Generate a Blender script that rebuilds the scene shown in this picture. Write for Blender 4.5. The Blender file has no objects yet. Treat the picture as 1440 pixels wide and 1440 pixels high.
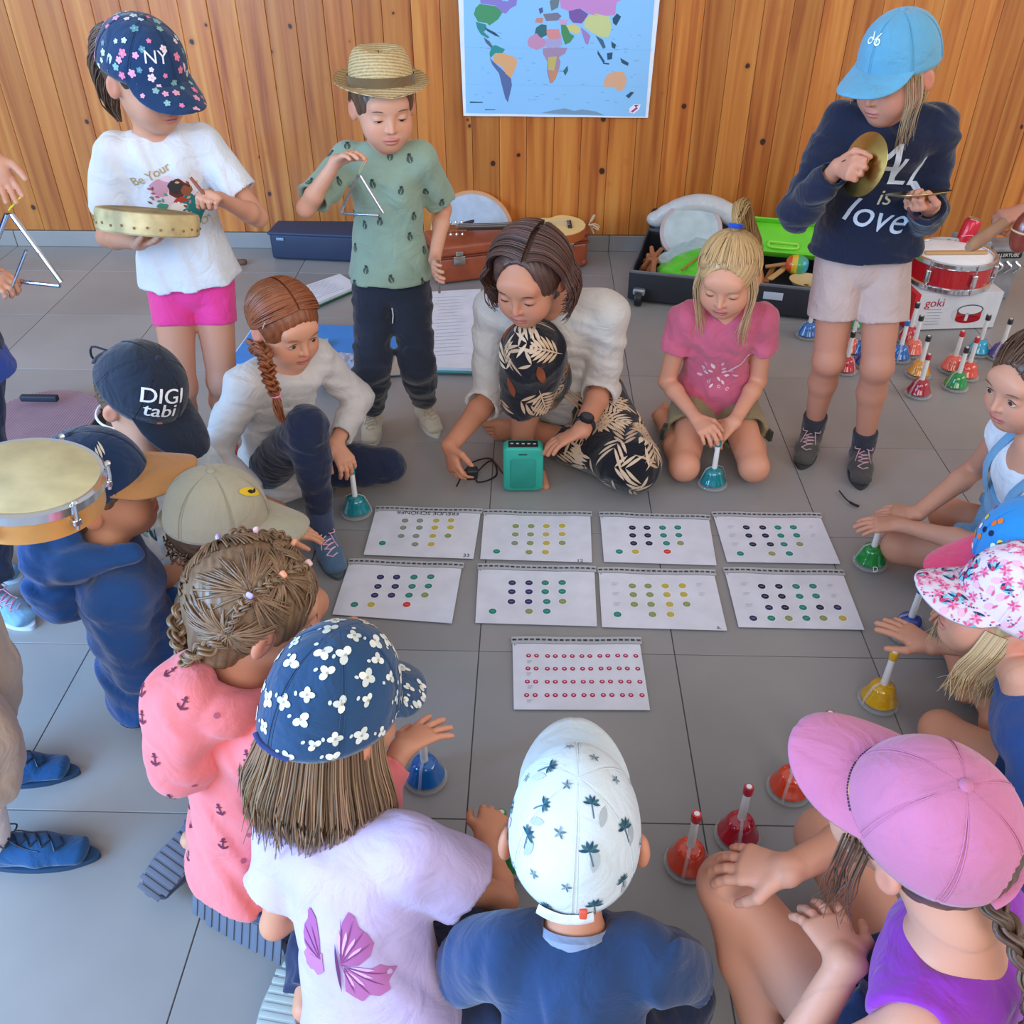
import bpy, bmesh, math, random, time
import numpy as np
from mathutils import Vector, Matrix
from mathutils.bvhtree import BVHTree
from mathutils.geometry import delaunay_2d_cdt
T0 = time.time()
random.seed(7); rng = np.random.default_rng(7)
SC = bpy.context.scene; COL = SC.collection
f4 = np.float32
def srgb(h):
    h = h.lstrip('#'); c = [int(h[i:i+2], 16) / 255 for i in (0, 2, 4)]
    return tuple(x / 12.92 if x <= .04045 else ((x + .055) / 1.055) ** 2.4 for x in c)
# ------------------------------------------------------------------ camera, world, lights, exposure
TH, FPX, PSI, CAMH = 0.635107, 1291.19, 0.02458, 1.5436
cd = bpy.data.cameras.new('camera'); cam = bpy.data.objects.new('camera', cd); COL.objects.link(cam)
cam.location = (0, 0, CAMH); cam.rotation_euler = (math.pi / 2 - TH, 0, PSI)
cd.sensor_width = 36; cd.lens = FPX / 1440 * 36; cd.clip_start = .02
SC.camera = cam
SC.view_settings.view_transform = 'Standard'; SC.view_settings.look = 'None'
SC.view_settings.exposure = 0.32; SC.view_settings.gamma = 1; SC.view_settings.use_curve_mapping = False
w = bpy.data.worlds.new('world'); SC.world = w; w.use_nodes = True
w.node_tree.nodes['Background'].inputs[0].default_value = (.90, .93, 1.0, 1)
w.node_tree.nodes['Background'].inputs[1].default_value = .50
def area(name, loc, target, size, energy, col):
    l = bpy.data.lights.new(name, 'AREA'); l.shape = 'RECTANGLE'; l.size, l.size_y = size; l.energy = energy; l.color = col
    o = bpy.data.objects.new(name, l); COL.objects.link(o); o.location = loc
    o.rotation_euler = (Vector(target) - Vector(loc)).to_track_quat('-Z', 'Y').to_euler()
    return o
# large lamps: cool window light from the left, warm one right, near-white behind camera
area('window_and_fill_light', (-4.6, .3, 1.9), (-.3, 1.8, .2), (4.0, 1.9), 135, (.50, .74, 1.0))
area('window_and_fill_light', (4.8, 1.0, 2.3), (0, 2.4, .4), (3.6, 1.8), 62, (1.0, .90, .80))
area('window_and_fill_light', (.3, -2.6, 3.0), (0, 2.6, .5), (4.5, 2.0), 100, (1.0, .96, .92))
area('window_and_fill_light', (-2.7, -.3, 1.3), (-.9, 1.1, 0), (1.8, 1.2), 112, (.20, .52, 1.0))  # added blue fill, no window of its own: tints the lower-left floor
# ------------------------------------------------------------------ pixel <-> place helpers (1440 frame)
def ray(px, py):
    u = px - 720; v = 720 - py
    d = np.array([u, FPX * math.cos(TH) + v * math.sin(TH), -FPX * math.sin(TH) + v * math.cos(TH)])
    c, s = math.cos(PSI), math.sin(PSI)
    d = np.array([c * d[0] - s * d[1], s * d[0] + c * d[1], d[2]]); return d / np.linalg.norm(d)
CC = np.array([0, 0, CAMH])
def PY(px, py, Y): d = ray(px, py); return CC + d * (Y / d[1])
def PZ(px, py, z=0.): d = ray(px, py); return CC + d * ((z - CAMH) / d[2])
def OR(px, py, prev, L, sg=-1):
    """point seen at px,py that lies L away from the joint prev (sg -1 nearer, +1 farther)"""
    d = ray(px, py); oc = CC - prev; b = oc @ d; c = oc @ oc - L * L; D = b * b - c
    if D <= 0:
        q = CC - d * b; v = q - prev; return prev + v / np.linalg.norm(v) * L
    return CC + d * (-b + sg * math.sqrt(D))
def V(*a): return np.array(a, float)
def nrm(v): v = np.asarray(v, float); return v / (np.linalg.norm(v) + 1e-12)
# ------------------------------------------------------------------ objects
def link(name, me, parent=None, label=None, cat=None, group=None, kind=None):
    o = bpy.data.objects.new(name, me); COL.objects.link(o)
    if parent is not None:
        o.parent = parent
        o.matrix_parent_inverse = Matrix.Translation(-parent_loc(parent))
    tag(o, label, cat, group, kind); return o
def parent_loc(p):
    return Vector() if p.parent is not None else Vector(p.location)
def tag(o, label=None, cat=None, group=None, kind=None):
    if label: o['label'] = label
    if cat: o['category'] = cat
    if group: o['group'] = group
    if kind: o['kind'] = kind
    return o
def empty(name, loc, label, cat, group=None, rot=(0, 0, 0)):
    o = bpy.data.objects.new(name, None); COL.objects.link(o); o.location = loc; o.rotation_euler = rot
    o.empty_display_size = .05
    return tag(o, label, cat, group)
def mesh(name, v, f, mats, smooth=True, cols=None, mi=None):
    me = bpy.data.meshes.new(name)
    v = np.asarray(v, dtype=f4)
    if isinstance(f, np.ndarray):
        n, k = f.shape
        me.vertices.add(len(v)); me.vertices.foreach_set('co', v.ravel())
        me.loops.add(n * k); me.loops.foreach_set('vertex_index', f.ravel().astype(np.int32))
        me.polygons.add(n); me.polygons.foreach_set('loop_start', np.arange(0, n * k, k, dtype=np.int32))
        me.update(calc_edges=True)
    else:
        me.from_pydata([tuple(map(float, a)) for a in v], [], f)
    if not isinstance(mats, (list, tuple)): mats = [mats]
    for m in mats: me.materials.append(m)
    if len(me.polygons):
        me.polygons.foreach_set('use_smooth', np.full(len(me.polygons), smooth))
        if mi is not None: me.polygons.foreach_set('material_index', np.asarray(mi, dtype=np.int32))
    if cols is not None:
        a = me.color_attributes.new('Col', 'FLOAT_COLOR', 'POINT')
        c = np.ones((len(v), 4), dtype=f4); c[:, :3] = cols; a.data.foreach_set('color', c.ravel())
    me.update(); return me
# parts are built in world coordinates and parented to things standing at their base
class MB:
    """collects boxes, tubes, lathes, strips; build() links ONE mesh"""
    def __init__(s): s.v = []; s.f = []; s.c = []; s.col = (1, 1, 1); s.m = []; s.mi = 0; s.n = 0
    def add(s, v, f):
        v = np.asarray(v, float).reshape(-1, 3); b = s.n
        s.v.append(v); s.n += len(v); s.f += [tuple(int(i) + b for i in q) for q in f]
        s.c.append(np.tile(np.array(s.col, f4), (len(v), 1))); s.m += [s.mi] * len(f); return s
    def box(s, c, sz, R=None, bev=0.):
        hx, hy, hz = np.array(sz, float) / 2
        if bev <= 0:
            v = np.array([[x, y, z] for x in (-hx, hx) for y in (-hy, hy) for z in (-hz, hz)])
            f = [(0, 1, 3, 2), (4, 6, 7, 5), (0, 4, 5, 1), (2, 3, 7, 6), (0, 2, 6, 4), (1, 5, 7, 3)]
        else:
            bm = bmesh.new(); bmesh.ops.create_cube(bm, size=1)
            for q in bm.verts: q.co = Vector((q.co.x * 2 * hx, q.co.y * 2 * hy, q.co.z * 2 * hz))
            bmesh.ops.bevel(bm, geom=bm.edges[:], offset=min(bev, hx * .98, hy * .98, hz * .98), segments=3, affect='EDGES', profile=.5)
            bm.verts.index_update(); v = np.array([q.co[:] for q in bm.verts]); f = [tuple(x.index for x in q.verts) for q in bm.faces]; bm.free()
        if R is not None: v = v @ np.asarray(R, float).T
        return s.add(v + np.asarray(c, float), f)
    def tube(s, pts, r, n=8, cap=True, closed=False, flat=1., side=None):
        pts = np.asarray(pts, float); m = len(pts); r = np.broadcast_to(np.asarray(r, float), (m,))
        tg = np.gradient(pts, axis=0) if not closed else np.roll(pts, -1, 0) - np.roll(pts, 1, 0)
        tg /= np.linalg.norm(tg, axis=1)[:, None] + 1e-12
        up = np.array([0, 0, 1.]) if side is None else np.asarray(side, float)
        if side is None and abs(tg[0] @ up) > .9: up = np.array([1., 0, 0])
        a = up - tg[0] * (up @ tg[0]); a /= np.linalg.norm(a); V_ = []
        th = np.arange(n) * 2 * math.pi / n
        for i in range(m):
            a = a - tg[i] * (a @ tg[i]); a /= np.linalg.norm(a) + 1e-12; b = np.cross(tg[i], a)
            V_.append(pts[i] + r[i] * (np.cos(th)[:, None] * a * flat + np.sin(th)[:, None] * b))
        v = np.concatenate(V_); f = []
        for i in range(m if closed else m - 1):
            j = (i + 1) % m
            for k in range(n):
                l = (k + 1) % n; f.append((i * n + k, i * n + l, j * n + l, j * n + k))
        if cap and not closed: f += [tuple(range(n))[::-1], tuple((m - 1) * n + k for k in range(n))]
        return s.add(v, f)
    def lathe(s, prof, c=(0, 0, 0), R=None, n=32, cap=True):
        """prof: list of (radius, height)"""
        th = np.arange(n) * 2 * math.pi / n; v = []
        for r, z in prof: v.append(np.stack([r * np.cos(th), r * np.sin(th), np.full(n, z)], 1))
        v = np.concatenate(v); f = []
        for i in range(len(prof) - 1):
            for k in range(n):
                l = (k + 1) % n; f.append((i * n + k, i * n + l, (i + 1) * n + l, (i + 1) * n + k))
        if cap: f += [tuple(range(n))[::-1], tuple((len(prof) - 1) * n + k for k in range(n))]
        if R is not None: v = v @ np.asarray(R, float).T
        return s.add(v + np.asarray(c, float), f)
    def prism(s, poly, z0, z1, o=(0, 0, 0), R=None):
        poly = np.asarray(poly, float); n = len(poly)
        v = np.concatenate([np.c_[poly, np.full(n, z0)], np.c_[poly, np.full(n, z1)]])
        f = [tuple(range(n))[::-1], tuple(range(n, 2 * n))] + [(i, (i + 1) % n, n + (i + 1) % n, n + i) for i in range(n)]
        if R is not None: v = v @ np.asarray(R, float).T
        return s.add(v + np.asarray(o, float), f)
    def ball(s, c, r, n=12, R=None):
        r = np.broadcast_to(np.asarray(r, float), (3,)); m = n // 2 + 1
        v = [];
        for i in range(m):
            ph = math.pi * i / (m - 1)
            for k in range(n): v.append((math.sin(ph) * math.cos(2 * math.pi * k / n), math.sin(ph) * math.sin(2 * math.pi * k / n), math.cos(ph)))
        v = np.array(v) * r; f = []
        for i in range(m - 1):
            for k in range(n):
                l = (k + 1) % n; f.append((i * n + k, (i + 1) * n + k, (i + 1) * n + l, i * n + l))
        if R is not None: v = v @ np.asarray(R, float).T
        return s.add(v + np.asarray(c, float), f)
    def build(s, name, mat, parent=None, smooth=True, **k):
        me = mesh(name, np.concatenate(s.v), s.f, mat, smooth, np.concatenate(s.c), s.m)
        if smooth:
            try: me.set_sharp_from_angle(angle=math.radians(40))
            except Exception: pass
        return link(name, me, parent, **k)
def frame(z, x=None):
    """rotation whose third column is z"""
    z = nrm(z); x = np.array([1., 0, 0]) if x is None else np.asarray(x, float)
    if abs(nrm(x) @ z) > .98: x = np.array([0, 1., 0])
    x = nrm(x - z * (x @ z)); y = np.cross(z, x); return np.stack([x, y, z], 1)
def rz(a): a = math.radians(a); c, s = math.cos(a), math.sin(a); return np.array([[c, -s, 0], [s, c, 0], [0, 0, 1.]])
def spline(pts, n=24):
    """Catmull-Rom through points"""
    p = np.asarray(pts, float); p = np.vstack([2 * p[0] - p[1], p, 2 * p[-1] - p[-2]]); m = len(p) - 3
    out = []
    for t in np.linspace(0, m - 1e-6, n):
        i = int(t); u = t - i; a, b, c, d = p[i:i + 4]
        out.append(.5 * (2 * b + (c - a) * u + (2 * a - 5 * b + 4 * c - d) * u * u + (3 * b - a - 3 * c + d) * u ** 3))
    return np.array(out)
# ------------------------------------------------------------------ materials
def newmat(name):
    m = bpy.data.materials.new(name); m.use_nodes = True; nt = m.node_tree
    b = nt.nodes['Principled BSDF']; return m, nt, b
def nd(nt, t, **k):
    n = nt.nodes.new(t)
    for a, v in k.items():
        if a in n.inputs: n.inputs[a].default_value = v
        else: setattr(n, a, v)
    return n
def ramp(nt, stops, interp='LINEAR'):
    r = nt.nodes.new('ShaderNodeValToRGB'); e = r.color_ramp.elements; r.color_ramp.interpolation = interp
    while len(e) < len(stops): e.new(.5)
    for q, (p, c) in zip(e, stops): q.position = p; q.color = (*c, 1) if len(c) == 3 else c
    return r
MC = {}
def plain(hexc, rough=.5, metal=0., spec=.5, var=.06, bump=0., bscale=200., coat=0., trans=0., sheen=0., alpha=1., name=None, emis=None):
    key = (hexc, rough, metal, spec, var, bump, bscale, coat, trans, sheen, alpha)
    if key in MC: return MC[key]
    m, nt, b = newmat(name or 'paint'); L = nt.links.new; c = srgb(hexc)
    tc = nd(nt, 'ShaderNodeTexCoord')
    n = nd(nt, 'ShaderNodeTexNoise', Scale=18., Detail=3.); L(tc.outputs['Object'], n.inputs['Vector'])
    mr = nd(nt, 'ShaderNodeMapRange'); mr.inputs['From Min'].default_value = .3; mr.inputs['From Max'].default_value = .7
    mr.inputs['To Min'].default_value = 1 - var; mr.inputs['To Max'].default_value = 1 + var; L(n.outputs['Fac'], mr.inputs['Value'])
    vm = nd(nt, 'ShaderNodeVectorMath', operation='SCALE'); vm.inputs[0].default_value = c; L(mr.outputs['Result'], vm.inputs['Scale'])
    L(vm.outputs['Vector'], b.inputs['Base Color'])
    b.inputs['Roughness'].default_value = rough; b.inputs['Metallic'].default_value = metal
    b.inputs['Specular IOR Level'].default_value = spec; b.inputs['Coat Weight'].default_value = coat
    b.inputs['Transmission Weight'].default_value = trans; b.inputs['Alpha'].default_value = alpha
    if sheen: b.inputs['Sheen Weight'].default_value = sheen; b.inputs['Sheen Roughness'].default_value = .5
    if bump:
        n2 = nd(nt, 'ShaderNodeTexNoise', Scale=bscale, Detail=2.); L(tc.outputs['Object'], n2.inputs['Vector'])
        bp = nd(nt, 'ShaderNodeBump', Strength=bump, Distance=.002); L(n2.outputs['Fac'], bp.inputs['Height']); L(bp.outputs['Normal'], b.inputs['Normal'])
    MC[key] = m; return m
def fabric(hexc, rough=.9, bump=.35, wr=.55, var=.08):
    key = ('fab', hexc, rough, bump, wr)
    if key in MC: return MC[key]
    m, nt, b = newmat('fabric'); L = nt.links.new; c = srgb(hexc); tc = nd(nt, 'ShaderNodeTexCoord')
    n = nd(nt, 'ShaderNodeTexNoise', Scale=9., Detail=4.); L(tc.outputs['Object'], n.inputs['Vector'])
    mr = nd(nt, 'ShaderNodeMapRange'); mr.inputs['From Min'].default_value = .3; mr.inputs['From Max'].default_value = .7
    mr.inputs['To Min'].default_value = 1 - var; mr.inputs['To Max'].default_value = 1 + var; L(n.outputs['Fac'], mr.inputs['Value'])
    vm = nd(nt, 'ShaderNodeVectorMath', operation='SCALE'); vm.inputs[0].default_value = c; L(mr.outputs['Result'], vm.inputs['Scale'])
    L(vm.outputs['Vector'], b.inputs['Base Color']); b.inputs['Roughness'].default_value = rough
    b.inputs['Specular IOR Level'].default_value = .2; b.inputs['Sheen Weight'].default_value = .25
    n2 = nd(nt, 'ShaderNodeTexNoise', Scale=700., Detail=1.); L(tc.outputs['Object'], n2.inputs['Vector'])
    n3 = nd(nt, 'ShaderNodeTexNoise', Scale=16., Detail=3., Distortion=.8); L(tc.outputs['Object'], n3.inputs['Vector'])
    bp = nd(nt, 'ShaderNodeBump', Strength=bump, Distance=.0012); L(n2.outputs['Fac'], bp.inputs['Height'])
    b2 = nd(nt, 'ShaderNodeBump', Strength=wr, Distance=.02); L(n3.outputs['Fac'], b2.inputs['Height']); L(bp.outputs['Normal'], b2.inputs['Normal'])
    L(b2.outputs['Normal'], b.inputs['Normal']); MC[key] = m; return m
def attrmat(name, rough=.6, bump=0., bscale=300., spec=.4, sheen=0., coat=0.):
    if name in MC: return MC[name]
    m, nt, b = newmat(name); L = nt.links.new; a = nd(nt, 'ShaderNodeAttribute', attribute_name='Col')
    L(a.outputs['Color'], b.inputs['Base Color']); b.inputs['Roughness'].default_value = rough; b.inputs['Specular IOR Level'].default_value = spec
    b.inputs['Sheen Weight'].default_value = sheen; b.inputs['Coat Weight'].default_value = coat
    if bump:
        tc = nd(nt, 'ShaderNodeTexCoord'); n2 = nd(nt, 'ShaderNodeTexNoise', Scale=bscale, Detail=2.); L(tc.outputs['Object'], n2.inputs['Vector'])
        bp = nd(nt, 'ShaderNodeBump', Strength=bump, Distance=.0015); L(n2.outputs['Fac'], bp.inputs['Height']); L(bp.outputs['Normal'], b.inputs['Normal'])
    MC[name] = m; return m
PRINT = attrmat('print_ink', .75, spec=.2)
SKIN = attrmat('skin', .5, bump=.12, bscale=500., spec=.35)
_b = SKIN.node_tree.nodes['Principled BSDF']; _b.inputs['Subsurface Weight'].default_value = .12; _b.inputs['Subsurface Scale'].default_value = .012; _b.inputs['Subsurface Radius'].default_value = (1, .35, .2)
HAIR = attrmat('hair', .42, spec=.5)
CHROME = plain('d8dade', .16, 1., var=.02, name='chrome')
def wood_wall():
    m, nt, b = newmat('varnished_pine'); L = nt.links.new
    tc = nd(nt, 'ShaderNodeTexCoord'); oi = nd(nt, 'ShaderNodeObjectInfo')
    ad = nd(nt, 'ShaderNodeVectorMath', operation='ADD'); sc = nd(nt, 'ShaderNodeVectorMath', operation='SCALE')
    cx = nd(nt, 'ShaderNodeCombineXYZ'); 
    for i in range(3): L(oi.outputs['Random'], cx.inputs[i])
    L(cx.outputs[0], sc.inputs[0]); sc.inputs['Scale'].default_value = 37.; L(tc.outputs['Object'], ad.inputs[0]); L(sc.outputs[0], ad.inputs[1])
    mp = nd(nt, 'ShaderNodeMapping'); mp.inputs['Scale'].default_value = (26, 26, 1.1); L(ad.outputs[0], mp.inputs['Vector'])
    g = nd(nt, 'ShaderNodeTexNoise', Scale=1., Detail=5., Distortion=.6); L(mp.outputs[0], g.inputs['Vector'])
    r = ramp(nt, [(.28, srgb('#a4521e')), (.45, srgb('#c4722f')), (.6, srgb('#d2843a')), (.78, srgb('#de9a4e'))]); L(g.outputs['Fac'], r.inputs[0])
    tint = nd(nt, 'ShaderNodeMapRange'); tint.inputs['To Min'].default_value = .72; tint.inputs['To Max'].default_value = 1.0; L(oi.outputs['Random'], tint.inputs['Value'])
    mu = nd(nt, 'ShaderNodeVectorMath', operation='SCALE'); L(r.outputs[0], mu.inputs[0]); L(tint.outputs[0], mu.inputs['Scale'])
    # knots
    mk = nd(nt, 'ShaderNodeMapping'); mk.inputs['Scale'].default_value = (10.5, .01, 9.5); L(ad.outputs[0], mk.inputs['Vector'])
    nz = nd(nt, 'ShaderNodeTexNoise', Scale=5., Detail=1.); L(mk.outputs[0], nz.inputs['Vector'])
    mx0 = nd(nt, 'ShaderNodeMix', data_type='VECTOR'); mx0.inputs['Factor'].default_value = .06; L(mk.outputs[0], mx0.inputs[4]); L(nz.outputs['Color'], mx0.inputs[5])
    vo = nd(nt, 'ShaderNodeTexVoronoi', Scale=1.); L(mx0.outputs[1], vo.inputs['Vector'])
    sp = nd(nt, 'ShaderNodeSeparateColor'); L(vo.outputs['Color'], sp.inputs[0])
    size = nd(nt, 'ShaderNodeMapRange'); size.inputs['From Min'].default_value = .22; size.inputs['From Max'].default_value = 1.; size.inputs['To Min'].default_value = .02; size.inputs['To Max'].default_value = .13
    L(sp.outputs[0], size.inputs['Value'])
    sub = nd(nt, 'ShaderNodeMath', operation='SUBTRACT'); L(size.outputs[0], sub.inputs[0]); L(vo.outputs['Distance'], sub.inputs[1])
    k1 = nd(nt, 'ShaderNodeMapRange'); k1.inputs['From Min'].default_value = -.012; k1.inputs['From Max'].default_value = .02; L(sub.outputs[0], k1.inputs['Value'])
    k2 = nd(nt, 'ShaderNodeMapRange'); k2.inputs['From Min'].default_value = -.12; k2.inputs['From Max'].default_value = .0; k2.inputs['To Max'].default_value = .35; L(sub.outputs[0], k2.inputs['Value'])
    m1 = nd(nt, 'ShaderNodeMix', data_type='RGBA'); L(k2.outputs[0], m1.inputs[0]); L(mu.outputs[0], m1.inputs[6]); m1.inputs[7].default_value = (*srgb('#a3561f'), 1)
    m2 = nd(nt, 'ShaderNodeMix', data_type='RGBA'); L(k1.outputs[0], m2.inputs[0]); L(m1.outputs[2], m2.inputs[6]); m2.inputs[7].default_value = (*srgb('#3a1d10'), 1)
    L(m2.outputs[2], b.inputs['Base Color']); b.inputs['Roughness'].default_value = .38; b.inputs['Coat Weight'].default_value = .15
    bp = nd(nt, 'ShaderNodeBump', Strength=.15, Distance=.002); L(g.outputs['Fac'], bp.inputs['Height']); L(bp.outputs['Normal'], b.inputs['Normal'])
    return m
def tile_mat():
    m, nt, b = newmat('grey_stoneware'); L = nt.links.new
    tc = nd(nt, 'ShaderNodeTexCoord'); oi = nd(nt, 'ShaderNodeObjectInfo'); ge = nd(nt, 'ShaderNodeNewGeometry')
    n = nd(nt, 'ShaderNodeTexNoise', Scale=2.2, Detail=6.); L(ge.outputs['Position'], n.inputs['Vector'])
    n2 = nd(nt, 'ShaderNodeTexNoise', Scale=260., Detail=2.); L(ge.outputs['Position'], n2.inputs['Vector'])
    r = ramp(nt, [(.3, srgb('#8b8988')), (.7, srgb('#9c9998'))]); L(n.outputs['Fac'], r.inputs[0])
    mr = nd(nt, 'ShaderNodeMapRange'); mr.inputs['To Min'].default_value = .94; mr.inputs['To Max'].default_value = 1.05; L(oi.outputs['Random'], mr.inputs['Value'])
    mu = nd(nt, 'ShaderNodeVectorMath', operation='SCALE'); L(r.outputs[0], mu.inputs[0]); L(mr.outputs[0], mu.inputs['Scale'])
    L(mu.outputs[0], b.inputs['Base Color'])
    rr = nd(nt, 'ShaderNodeMapRange'); rr.inputs['To Min'].default_value = .30; rr.inputs['To Max'].default_value = .42; L(n.outputs['Fac'], rr.inputs['Value']); L(rr.outputs[0], b.inputs['Roughness'])
    bp = nd(nt, 'ShaderNodeBump', Strength=.08, Distance=.001); L(n2.outputs['Fac'], bp.inputs['Height']); L(bp.outputs['Normal'], b.inputs['Normal'])
    return m
WOODW = wood_wall(); TILE = tile_mat()
GROUT = plain('6a6766', .9, name='grout')
# ------------------------------------------------------------------ setting
TX, TYO, TS = -.1155, 1.5416, .4587
WALLY = 4.13
fl = MB().box((.2, 1.9, -.03), (8.4, 6.4, .052)).build('floor', GROUT, smooth=False, kind='structure')
tm = MB().box((0, 0, -.004), (TS - .0024, TS - .0024, .008), bev=.001)
tme = mesh('tile', np.concatenate(tm.v), tm.f, TILE, False)
i0 = -7
for i in range(-8, 9):
    for j in range(-6, 6):
        x = TX + (i + .5) * TS; y = TYO + (j + .5) * TS
        if y - TS / 2 > WALLY: continue
        o = bpy.data.objects.new('tile', tme); COL.objects.link(o); o.parent = fl; o.location = (x, y, 0)
wb = MB().box((.2, WALLY + .05, 1.3), (8.4, .06, 2.7)).build('wall_back', plain('5a3216', .9), smooth=False, kind='structure')
PW = .117
pk = MB().box((0, 0, 0), (PW - .0012, .016, 2.45), bev=.0028)
pme = mesh('plank', np.concatenate(pk.v), pk.f, WOODW, False)
for i in range(-33, 37):
    o = bpy.data.objects.new('plank', pme); COL.objects.link(o); o.parent = wb
    o.location = (i * PW + .02, WALLY + .012 + random.uniform(-.0012, .0012), .075 + 2.45 / 2)
bb = MB().box((.2, WALLY + .018, .035), (8.4, .02, .07)).build('baseboard_back', GROUT, smooth=False, kind='structure')
bm_ = MB().box((0, 0, 0), (TS - .003, .012, .072), bev=.002); bme = mesh('baseboard_tile', np.concatenate(bm_.v), bm_.f, TILE, False)
for i in range(-8, 9):
    o = bpy.data.objects.new('skirting_tile', bme); COL.objects.link(o); o.parent = bb; o.location = (TX + (i + .5) * TS, WALLY + .004, .0365)
# ------------------------------------------------------------------ signed-distance modelling: bodies, garments, shoes
class Sdf:
    def __init__(s): s.P = []; s.noise = None; s.post = None
    def _a(s, fn, pts, r, k, mode):
        pts = np.asarray(pts, float); s.P.append((fn, pts.min(0) - r, pts.max(0) + r, k, mode)); return s
    def cap(s, a, b, ra, rb, k=.015, mode='u'):
        a = np.asarray(a, float); b = np.asarray(b, float); ab = b - a; L = ab @ ab + 1e-12
        def fn(X, Y, Z):
            x = X - f4(a[0]); y = Y - f4(a[1]); z = Z - f4(a[2])
            t = np.clip((x * f4(ab[0]) + y * f4(ab[1]) + z * f4(ab[2])) / f4(L), 0, 1)
            return np.sqrt((x - t * f4(ab[0])) ** 2 + (y - t * f4(ab[1])) ** 2 + (z - t * f4(ab[2])) ** 2) - (f4(ra) + t * f4(rb - ra))
        return s._a(fn, [a, b], max(ra, rb), k, mode)
    def ecap(s, a, b, side, w0, d0, w1, d1, k=.02, mode='u', cut=False, cuta=False, ext=0.):
        """limb of elliptic section; side = direction of the half widths w; cut = flat end at b"""
        a = np.asarray(a, float); b = np.asarray(b, float); L = np.linalg.norm(b - a); n = (b - a) / (L + 1e-9)
        sd = np.asarray(side, float); sd = nrm(sd - n * (sd @ n)); dp = np.cross(n, sd)
        def fn(X, Y, Z):
            x = X - f4(a[0]); y = Y - f4(a[1]); z = Z - f4(a[2])
            h = x * f4(n[0]) + y * f4(n[1]) + z * f4(n[2]); u = x * f4(sd[0]) + y * f4(sd[1]) + z * f4(sd[2]); v = x * f4(dp[0]) + y * f4(dp[1]) + z * f4(dp[2])
            t = np.clip(h / f4(L), 0, 1); ww = f4(w0) + t * f4(w1 - w0); dd = f4(d0) + t * f4(d1 - d0); mn = np.minimum(ww, dd)
            hh = h - t * f4(L)
            if cut: hh = np.minimum(hh, 0)
            if cuta: hh = np.maximum(hh, 0)
            e = np.sqrt((u / ww) ** 2 + (v / dd) ** 2 + (hh / mn) ** 2)
            g = np.sqrt((u / ww / ww) ** 2 + (v / dd / dd) ** 2 + (hh / mn / mn) ** 2) + f4(1e-6)
            d = e * (e - 1) / g
            if cut: d = np.maximum(d, h - f4(L))
            if cuta: d = np.maximum(d, -h)
            return d
        return s._a(fn, [a, b], max(w0, d0, w1, d1), k, mode)
    def ell(s, c, r, R=None, k=.015, mode='u'):
        c = np.asarray(c, float); r = np.broadcast_to(np.asarray(r, float), (3,)); R = np.eye(3) if R is None else np.asarray(R, float)
        def fn(X, Y, Z):
            x = X - f4(c[0]); y = Y - f4(c[1]); z = Z - f4(c[2]); a = 0; b = 0
            for i in range(3):
                q = (x * f4(R[0, i]) + y * f4(R[1, i]) + z * f4(R[2, i])) / f4(r[i]); a = a + q * q; b = b + (q / f4(r[i])) ** 2
            a = np.sqrt(a); return a * (a - 1) / (np.sqrt(b) + f4(1e-6))
        return s._a(fn, [c], r.max(), k, mode)
    def half(s, p, n, c, rad, k=.004):
        """cut away the side n points to, inside a sphere (c, rad) only"""
        p = np.asarray(p, float); n = nrm(n); c = np.asarray(c, float)
        def fn(X, Y, Z):
            d = -((X - f4(p[0])) * f4(n[0]) + (Y - f4(p[1])) * f4(n[1]) + (Z - f4(p[2])) * f4(n[2]))
            r = np.sqrt((X - f4(c[0])) ** 2 + (Y - f4(c[1])) ** 2 + (Z - f4(c[2])) ** 2) - f4(rad)
            return np.maximum(d, r)
        return s._a(fn, [c], rad, k, 's')
    def eval(s, lo, hi, vox):
        n = np.ceil((hi - lo) / vox).astype(int) + 1
        F = np.full(n, .06, f4)
        ax = [(lo[i] + np.arange(n[i]) * vox).astype(f4) for i in range(3)]
        late = []
        for fn, pl, ph, k, mode in s.P:
            m = .012 + k
            a = np.maximum(0, np.floor((pl - m - lo) / vox).astype(int)); b = np.minimum(n, np.ceil((ph + m - lo) / vox).astype(int) + 1)
            if (b <= a + 1).any(): continue
            sl = tuple(slice(a[i], b[i]) for i in range(3))
            d = fn(ax[0][sl[0]][:, None, None], ax[1][sl[1]][None, :, None], ax[2][sl[2]][None, None, :])
            S = F[sl]
            if mode == 'u':
                h = np.maximum(f4(k) - np.abs(S - d), 0) / f4(k); F[sl] = np.minimum(S, d) - h * h * f4(k * .25)
            elif mode == 'S': late.append((sl, d, k))
            else:
                h = np.maximum(f4(k) - np.abs(S + d), 0) / f4(k); F[sl] = np.maximum(S, -d) + h * h * f4(k * .25)
        if s.noise is not None: F += s.noise(ax[0][:, None, None], ax[1][None, :, None], ax[2][None, None, :])
        for sl, d, k in late: F[sl] = np.maximum(F[sl], -d)
        return F, ax
    def bounds(s):
        u = [p for p in s.P if p[4] == 'u']
        return np.min([p[1] for p in u], 0) - .012, np.max([p[2] for p in u], 0) + .012
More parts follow.
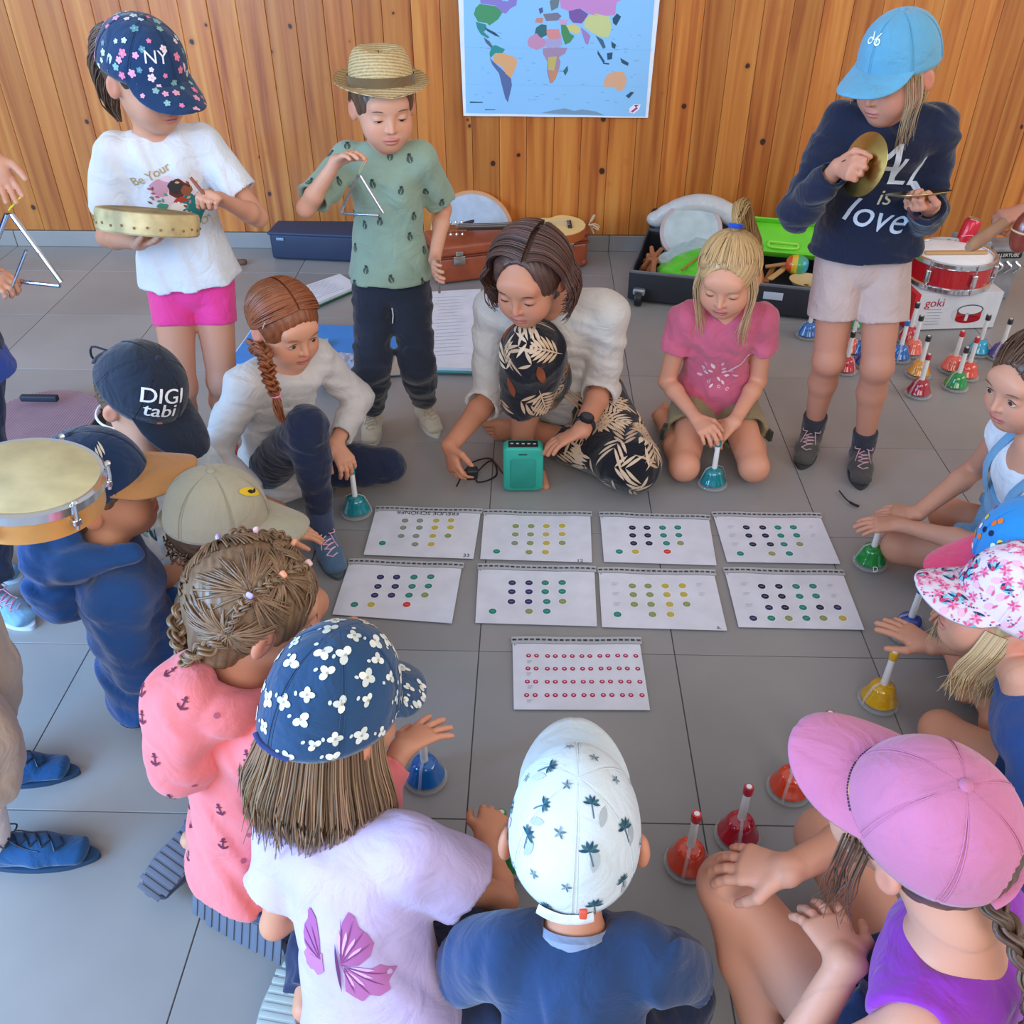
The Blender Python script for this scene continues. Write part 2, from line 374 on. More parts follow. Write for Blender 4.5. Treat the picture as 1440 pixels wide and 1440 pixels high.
def nets(F, ax, vox):
    """surface nets -> verts, quads"""
    n = F.shape; I = F < 0
    c = I[:-1, :-1, :-1].astype(np.int8)
    for d in ((1, 0, 0), (0, 1, 0), (1, 1, 0), (0, 0, 1), (1, 0, 1), (0, 1, 1), (1, 1, 1)):
        c = c + I[d[0]:n[0] - 1 + d[0], d[1]:n[1] - 1 + d[1], d[2]:n[2] - 1 + d[2]]
    act = np.argwhere((c > 0) & (c < 8))
    if len(act) == 0: return np.zeros((0, 3), f4), np.zeros((0, 4), np.int32)
    idx = np.full(c.shape, -1, np.int32); idx[act[:, 0], act[:, 1], act[:, 2]] = np.arange(len(act))
    val = {}
    for dx in (0, 1):
        for dy in (0, 1):
            for dz in (0, 1): val[dx, dy, dz] = F[act[:, 0] + dx, act[:, 1] + dy, act[:, 2] + dz]
    acc = np.zeros((len(act), 3), f4); cnt = np.zeros(len(act), f4)
    for a in val:
        for k in range(3):
            if a[k] == 0:
                b = list(a); b[k] = 1; b = tuple(b); va, vb = val[a], val[b]; m = (va < 0) != (vb < 0)
                t = np.where(m, va / np.where(m, va - vb, 1), 0)
                p = np.tile(np.array(a, f4), (len(act), 1)); p[:, k] = t
                acc += p * m[:, None]; cnt += m
    lo = np.array([ax[0][0], ax[1][0], ax[2][0]], f4)
    v = (act + acc / cnt[:, None]) * f4(vox) + lo
    Q = []
    for k in range(3):
        i, j = (k + 1) % 3, (k + 2) % 3
        sa = [slice(1, n[q] - 1) for q in range(3)]; sb = list(sa); sa[k] = slice(0, n[k] - 1); sb[k] = slice(1, n[k])
        A = I[tuple(sa)]; B = I[tuple(sb)]; e = np.argwhere(A != B); 
        if len(e) == 0: continue
        s_ = A[e[:, 0], e[:, 1], e[:, 2]]; base = e.copy(); base[:, i] += 1; base[:, j] += 1
        def g(di, dj):
            q = base.copy(); q[:, i] -= di; q[:, j] -= dj; return idx[q[:, 0], q[:, 1], q[:, 2]]
        q = np.stack([g(1, 1), g(0, 1), g(0, 0), g(1, 0)], 1); q[~s_] = q[~s_][:, ::-1]; Q.append(q)
    q = np.concatenate(Q); q = q[(q >= 0).all(1)]
    return v, q
def sdfmesh(S, vox, fine=()):
    """coarse mesh of S plus finer patches [(lo, hi, vox), ...]"""
    lo, hi = S.bounds(); F, ax = S.eval(lo, hi, vox); v, q = nets(F, ax, vox)
    if fine:
        c = v[q].mean(1); keep = np.ones(len(q), bool)
        for a, b, fv in fine:
            keep &= ~((c > a + vox * .5) & (c < b - vox * .5)).all(1)
        q = q[keep]
    VV = [v]; QQ = [q]; n = len(v)
    for a, b, fv in fine:
        a2 = a - fv * 2; b2 = b + fv * 2; F, ax = S.eval(a2, b2, fv); v, q = nets(F, ax, fv)
        if len(v) == 0: continue
        c = v[q].mean(1); q = q[((c > a) & (c < b)).all(1)]
        VV.append(v); QQ.append(q + n); n += len(v)
    v = np.concatenate(VV); q = np.concatenate(QQ)
    used, inv = np.unique(q, return_inverse=True)
    return v[used], inv.reshape(q.shape).astype(np.int32)
def folds(amp, seed, wl=.07, dirn=None):
    r = np.random.default_rng(seed); W = []
    for i in range(4):
        d = nrm(r.normal(size=3)) if dirn is None else nrm(np.asarray(dirn) + r.normal(size=3) * .35)
        W.append((d * 2 * math.pi / (wl * r.uniform(.7, 1.5)), r.uniform(0, 6), amp * r.uniform(.5, 1)))
    def fn(X, Y, Z):
        o = 0; a = 0
        for d, ph, am in W:
            a = np.sin(f4(d[0]) * X + f4(d[1]) * Y + f4(d[2]) * Z + f4(ph) + a * f4(1.1)); o = o + a * f4(am * .5)
        return o
    return fn
# ------------------------------------------------------------------ people
def axes(az, pitch=0., roll=0.):
    """az: 0 looks away from the camera (+Y), 90 to +X, 180 to the camera; pitch < 0 looks down. columns: right, forward, up"""
    a, p, r = map(math.radians, (az, pitch, roll))
    f = np.array([math.sin(a) * math.cos(p), math.cos(a) * math.cos(p), math.sin(p)])
    x = np.array([math.cos(a), -math.sin(a), 0]); u = np.cross(x, f)
    x2 = x * math.cos(r) + u * math.sin(r); u2 = np.cross(x2, f)
    return np.stack([x2, f, u2], 1)
class Person:
    def __init__(s, name_label, pel, chest, head, paz, caz, H, hs=1., haxes=(0, 0, 0), group=None, girth=1., skin='e0ab8c', adult=False):
        s.s = k = H / 1.2; s.hs = hs; s.ear = 1.; s.g = girth; s.adult = adult
        s.pel = np.asarray(pel, float); s.chest = np.asarray(chest, float); s.head = np.asarray(head, float)
        s.HR = axes(*haxes); s.skin = np.array(srgb(skin)) * V(.93, .87, .84); s.S = Sdf(); s.fine = []; s.extra = []
        s.up = nrm(s.chest - s.pel)
        def lat(az):
            a = math.radians(az); l = np.array([math.cos(a), -math.sin(a), 0]); return l     # person's right
        s.lp = lat(paz); lc = lat(caz); s.lc = nrm(lc - s.up * (lc @ s.up) * .8)
        s.fw = nrm(np.cross(s.up, s.lc)); 
        s.j = {}
        sw = .108 * k * (1.12 if adult else 1.)
        for q, e in (('R', 1), ('L', -1)):
            s.j['sho' + q] = s.chest + s.lc * sw * e - s.up * .012 * k
            s.j['hip' + q] = s.pel + s.lp * .053 * k * e
        s.neck = s.chest + s.up * .035 * k
        base = (float(s.pel[0]), float(s.pel[1]), 0.)
        s.root = empty('person', base, name_label, 'person', group)
        s.hands = []; s.sdone = False
        s.over = {}
    def W(s, *p): return s.head + s.HR @ (np.array(p, float) * s.hs)
    def arm(s, q, e, w, seg=(.205, .175), se=1, sw=-1):
        k = s.s; a = s.j['sho' + q]
        s.j['elb' + q] = b = OR(e[0], e[1], a, seg[0] * k, se) if len(e) == 2 else np.asarray(e, float)
        s.j['wri' + q] = OR(w[0], w[1], b, seg[1] * k, sw) if len(w) == 2 else np.asarray(w, float)
    def leg(s, q, kn, an, toe=None, seg=(.285, .265), sk=-1, sa=-1):
        k = s.s; a = s.j['hip' + q]
        s.j['kne' + q] = b = OR(kn[0], kn[1], a, seg[0] * k, sk) if len(kn) == 2 else np.asarray(kn, float)
        s.j['ank' + q] = c = OR(an[0], an[1], b, seg[1] * k, sa) if len(an) == 2 else np.asarray(an, float)
        if toe is not None: s.j['toe' + q] = np.asarray(toe, float)
    def ik(s, a, c, L1, L2, pole):
        d = c - a; D = np.linalg.norm(d); mx = (L1 + L2) * .995
        if D > mx: print('   reach', round(D / mx, 2)); c = a + d / D * mx; D = mx
        n = nrm(d); x = (L1 * L1 - L2 * L2 + D * D) / (2 * D); h = math.sqrt(max(0, L1 * L1 - x * x)); pl = np.asarray(pole, float); pl = nrm(pl - n * (pl @ n)); return a + n * x + pl * h, c
    def reach(s, q, w, pole=(0, 0, -1), seg=(.205, .175)):
        """arm: wrist at w, elbow bent towards pole"""
        s.j['elb' + q], s.j['wri' + q] = s.ik(s.j['sho' + q], np.asarray(w, float), seg[0] * s.s, seg[1] * s.s, pole)
    def step(s, q, a, pole=None, toe=None, seg=(.285, .265)):
        """leg: ankle at a, knee bent towards pole (default: forward)"""
        D = np.linalg.norm(np.asarray(a, float) - s.j['hip' + q]); m = max(1., D / ((seg[0] + seg[1]) * s.s * .985))
        if m > 1.01: print('   leg stretched', round(m, 2))
        s.j['kne' + q], s.j['ank' + q] = s.ik(s.j['hip' + q], np.asarray(a, float), seg[0] * s.s * m, seg[1] * s.s * m, s.fw if pole is None else pole)
        if toe is not None: s.j['toe' + q] = s.j['ank' + q] + np.asarray(toe, float)
    def crossleg(s, az, w=.17, f=.20):
        a = math.radians(az); fd = V(math.sin(a), math.cos(a), 0); lt = V(math.cos(a), -math.sin(a), 0); k = s.s; g = V(s.pel[0], s.pel[1], 0)
        for q, e in (('R', 1), ('L', -1)): s.j['kne' + q] = g + fd * f * k + lt * w * e * k + V(0, 0, .075); s.j['ank' + q] = g + fd * (.23 if e > 0 else .17) * k - lt * .05 * e * k + V(0, 0, .045)
    def kneel(s, az, w=.075):
        a = math.radians(az); fd = V(math.sin(a), math.cos(a), 0); lt = V(math.cos(a), -math.sin(a), 0); k = s.s; g = V(s.pel[0], s.pel[1], 0)
        for q, e in (('R', 1), ('L', -1)): s.j['kne' + q] = g + fd * .23 * k + lt * w * e * k + V(0, 0, .05); s.j['ank' + q] = g - fd * .03 * k + lt * (w + .02) * e * k + V(0, 0, .045)
    def report(s, nm):
        k = s.s
        def L(a, b): return round(float(np.linalg.norm(s.j[a] - s.j[b])) / k, 3) if a in s.j and b in s.j else None
        print(nm, 'torso', round(float(np.linalg.norm(s.chest - s.pel)) / k, 3), 'neck', round(float(np.linalg.norm(s.head - s.chest)) / k, 3), {q: (L('sho' + q, 'elb' + q), L('elb' + q, 'wri' + q), L('hip' + q, 'kne' + q), L('kne' + q, 'ank' + q)) for q in 'RL'}, 'pelz %.2f chz %.2f headz %.2f' % (s.pel[2], s.chest[2], s.head[2]),
              {a: [round(float(x), 2) for x in b] for a, b in s.j.items()})
    # ---- the flesh
    def torso(s, S, o=0., lo=None, waist=True, k=.03, sh=True, hemcut=False):
        """torso solids grown by o"""
        q = s.s; g = s.g; mid = s.pel * .5 + s.chest * .5
        mid = mid - s.fw * .012 * q
        S.ecap(s.pel - s.up * .01 * q, mid, s.lp, .092 * q * g + o, .070 * q * g + o, .080 * q * g + o, .060 * q * g + o, k)
        S.ecap(mid, s.chest - s.up * .045 * q, s.lc, .080 * q * g + o, .060 * q * g + o, .100 * q * g + o, .064 * q * g + o, k)
        if sh:
            S.ecap(s.j['shoR'] * .92 + s.j['shoL'] * .08 - s.up * .0 * q, s.j['shoL'] * .92 + s.j['shoR'] * .08, s.up, .040 * q + o, .036 * q + o, .040 * q + o, .036 * q + o, k)
            S.cap(s.chest, s.neck + s.up * .02 * q, .052 * q + o, .036 * q + o, k)
    def headsdf(s, S, brow=True):
        R = s.HR; h = s.hs; W = s.W
        S.ell(W(0, -.014, .026), np.array([.074, .088, .078]) * h, R, .02)
        S.ell(W(0, .018, -.028), np.array([.060, .066, .068]) * h, R, .03)
        S.ell(W(0, .048, -.074), np.array([.025, .026, .020]) * h, R, .035 * h)
        for e in (1, -1):
            S.ell(W(e * .034, .050, -.036), np.array([.022, .024, .024]) * h, R, .03 * h)
        S.ell(W(0, .070, .030), np.array([.045, .014, .020]) * h, R, .03 * h)
        for e in (1, -1):
            S.ell(W(e * .029, .092, .002), np.array([.014, .012, .009]) * h, R, .014 * h, 's')
        S.cap(W(0, .080, .006), W(0, .094, -.024), .0055 * h, .0075 * h, .010 * h)
        for e in (1, -1): S.ell(W(e * .0085, .086, -.026), .0058 * h, R, .005 * h)
        S.ell(W(0, .081, -.0485), np.array([.019, .009, .0048]) * h, R, .004 * h)
        S.ell(W(0, .080, -.0575), np.array([.016, .009, .0052]) * h, R, .004 * h)
        S.ell(W(0, .092, -.0528), np.array([.018, .006, .0012]) * h, R, .003 * h, 's')
        for e in (1, -1):      # eyelids, ears
            S.ell(W(e * .029, .069, .001), np.array([.0145, .0135, .0125]) * h, R, .004 * h)
            Re = R @ axes(-e * 22, 0, 0)
            S.ell(W(e * .076 * s.ear, -.010, -.006), np.array([.009 * s.ear, .017, .027]) * h, Re, .006 * h)
            S.ell(W(e * .087 * s.ear, -.004, -.002), np.array([.006, .009, .015]) * h, Re, .005 * h, 's')
        s.fine.append((W(0, 0, 0) - .118 * h, W(0, 0, 0) + .122 * h, .0026 * h))
    def hand(s, q, tip, palm, curl=(.25, .3, .35, .4), thumb=.3, size=None, spread=.10):
        """q 'R'/'L'; tip: point (world) the fingers aim at; palm: direction the palm faces"""
        S = s.S; w = s.j['wri' + q]; z = (size or s.s) * 1.0
        d = nrm(np.asarray(tip, float) - w); n = np.asarray(palm, float); n = nrm(n - d * (n @ d)); t = np.cross(d, n) * (1 if q == 'R' else -1)
        S.ecap(w - d * .004 * z, w + d * .052 * z, t, .0185 * z, .0135 * z, .029 * z, .0105 * z, .010)
        S.ell(w + d * .026 * z + t * .014 * z + n * .006 * z, np.array([.012, .022, .010]) * z, np.stack([t, d, n], 1), .010)
        tips = []
        for i, (off, L, r) in enumerate(((.021, .047, .0068), (.0075, .053, .0071), (-.0065, .049, .0067), (-.0195, .039, .0059))):
            c = curl[i] if hasattr(curl, '__len__') else curl
            p = w + d * (.054 - .003 * abs(i - 1)) * z + t * off * z; a = c * .75; sp = (1.2 - i) * spread
            dd0 = nrm(d + t * sp); rr = r * z
            for j, f in enumerate((.44, .31, .25)):
                dd = dd0 * math.cos(a) + n * math.sin(a); p2 = p + dd * L * f * z
                S.cap(p, p2, rr, rr * .93, .005 if j == 0 else .0025); rr *= .93; p = p2; a += c * (1.15 if j == 0 else .8)
            tips.append(p)
        p = w + d * .012 * z + t * .018 * z; d1 = nrm(d * .62 + t * .72 + n * .30); p2 = p + d1 * .026 * z
        S.cap(p, p2, .0095 * z, .0082 * z, .008)
        d2 = nrm(d * (.85 - thumb * .3) + t * (.45 - thumb * .9) + n * (.2 + thumb * .6)); p3 = p2 + d2 * .021 * z; S.cap(p2, p3, .0080 * z, .0070 * z, .003)
        d3 = nrm(d2 + d * .2 + n * thumb * .3 - t * thumb * .3); p4 = p3 + d3 * .016 * z; S.cap(p3, p4, .0070 * z, .0058 * z, .003)
        pts = np.array([w - d * .012 * z, p4] + tips + [w + t * .03 * z, w - t * .03 * z])
        s.fine.append((pts.min(0) - .014 * z, pts.max(0) + .014 * z, .0024))
        return dict(palm=w + d * .06 * z + n * .012 * z, tips=tips, thumb=p4, d=d, n=n, t=t)
    def flesh(s, eyes='down', brows='5a3a26', lips='c4756a', iris='3c2a1c', legs=True, arms=True, faces=True, feet=True):
        S = s.S; q = s.s; j = s.j
        s.torso(S)
        S.ecap(s.neck, s.W(0, -.022, -.055), s.HR[:, 0], .036 * q, .036 * q, .038 * s.hs, .042 * s.hs, .02)
        for e in 'RL':
            if arms and 'elb' + e in j:
                a, b, c = j['sho' + e], j['elb' + e], j['wri' + e]
                S.cap(a, b, .0325 * q, .0245 * q, .016); m = b * .72 + c * .28
                S.cap(b, m, .0245 * q, .0250 * q, .010); S.ecap(m, c, nrm(np.cross(c - b, [.3, .2, 1])), .0248 * q, .0242 * q, .0185 * q, .0150 * q, .012)
            if legs and 'kne' + e in j:
                a, b, c = j['hip' + e], j['kne' + e], j['ank' + e]; n = nrm(c - b)
                bk = -nrm(nrm(c - b) + nrm(a - b)) if np.linalg.norm(nrm(c - b) + nrm(a - b)) > .15 else s.fw
                S.cap(a, b, .057 * q * s.g, .040 * q, .02); S.ell(b + bk * .006 * q, .041 * q, None, .015)
                m = b + (c - b) * .35 - bk * .010 * q; S.cap(b, m, .038 * q, .0385 * q, .014); S.cap(m, c, .0375 * q, .0235 * q, .014)
                if feet and 'toe' + e in j:
                    t = j['toe' + e]; h = c - n * .0; S.ell(c + nrm(c - b) * .028 * q, .027 * q, None, .01)
                    side = np.cross(nrm(t - c), nrm(b - c)); bl = c + (t - c) * .66 + nrm(c - b) * .012 * q
                    S.ecap(c + nrm(c - b) * .018 * q, bl, side, .024 * q, .024 * q, .032 * q, .014 * q, .014)
                    td = nrm(t - c); sd = nrm(side)
                    for i, (o, L, r) in enumerate(((-.022, .034, .0100), (-.008, .032, .0076), (.004, .029, .0070), (.014, .025, .0066), (.023, .020, .0062))):
                        o = -o if e == 'L' else o
                        p = bl + sd * o * q - td * .004 * q; S.cap(p, p + td * L * q, r * q, r * .9 * q, .003)
                    pp = np.array([bl - sd * .04 * q, bl + sd * .04 * q, bl + td * .05 * q, bl - td * .03 * q]); s.fine.append((pp.min(0) - .02, pp.max(0) + .02, .003))
        for f in s.extra: f(S)
        if faces: s.headsdf(S)
        v, f = sdfmesh(S, .0052, s.fine)
        # colour: skin with lips and the natural flush of cheeks, ears, knuckles and knees
        col = np.tile(s.skin.astype(f4), (len(v), 1)); 
        l = ((v - s.head) @ s.HR) / s.hs
        def blend(m, c, a):
            m = np.clip(m, 0, 1)[:, None] * a; col[:] = col * (1 - m) + np.array(c, f4) * m
        sk = s.skin; red = np.clip(sk * np.array([1.06, .62, .58]), 0, 1)
        inh = (np.abs(l) < .13).all(1)
        for e in (1, -1):
            blend((1 - np.linalg.norm((l - [e * .040, .065, -.028]) / [.026, .03, .024], axis=1)) * inh, red, .42)
            blend((1.3 - np.linalg.norm((l - [e * .080, -.010, -.006]) / [.016, .022, .03], axis=1)) * inh, red, .5)
        blend((1 - np.linalg.norm((l - [0, .098, -.024]) / [.014, .02, .014], axis=1)) * inh, red, .35)
        lm = (1.25 - np.linalg.norm((l - [0, .088, -.053]) / [.0215, .014, .0105], axis=1)) * 4 * inh; blend(lm, srgb(lips), .75)
        lm = (1.2 - np.linalg.norm((l - [0, .090, -.0530]) / [.0185, .012, .0016], axis=1)) * 4 * inh; blend(lm, np.array(srgb(lips)) * .35, .8)
        for e in 'RL':
            for n_, r_ in (('kne', .05), ('elb', .035), ('wri', .0)):
                if n_ + e in j and r_: blend(1 - np.linalg.norm(v - j[n_ + e], axis=1) / (r_ * q), red, .25)
        B = MB()
        if faces: s.eyes(B, eyes, brows, iris)
        nv = len(v)
        if B.n:
            bv = np.concatenate(B.v); bf = B.f; bc = np.concatenate(B.c)
            me = bpy.data.meshes.new('body')
            bq = [tuple(i + nv for i in t) for t in bf]
            allv = np.concatenate([v, bv]).astype(f4); cols = np.concatenate([col, bc])
            tri = [t for t in bq]
            # quads only for speed: triangles are written as they are
            loops = np.concatenate([f.ravel()] + [np.array([i for t in tri for i in t], np.int32)])
            st = np.concatenate([np.arange(0, len(f) * 4, 4), len(f) * 4 + np.cumsum([0] + [len(t) for t in tri])[:-1]]).astype(np.int32)
            me.vertices.add(len(allv)); me.vertices.foreach_set('co', allv.ravel()); me.loops.add(len(loops)); me.loops.foreach_set('vertex_index', loops.astype(np.int32))
            me.polygons.add(len(st)); me.polygons.foreach_set('loop_start', st); me.update(calc_edges=True)
            me.materials.append(SKIN); me.materials.append(attrmat('eye', .12, spec=.6)); me.materials.append(HAIR)
            me.polygons.foreach_set('material_index', np.concatenate([np.zeros(len(f)), np.array(B.m)]).astype(np.int32))
            me.polygons.foreach_set('use_smooth', np.ones(len(st), bool))
            a = me.color_attributes.new('Col', 'FLOAT_COLOR', 'POINT'); c4 = np.ones((len(allv), 4), f4); c4[:, :3] = cols; a.data.foreach_set('color', c4.ravel()); me.update()
        else: me = mesh('body', v, f, SKIN, cols=col)
        s.bodyobj = link('body', me, s.root)
        s.bv, s.bf = v, f
        return s.bodyobj
    def surf(s, x, z):
        """front surface depth (local y) of the face at local x, z, by marching the ellipsoids' mesh"""
        return s._fy(x, z)
    def eyes(s, B, mode, brows, iris):
        W = s.W; h = s.hs; R = s.HR
        op = {'down': .0022, 'open': .0062, 'squint': .0032, 'shut': .0010}[mode]
        dz = {'down': -.0042, 'open': 0, 'squint': -.001, 'shut': -.005}[mode]
        bc = srgb(brows)
        for e in (1, -1):
            # almond of the eye, iris, lash line, brow: thin shells that follow the lid
            def lid(x, z, o=0.):
                xx, zz = (x - e * .029) / .0145, (z - .001) / .0125
                return .069 + .0135 * math.sqrt(max(.02, 1 - xx * xx - zz * zz)) + o
            n = 14
            def disk(cx, cz, rx, rz, o, col, clipz=None):
                pts = [W(cx, lid(cx, cz, o), cz)]
                for i in range(n):
                    a = 2 * math.pi * i / n; x = cx + rx * math.cos(a); z = cz + rz * math.sin(a) * (1 if abs(math.cos(a)) < .97 else .6)
                    if clipz is not None: z = min(max(z, clipz[0]), clipz[1])
                    pts.append(W(x, lid(x, z, o), z))
                B.col = col; B.add(pts, [(0, 1 + i, 1 + (i + 1) % n) for i in range(n)])
            B.mi = 1
            cz = .001 + dz
            disk(e * .029, cz, .0108, op, .0006, (.72, .68, .64) if mode != 'shut' else (.05, .03, .02))
            if mode != 'shut': disk(e * .029, cz - (.0005 if mode == 'down' else 0), .0052, .0052, .0010, np.array(srgb(iris)) * .5, (cz - op, cz + op))
            B.mi = 2; B.col = np.array(bc) * .35
            xs = np.linspace(-.0118, .0118, 8)
            B.tube([W(e * .029 + x, lid(e * .029 + x, cz + op * (1 - (x / .0118) ** 2) + .0004, .0012), cz + op * (1 - (x / .0118) ** 2) + .0004) for x in xs], [.0005, .0009, .0011, .0012, .0012, .0012, .0010, .0006] if e > 0 else [.0006, .0010, .0012, .0012, .0012, .0011, .0009, .0005], 5)
            B.col = bc
            xs = np.linspace(.013, .046, 7)
            B.tube([W(e * x, .0845 - ((x - .01) * 11) ** 2 * .03 + .001, .0185 + .0045 * math.sin((x - .010) / .036 * 2.4)) for x in xs], [.0008, .0017, .0019, .0018, .0016, .0012, .0005], 6)
        B.mi = 0; B.col = s.skin * .25
        for e in (1, -1): B.ball(W(e * .0048, .0905, -.0315), np.array([.0022, .0020, .0012]) * h, 8, R)
    # ---- garments: one solid each, grown from the same joints
    def garment(s, name, mat, build, vox=.0045, amp=.0016, seed=1, wl=.06, thick=None, label=None, fine=(), fdir=None):
        S = Sdf(); build(S); 
        if amp: nf = folds(amp * 1.5, seed, wl, fdir); S.noise = lambda X, Y, Z: np.minimum(nf(X, Y, Z) - f4(amp * .5), f4(amp * .5))
        v, f = sdfmesh(S, vox, fine); me = mesh(name, v, f, mat)
        o = link(name, me, s.root, label)
        s.last = (v, f); return o
    def sleeve(s, S, e, frac, o0=.012, o1=.014, k=.02, open_=True):
        """sleeve of side e reaching frac (0..1 upper arm, 1..2 forearm)"""
        q = s.s; a, b, c = s.j['sho' + e], s.j['elb' + e], s.j['wri' + e]
        if frac <= 1:
            p = a + (b - a) * frac; r1 = (.0325 - .008 * frac) * q
            S.ecap(a, p, [.2, .3, 1], .0325 * q + o0, .0325 * q + o0, r1 + o1, r1 + o1, k, cut=True)
            if open_: S.cap(p - nrm(b - a) * .016, p + nrm(b - a) * .03, r1 + o1 - .0085, r1 + o1 - .0075, .003, 'S')
        else:
            S.cap(a, b, .0325 * q + o0, .026 * q + o0, k); t = frac - 1; p = b + (c - b) * t; r1 = (.0275 - .009 * t) * q
            S.ecap(b, p, [.2, .3, 1], .028 * q + o0, .028 * q + o0, r1 + o1, r1 + o1, .012, cut=True)
            if open_: S.cap(p - nrm(c - b) * .012, p + nrm(c - b) * .03, r1 + o1 - .0085, r1 + o1 - .0075, .003, 'S')
    def top(s, S, o=.010, sleeves=.55, hem=.06, flare=.012, k=.03, neck=.050, so=.008, s1=.012, scoop=.0, hemdir=None):
        """t-shirt / jumper. hem: how far below the pelvis joint (unit of s) it ends"""
        q = s.s; g = s.g; mid = s.pel * .5 + s.chest * .5 - s.fw * .012 * q; hd = -s.up if hemdir is None else nrm(hemdir)
        S.ecap(mid, s.pel + hd * hem * q, s.lp, .080 * q * g + o, .062 * q * g + o, .104 * q * g + o + flare, .080 * q * g + o + flare, k, cut=True)
        S.ecap(mid, s.chest - s.up * .045 * q, s.lc, .080 * q * g + o, .060 * q * g + o, .100 * q * g + o, .066 * q * g + o, k)
        S.ecap(s.j['shoR'] * .93 + s.j['shoL'] * .07, s.j['shoL'] * .93 + s.j['shoR'] * .07, s.up, .042 * q + o * .7, .038 * q + o, .042 * q + o * .7, .038 * q + o, k)
        if sleeves:
            for e in 'RL':
                if 'elb' + e in s.j: s.sleeve(S, e, sleeves, so, s1)
        n0 = s.chest + s.up * .038 * q + s.fw * scoop * q
        S.ell(n0 + s.up * .012 * q, np.array([neck, neck * .95, .030 + scoop * .5]) * q, np.stack([s.lc, s.fw, s.up], 1), .006, 's')
    def collar(s, mat, r=.050, t=.0045, up=.02, name='collar', parent=None, tilt=.010):
        q = s.s; n = 28; c = s.chest + s.up * up * q
        pts = [c + s.lc * math.cos(a) * r * q + s.fw * (math.sin(a) * r * .95 + tilt * .3) * q - s.up * tilt * math.sin(a) * q for a in np.arange(n) * 2 * math.pi / n]
        return MB().tube(pts, t, 6, closed=True, flat=1.6).build(name, mat, parent or s.root)
    def legs_g(s, S, frac=.45, o=.012, o1=.02, k=.02, waist=.05, open_=True, only='RL'):
        """shorts / trousers: frac 0..1 thigh, 1..2 shin"""
        q = s.s; g = s.g
        S.ecap(s.pel + s.up * waist * q, s.pel - s.up * .015 * q, s.lp, .084 * q * g + o * .6, .064 * q * g + o * .6, .092 * q * g + o, .074 * q * g + o, k, cuta=True)
        for e in only:
            a, b, c = s.j['hip' + e], s.j['kne' + e], s.j['ank' + e]
            if frac <= 1:
                p = a + (b - a) * frac; r1 = (.058 - .018 * frac) * q
                S.ecap(a, p, s.lp, .056 * q * g + o, .056 * q * g + o, r1 + o1, r1 + o1, .007, cut=True)
                if open_: S.cap(p - nrm(b - a) * .02, p + nrm(b - a) * .04, r1 + o1 - .0095, r1 + o1 - .008, .004, 'S')
            else:
                S.cap(a, b, .056 * q * g + o, .042 * q + o, k); t = frac - 1; p = b + (c - b) * t; r1 = (.040 - .0155 * t) * q
                S.cap(b, b + (c - b) * .35, .042 * q + o, .041 * q + (o + o1) / 2, k)
                S.ecap(b + (c - b) * .3, p, s.lp, .041 * q + (o + o1) / 2, .041 * q + (o + o1) / 2, r1 + o1, r1 + o1, .012, cut=True)
# ------------------------------------------------------------------ strands, braids, hats
def strands(paths, radii, cols, name='hair', parent=None, n=4, mat=None, label=None, kind=None):
    """paths (N, m, 3), one tube each"""
    P = np.asarray(paths, float); N, m, _ = P.shape; rr = np.broadcast_to(np.asarray(radii, float), (N, m)) if np.ndim(radii) < 2 or np.shape(radii) != (N, m) else np.asarray(radii)
    tg = np.gradient(P, axis=1); tg /= np.linalg.norm(tg, axis=2, keepdims=True) + 1e-9
    up = np.tile(np.array([.13, .31, .94]), (N, m, 1)); a = np.cross(tg, up); a /= np.linalg.norm(a, axis=2, keepdims=True) + 1e-9; b = np.cross(tg, a)
    th = np.arange(n) * 2 * math.pi / n
    v = P[:, :, None, :] + rr[:, :, None, None] * (np.cos(th)[None, None, :, None] * a[:, :, None, :] + np.sin(th)[None, None, :, None] * b[:, :, None, :])
    base = (np.arange(N) * m * n)[:, None, None] + (np.arange(m - 1) * n)[None, :, None] + np.arange(n)[None, None, :]
    nx = (np.arange(N) * m * n)[:, None, None] + (np.arange(m - 1) * n)[None, :, None] + ((np.arange(n) + 1) % n)[None, None, :]
    q = np.stack([base, nx, nx + n, base + n], -1).reshape(-1, 4)
    c = np.repeat(np.asarray(cols, f4), m * n, axis=0)
    return link(name, mesh(name, v.reshape(-1, 3), q.astype(np.int32), mat or HAIR, cols=c), parent, label, kind=kind or 'stuff')
def hcols(hexc, N, var=.28, tip=None):
    c = np.array(srgb(hexc)); k = 1 + rng.uniform(-var, var, (N, 1)); w_ = rng.uniform(-.06, .06, (N, 3))
    return np.clip(c * k * (1 + w_), 0, 1)
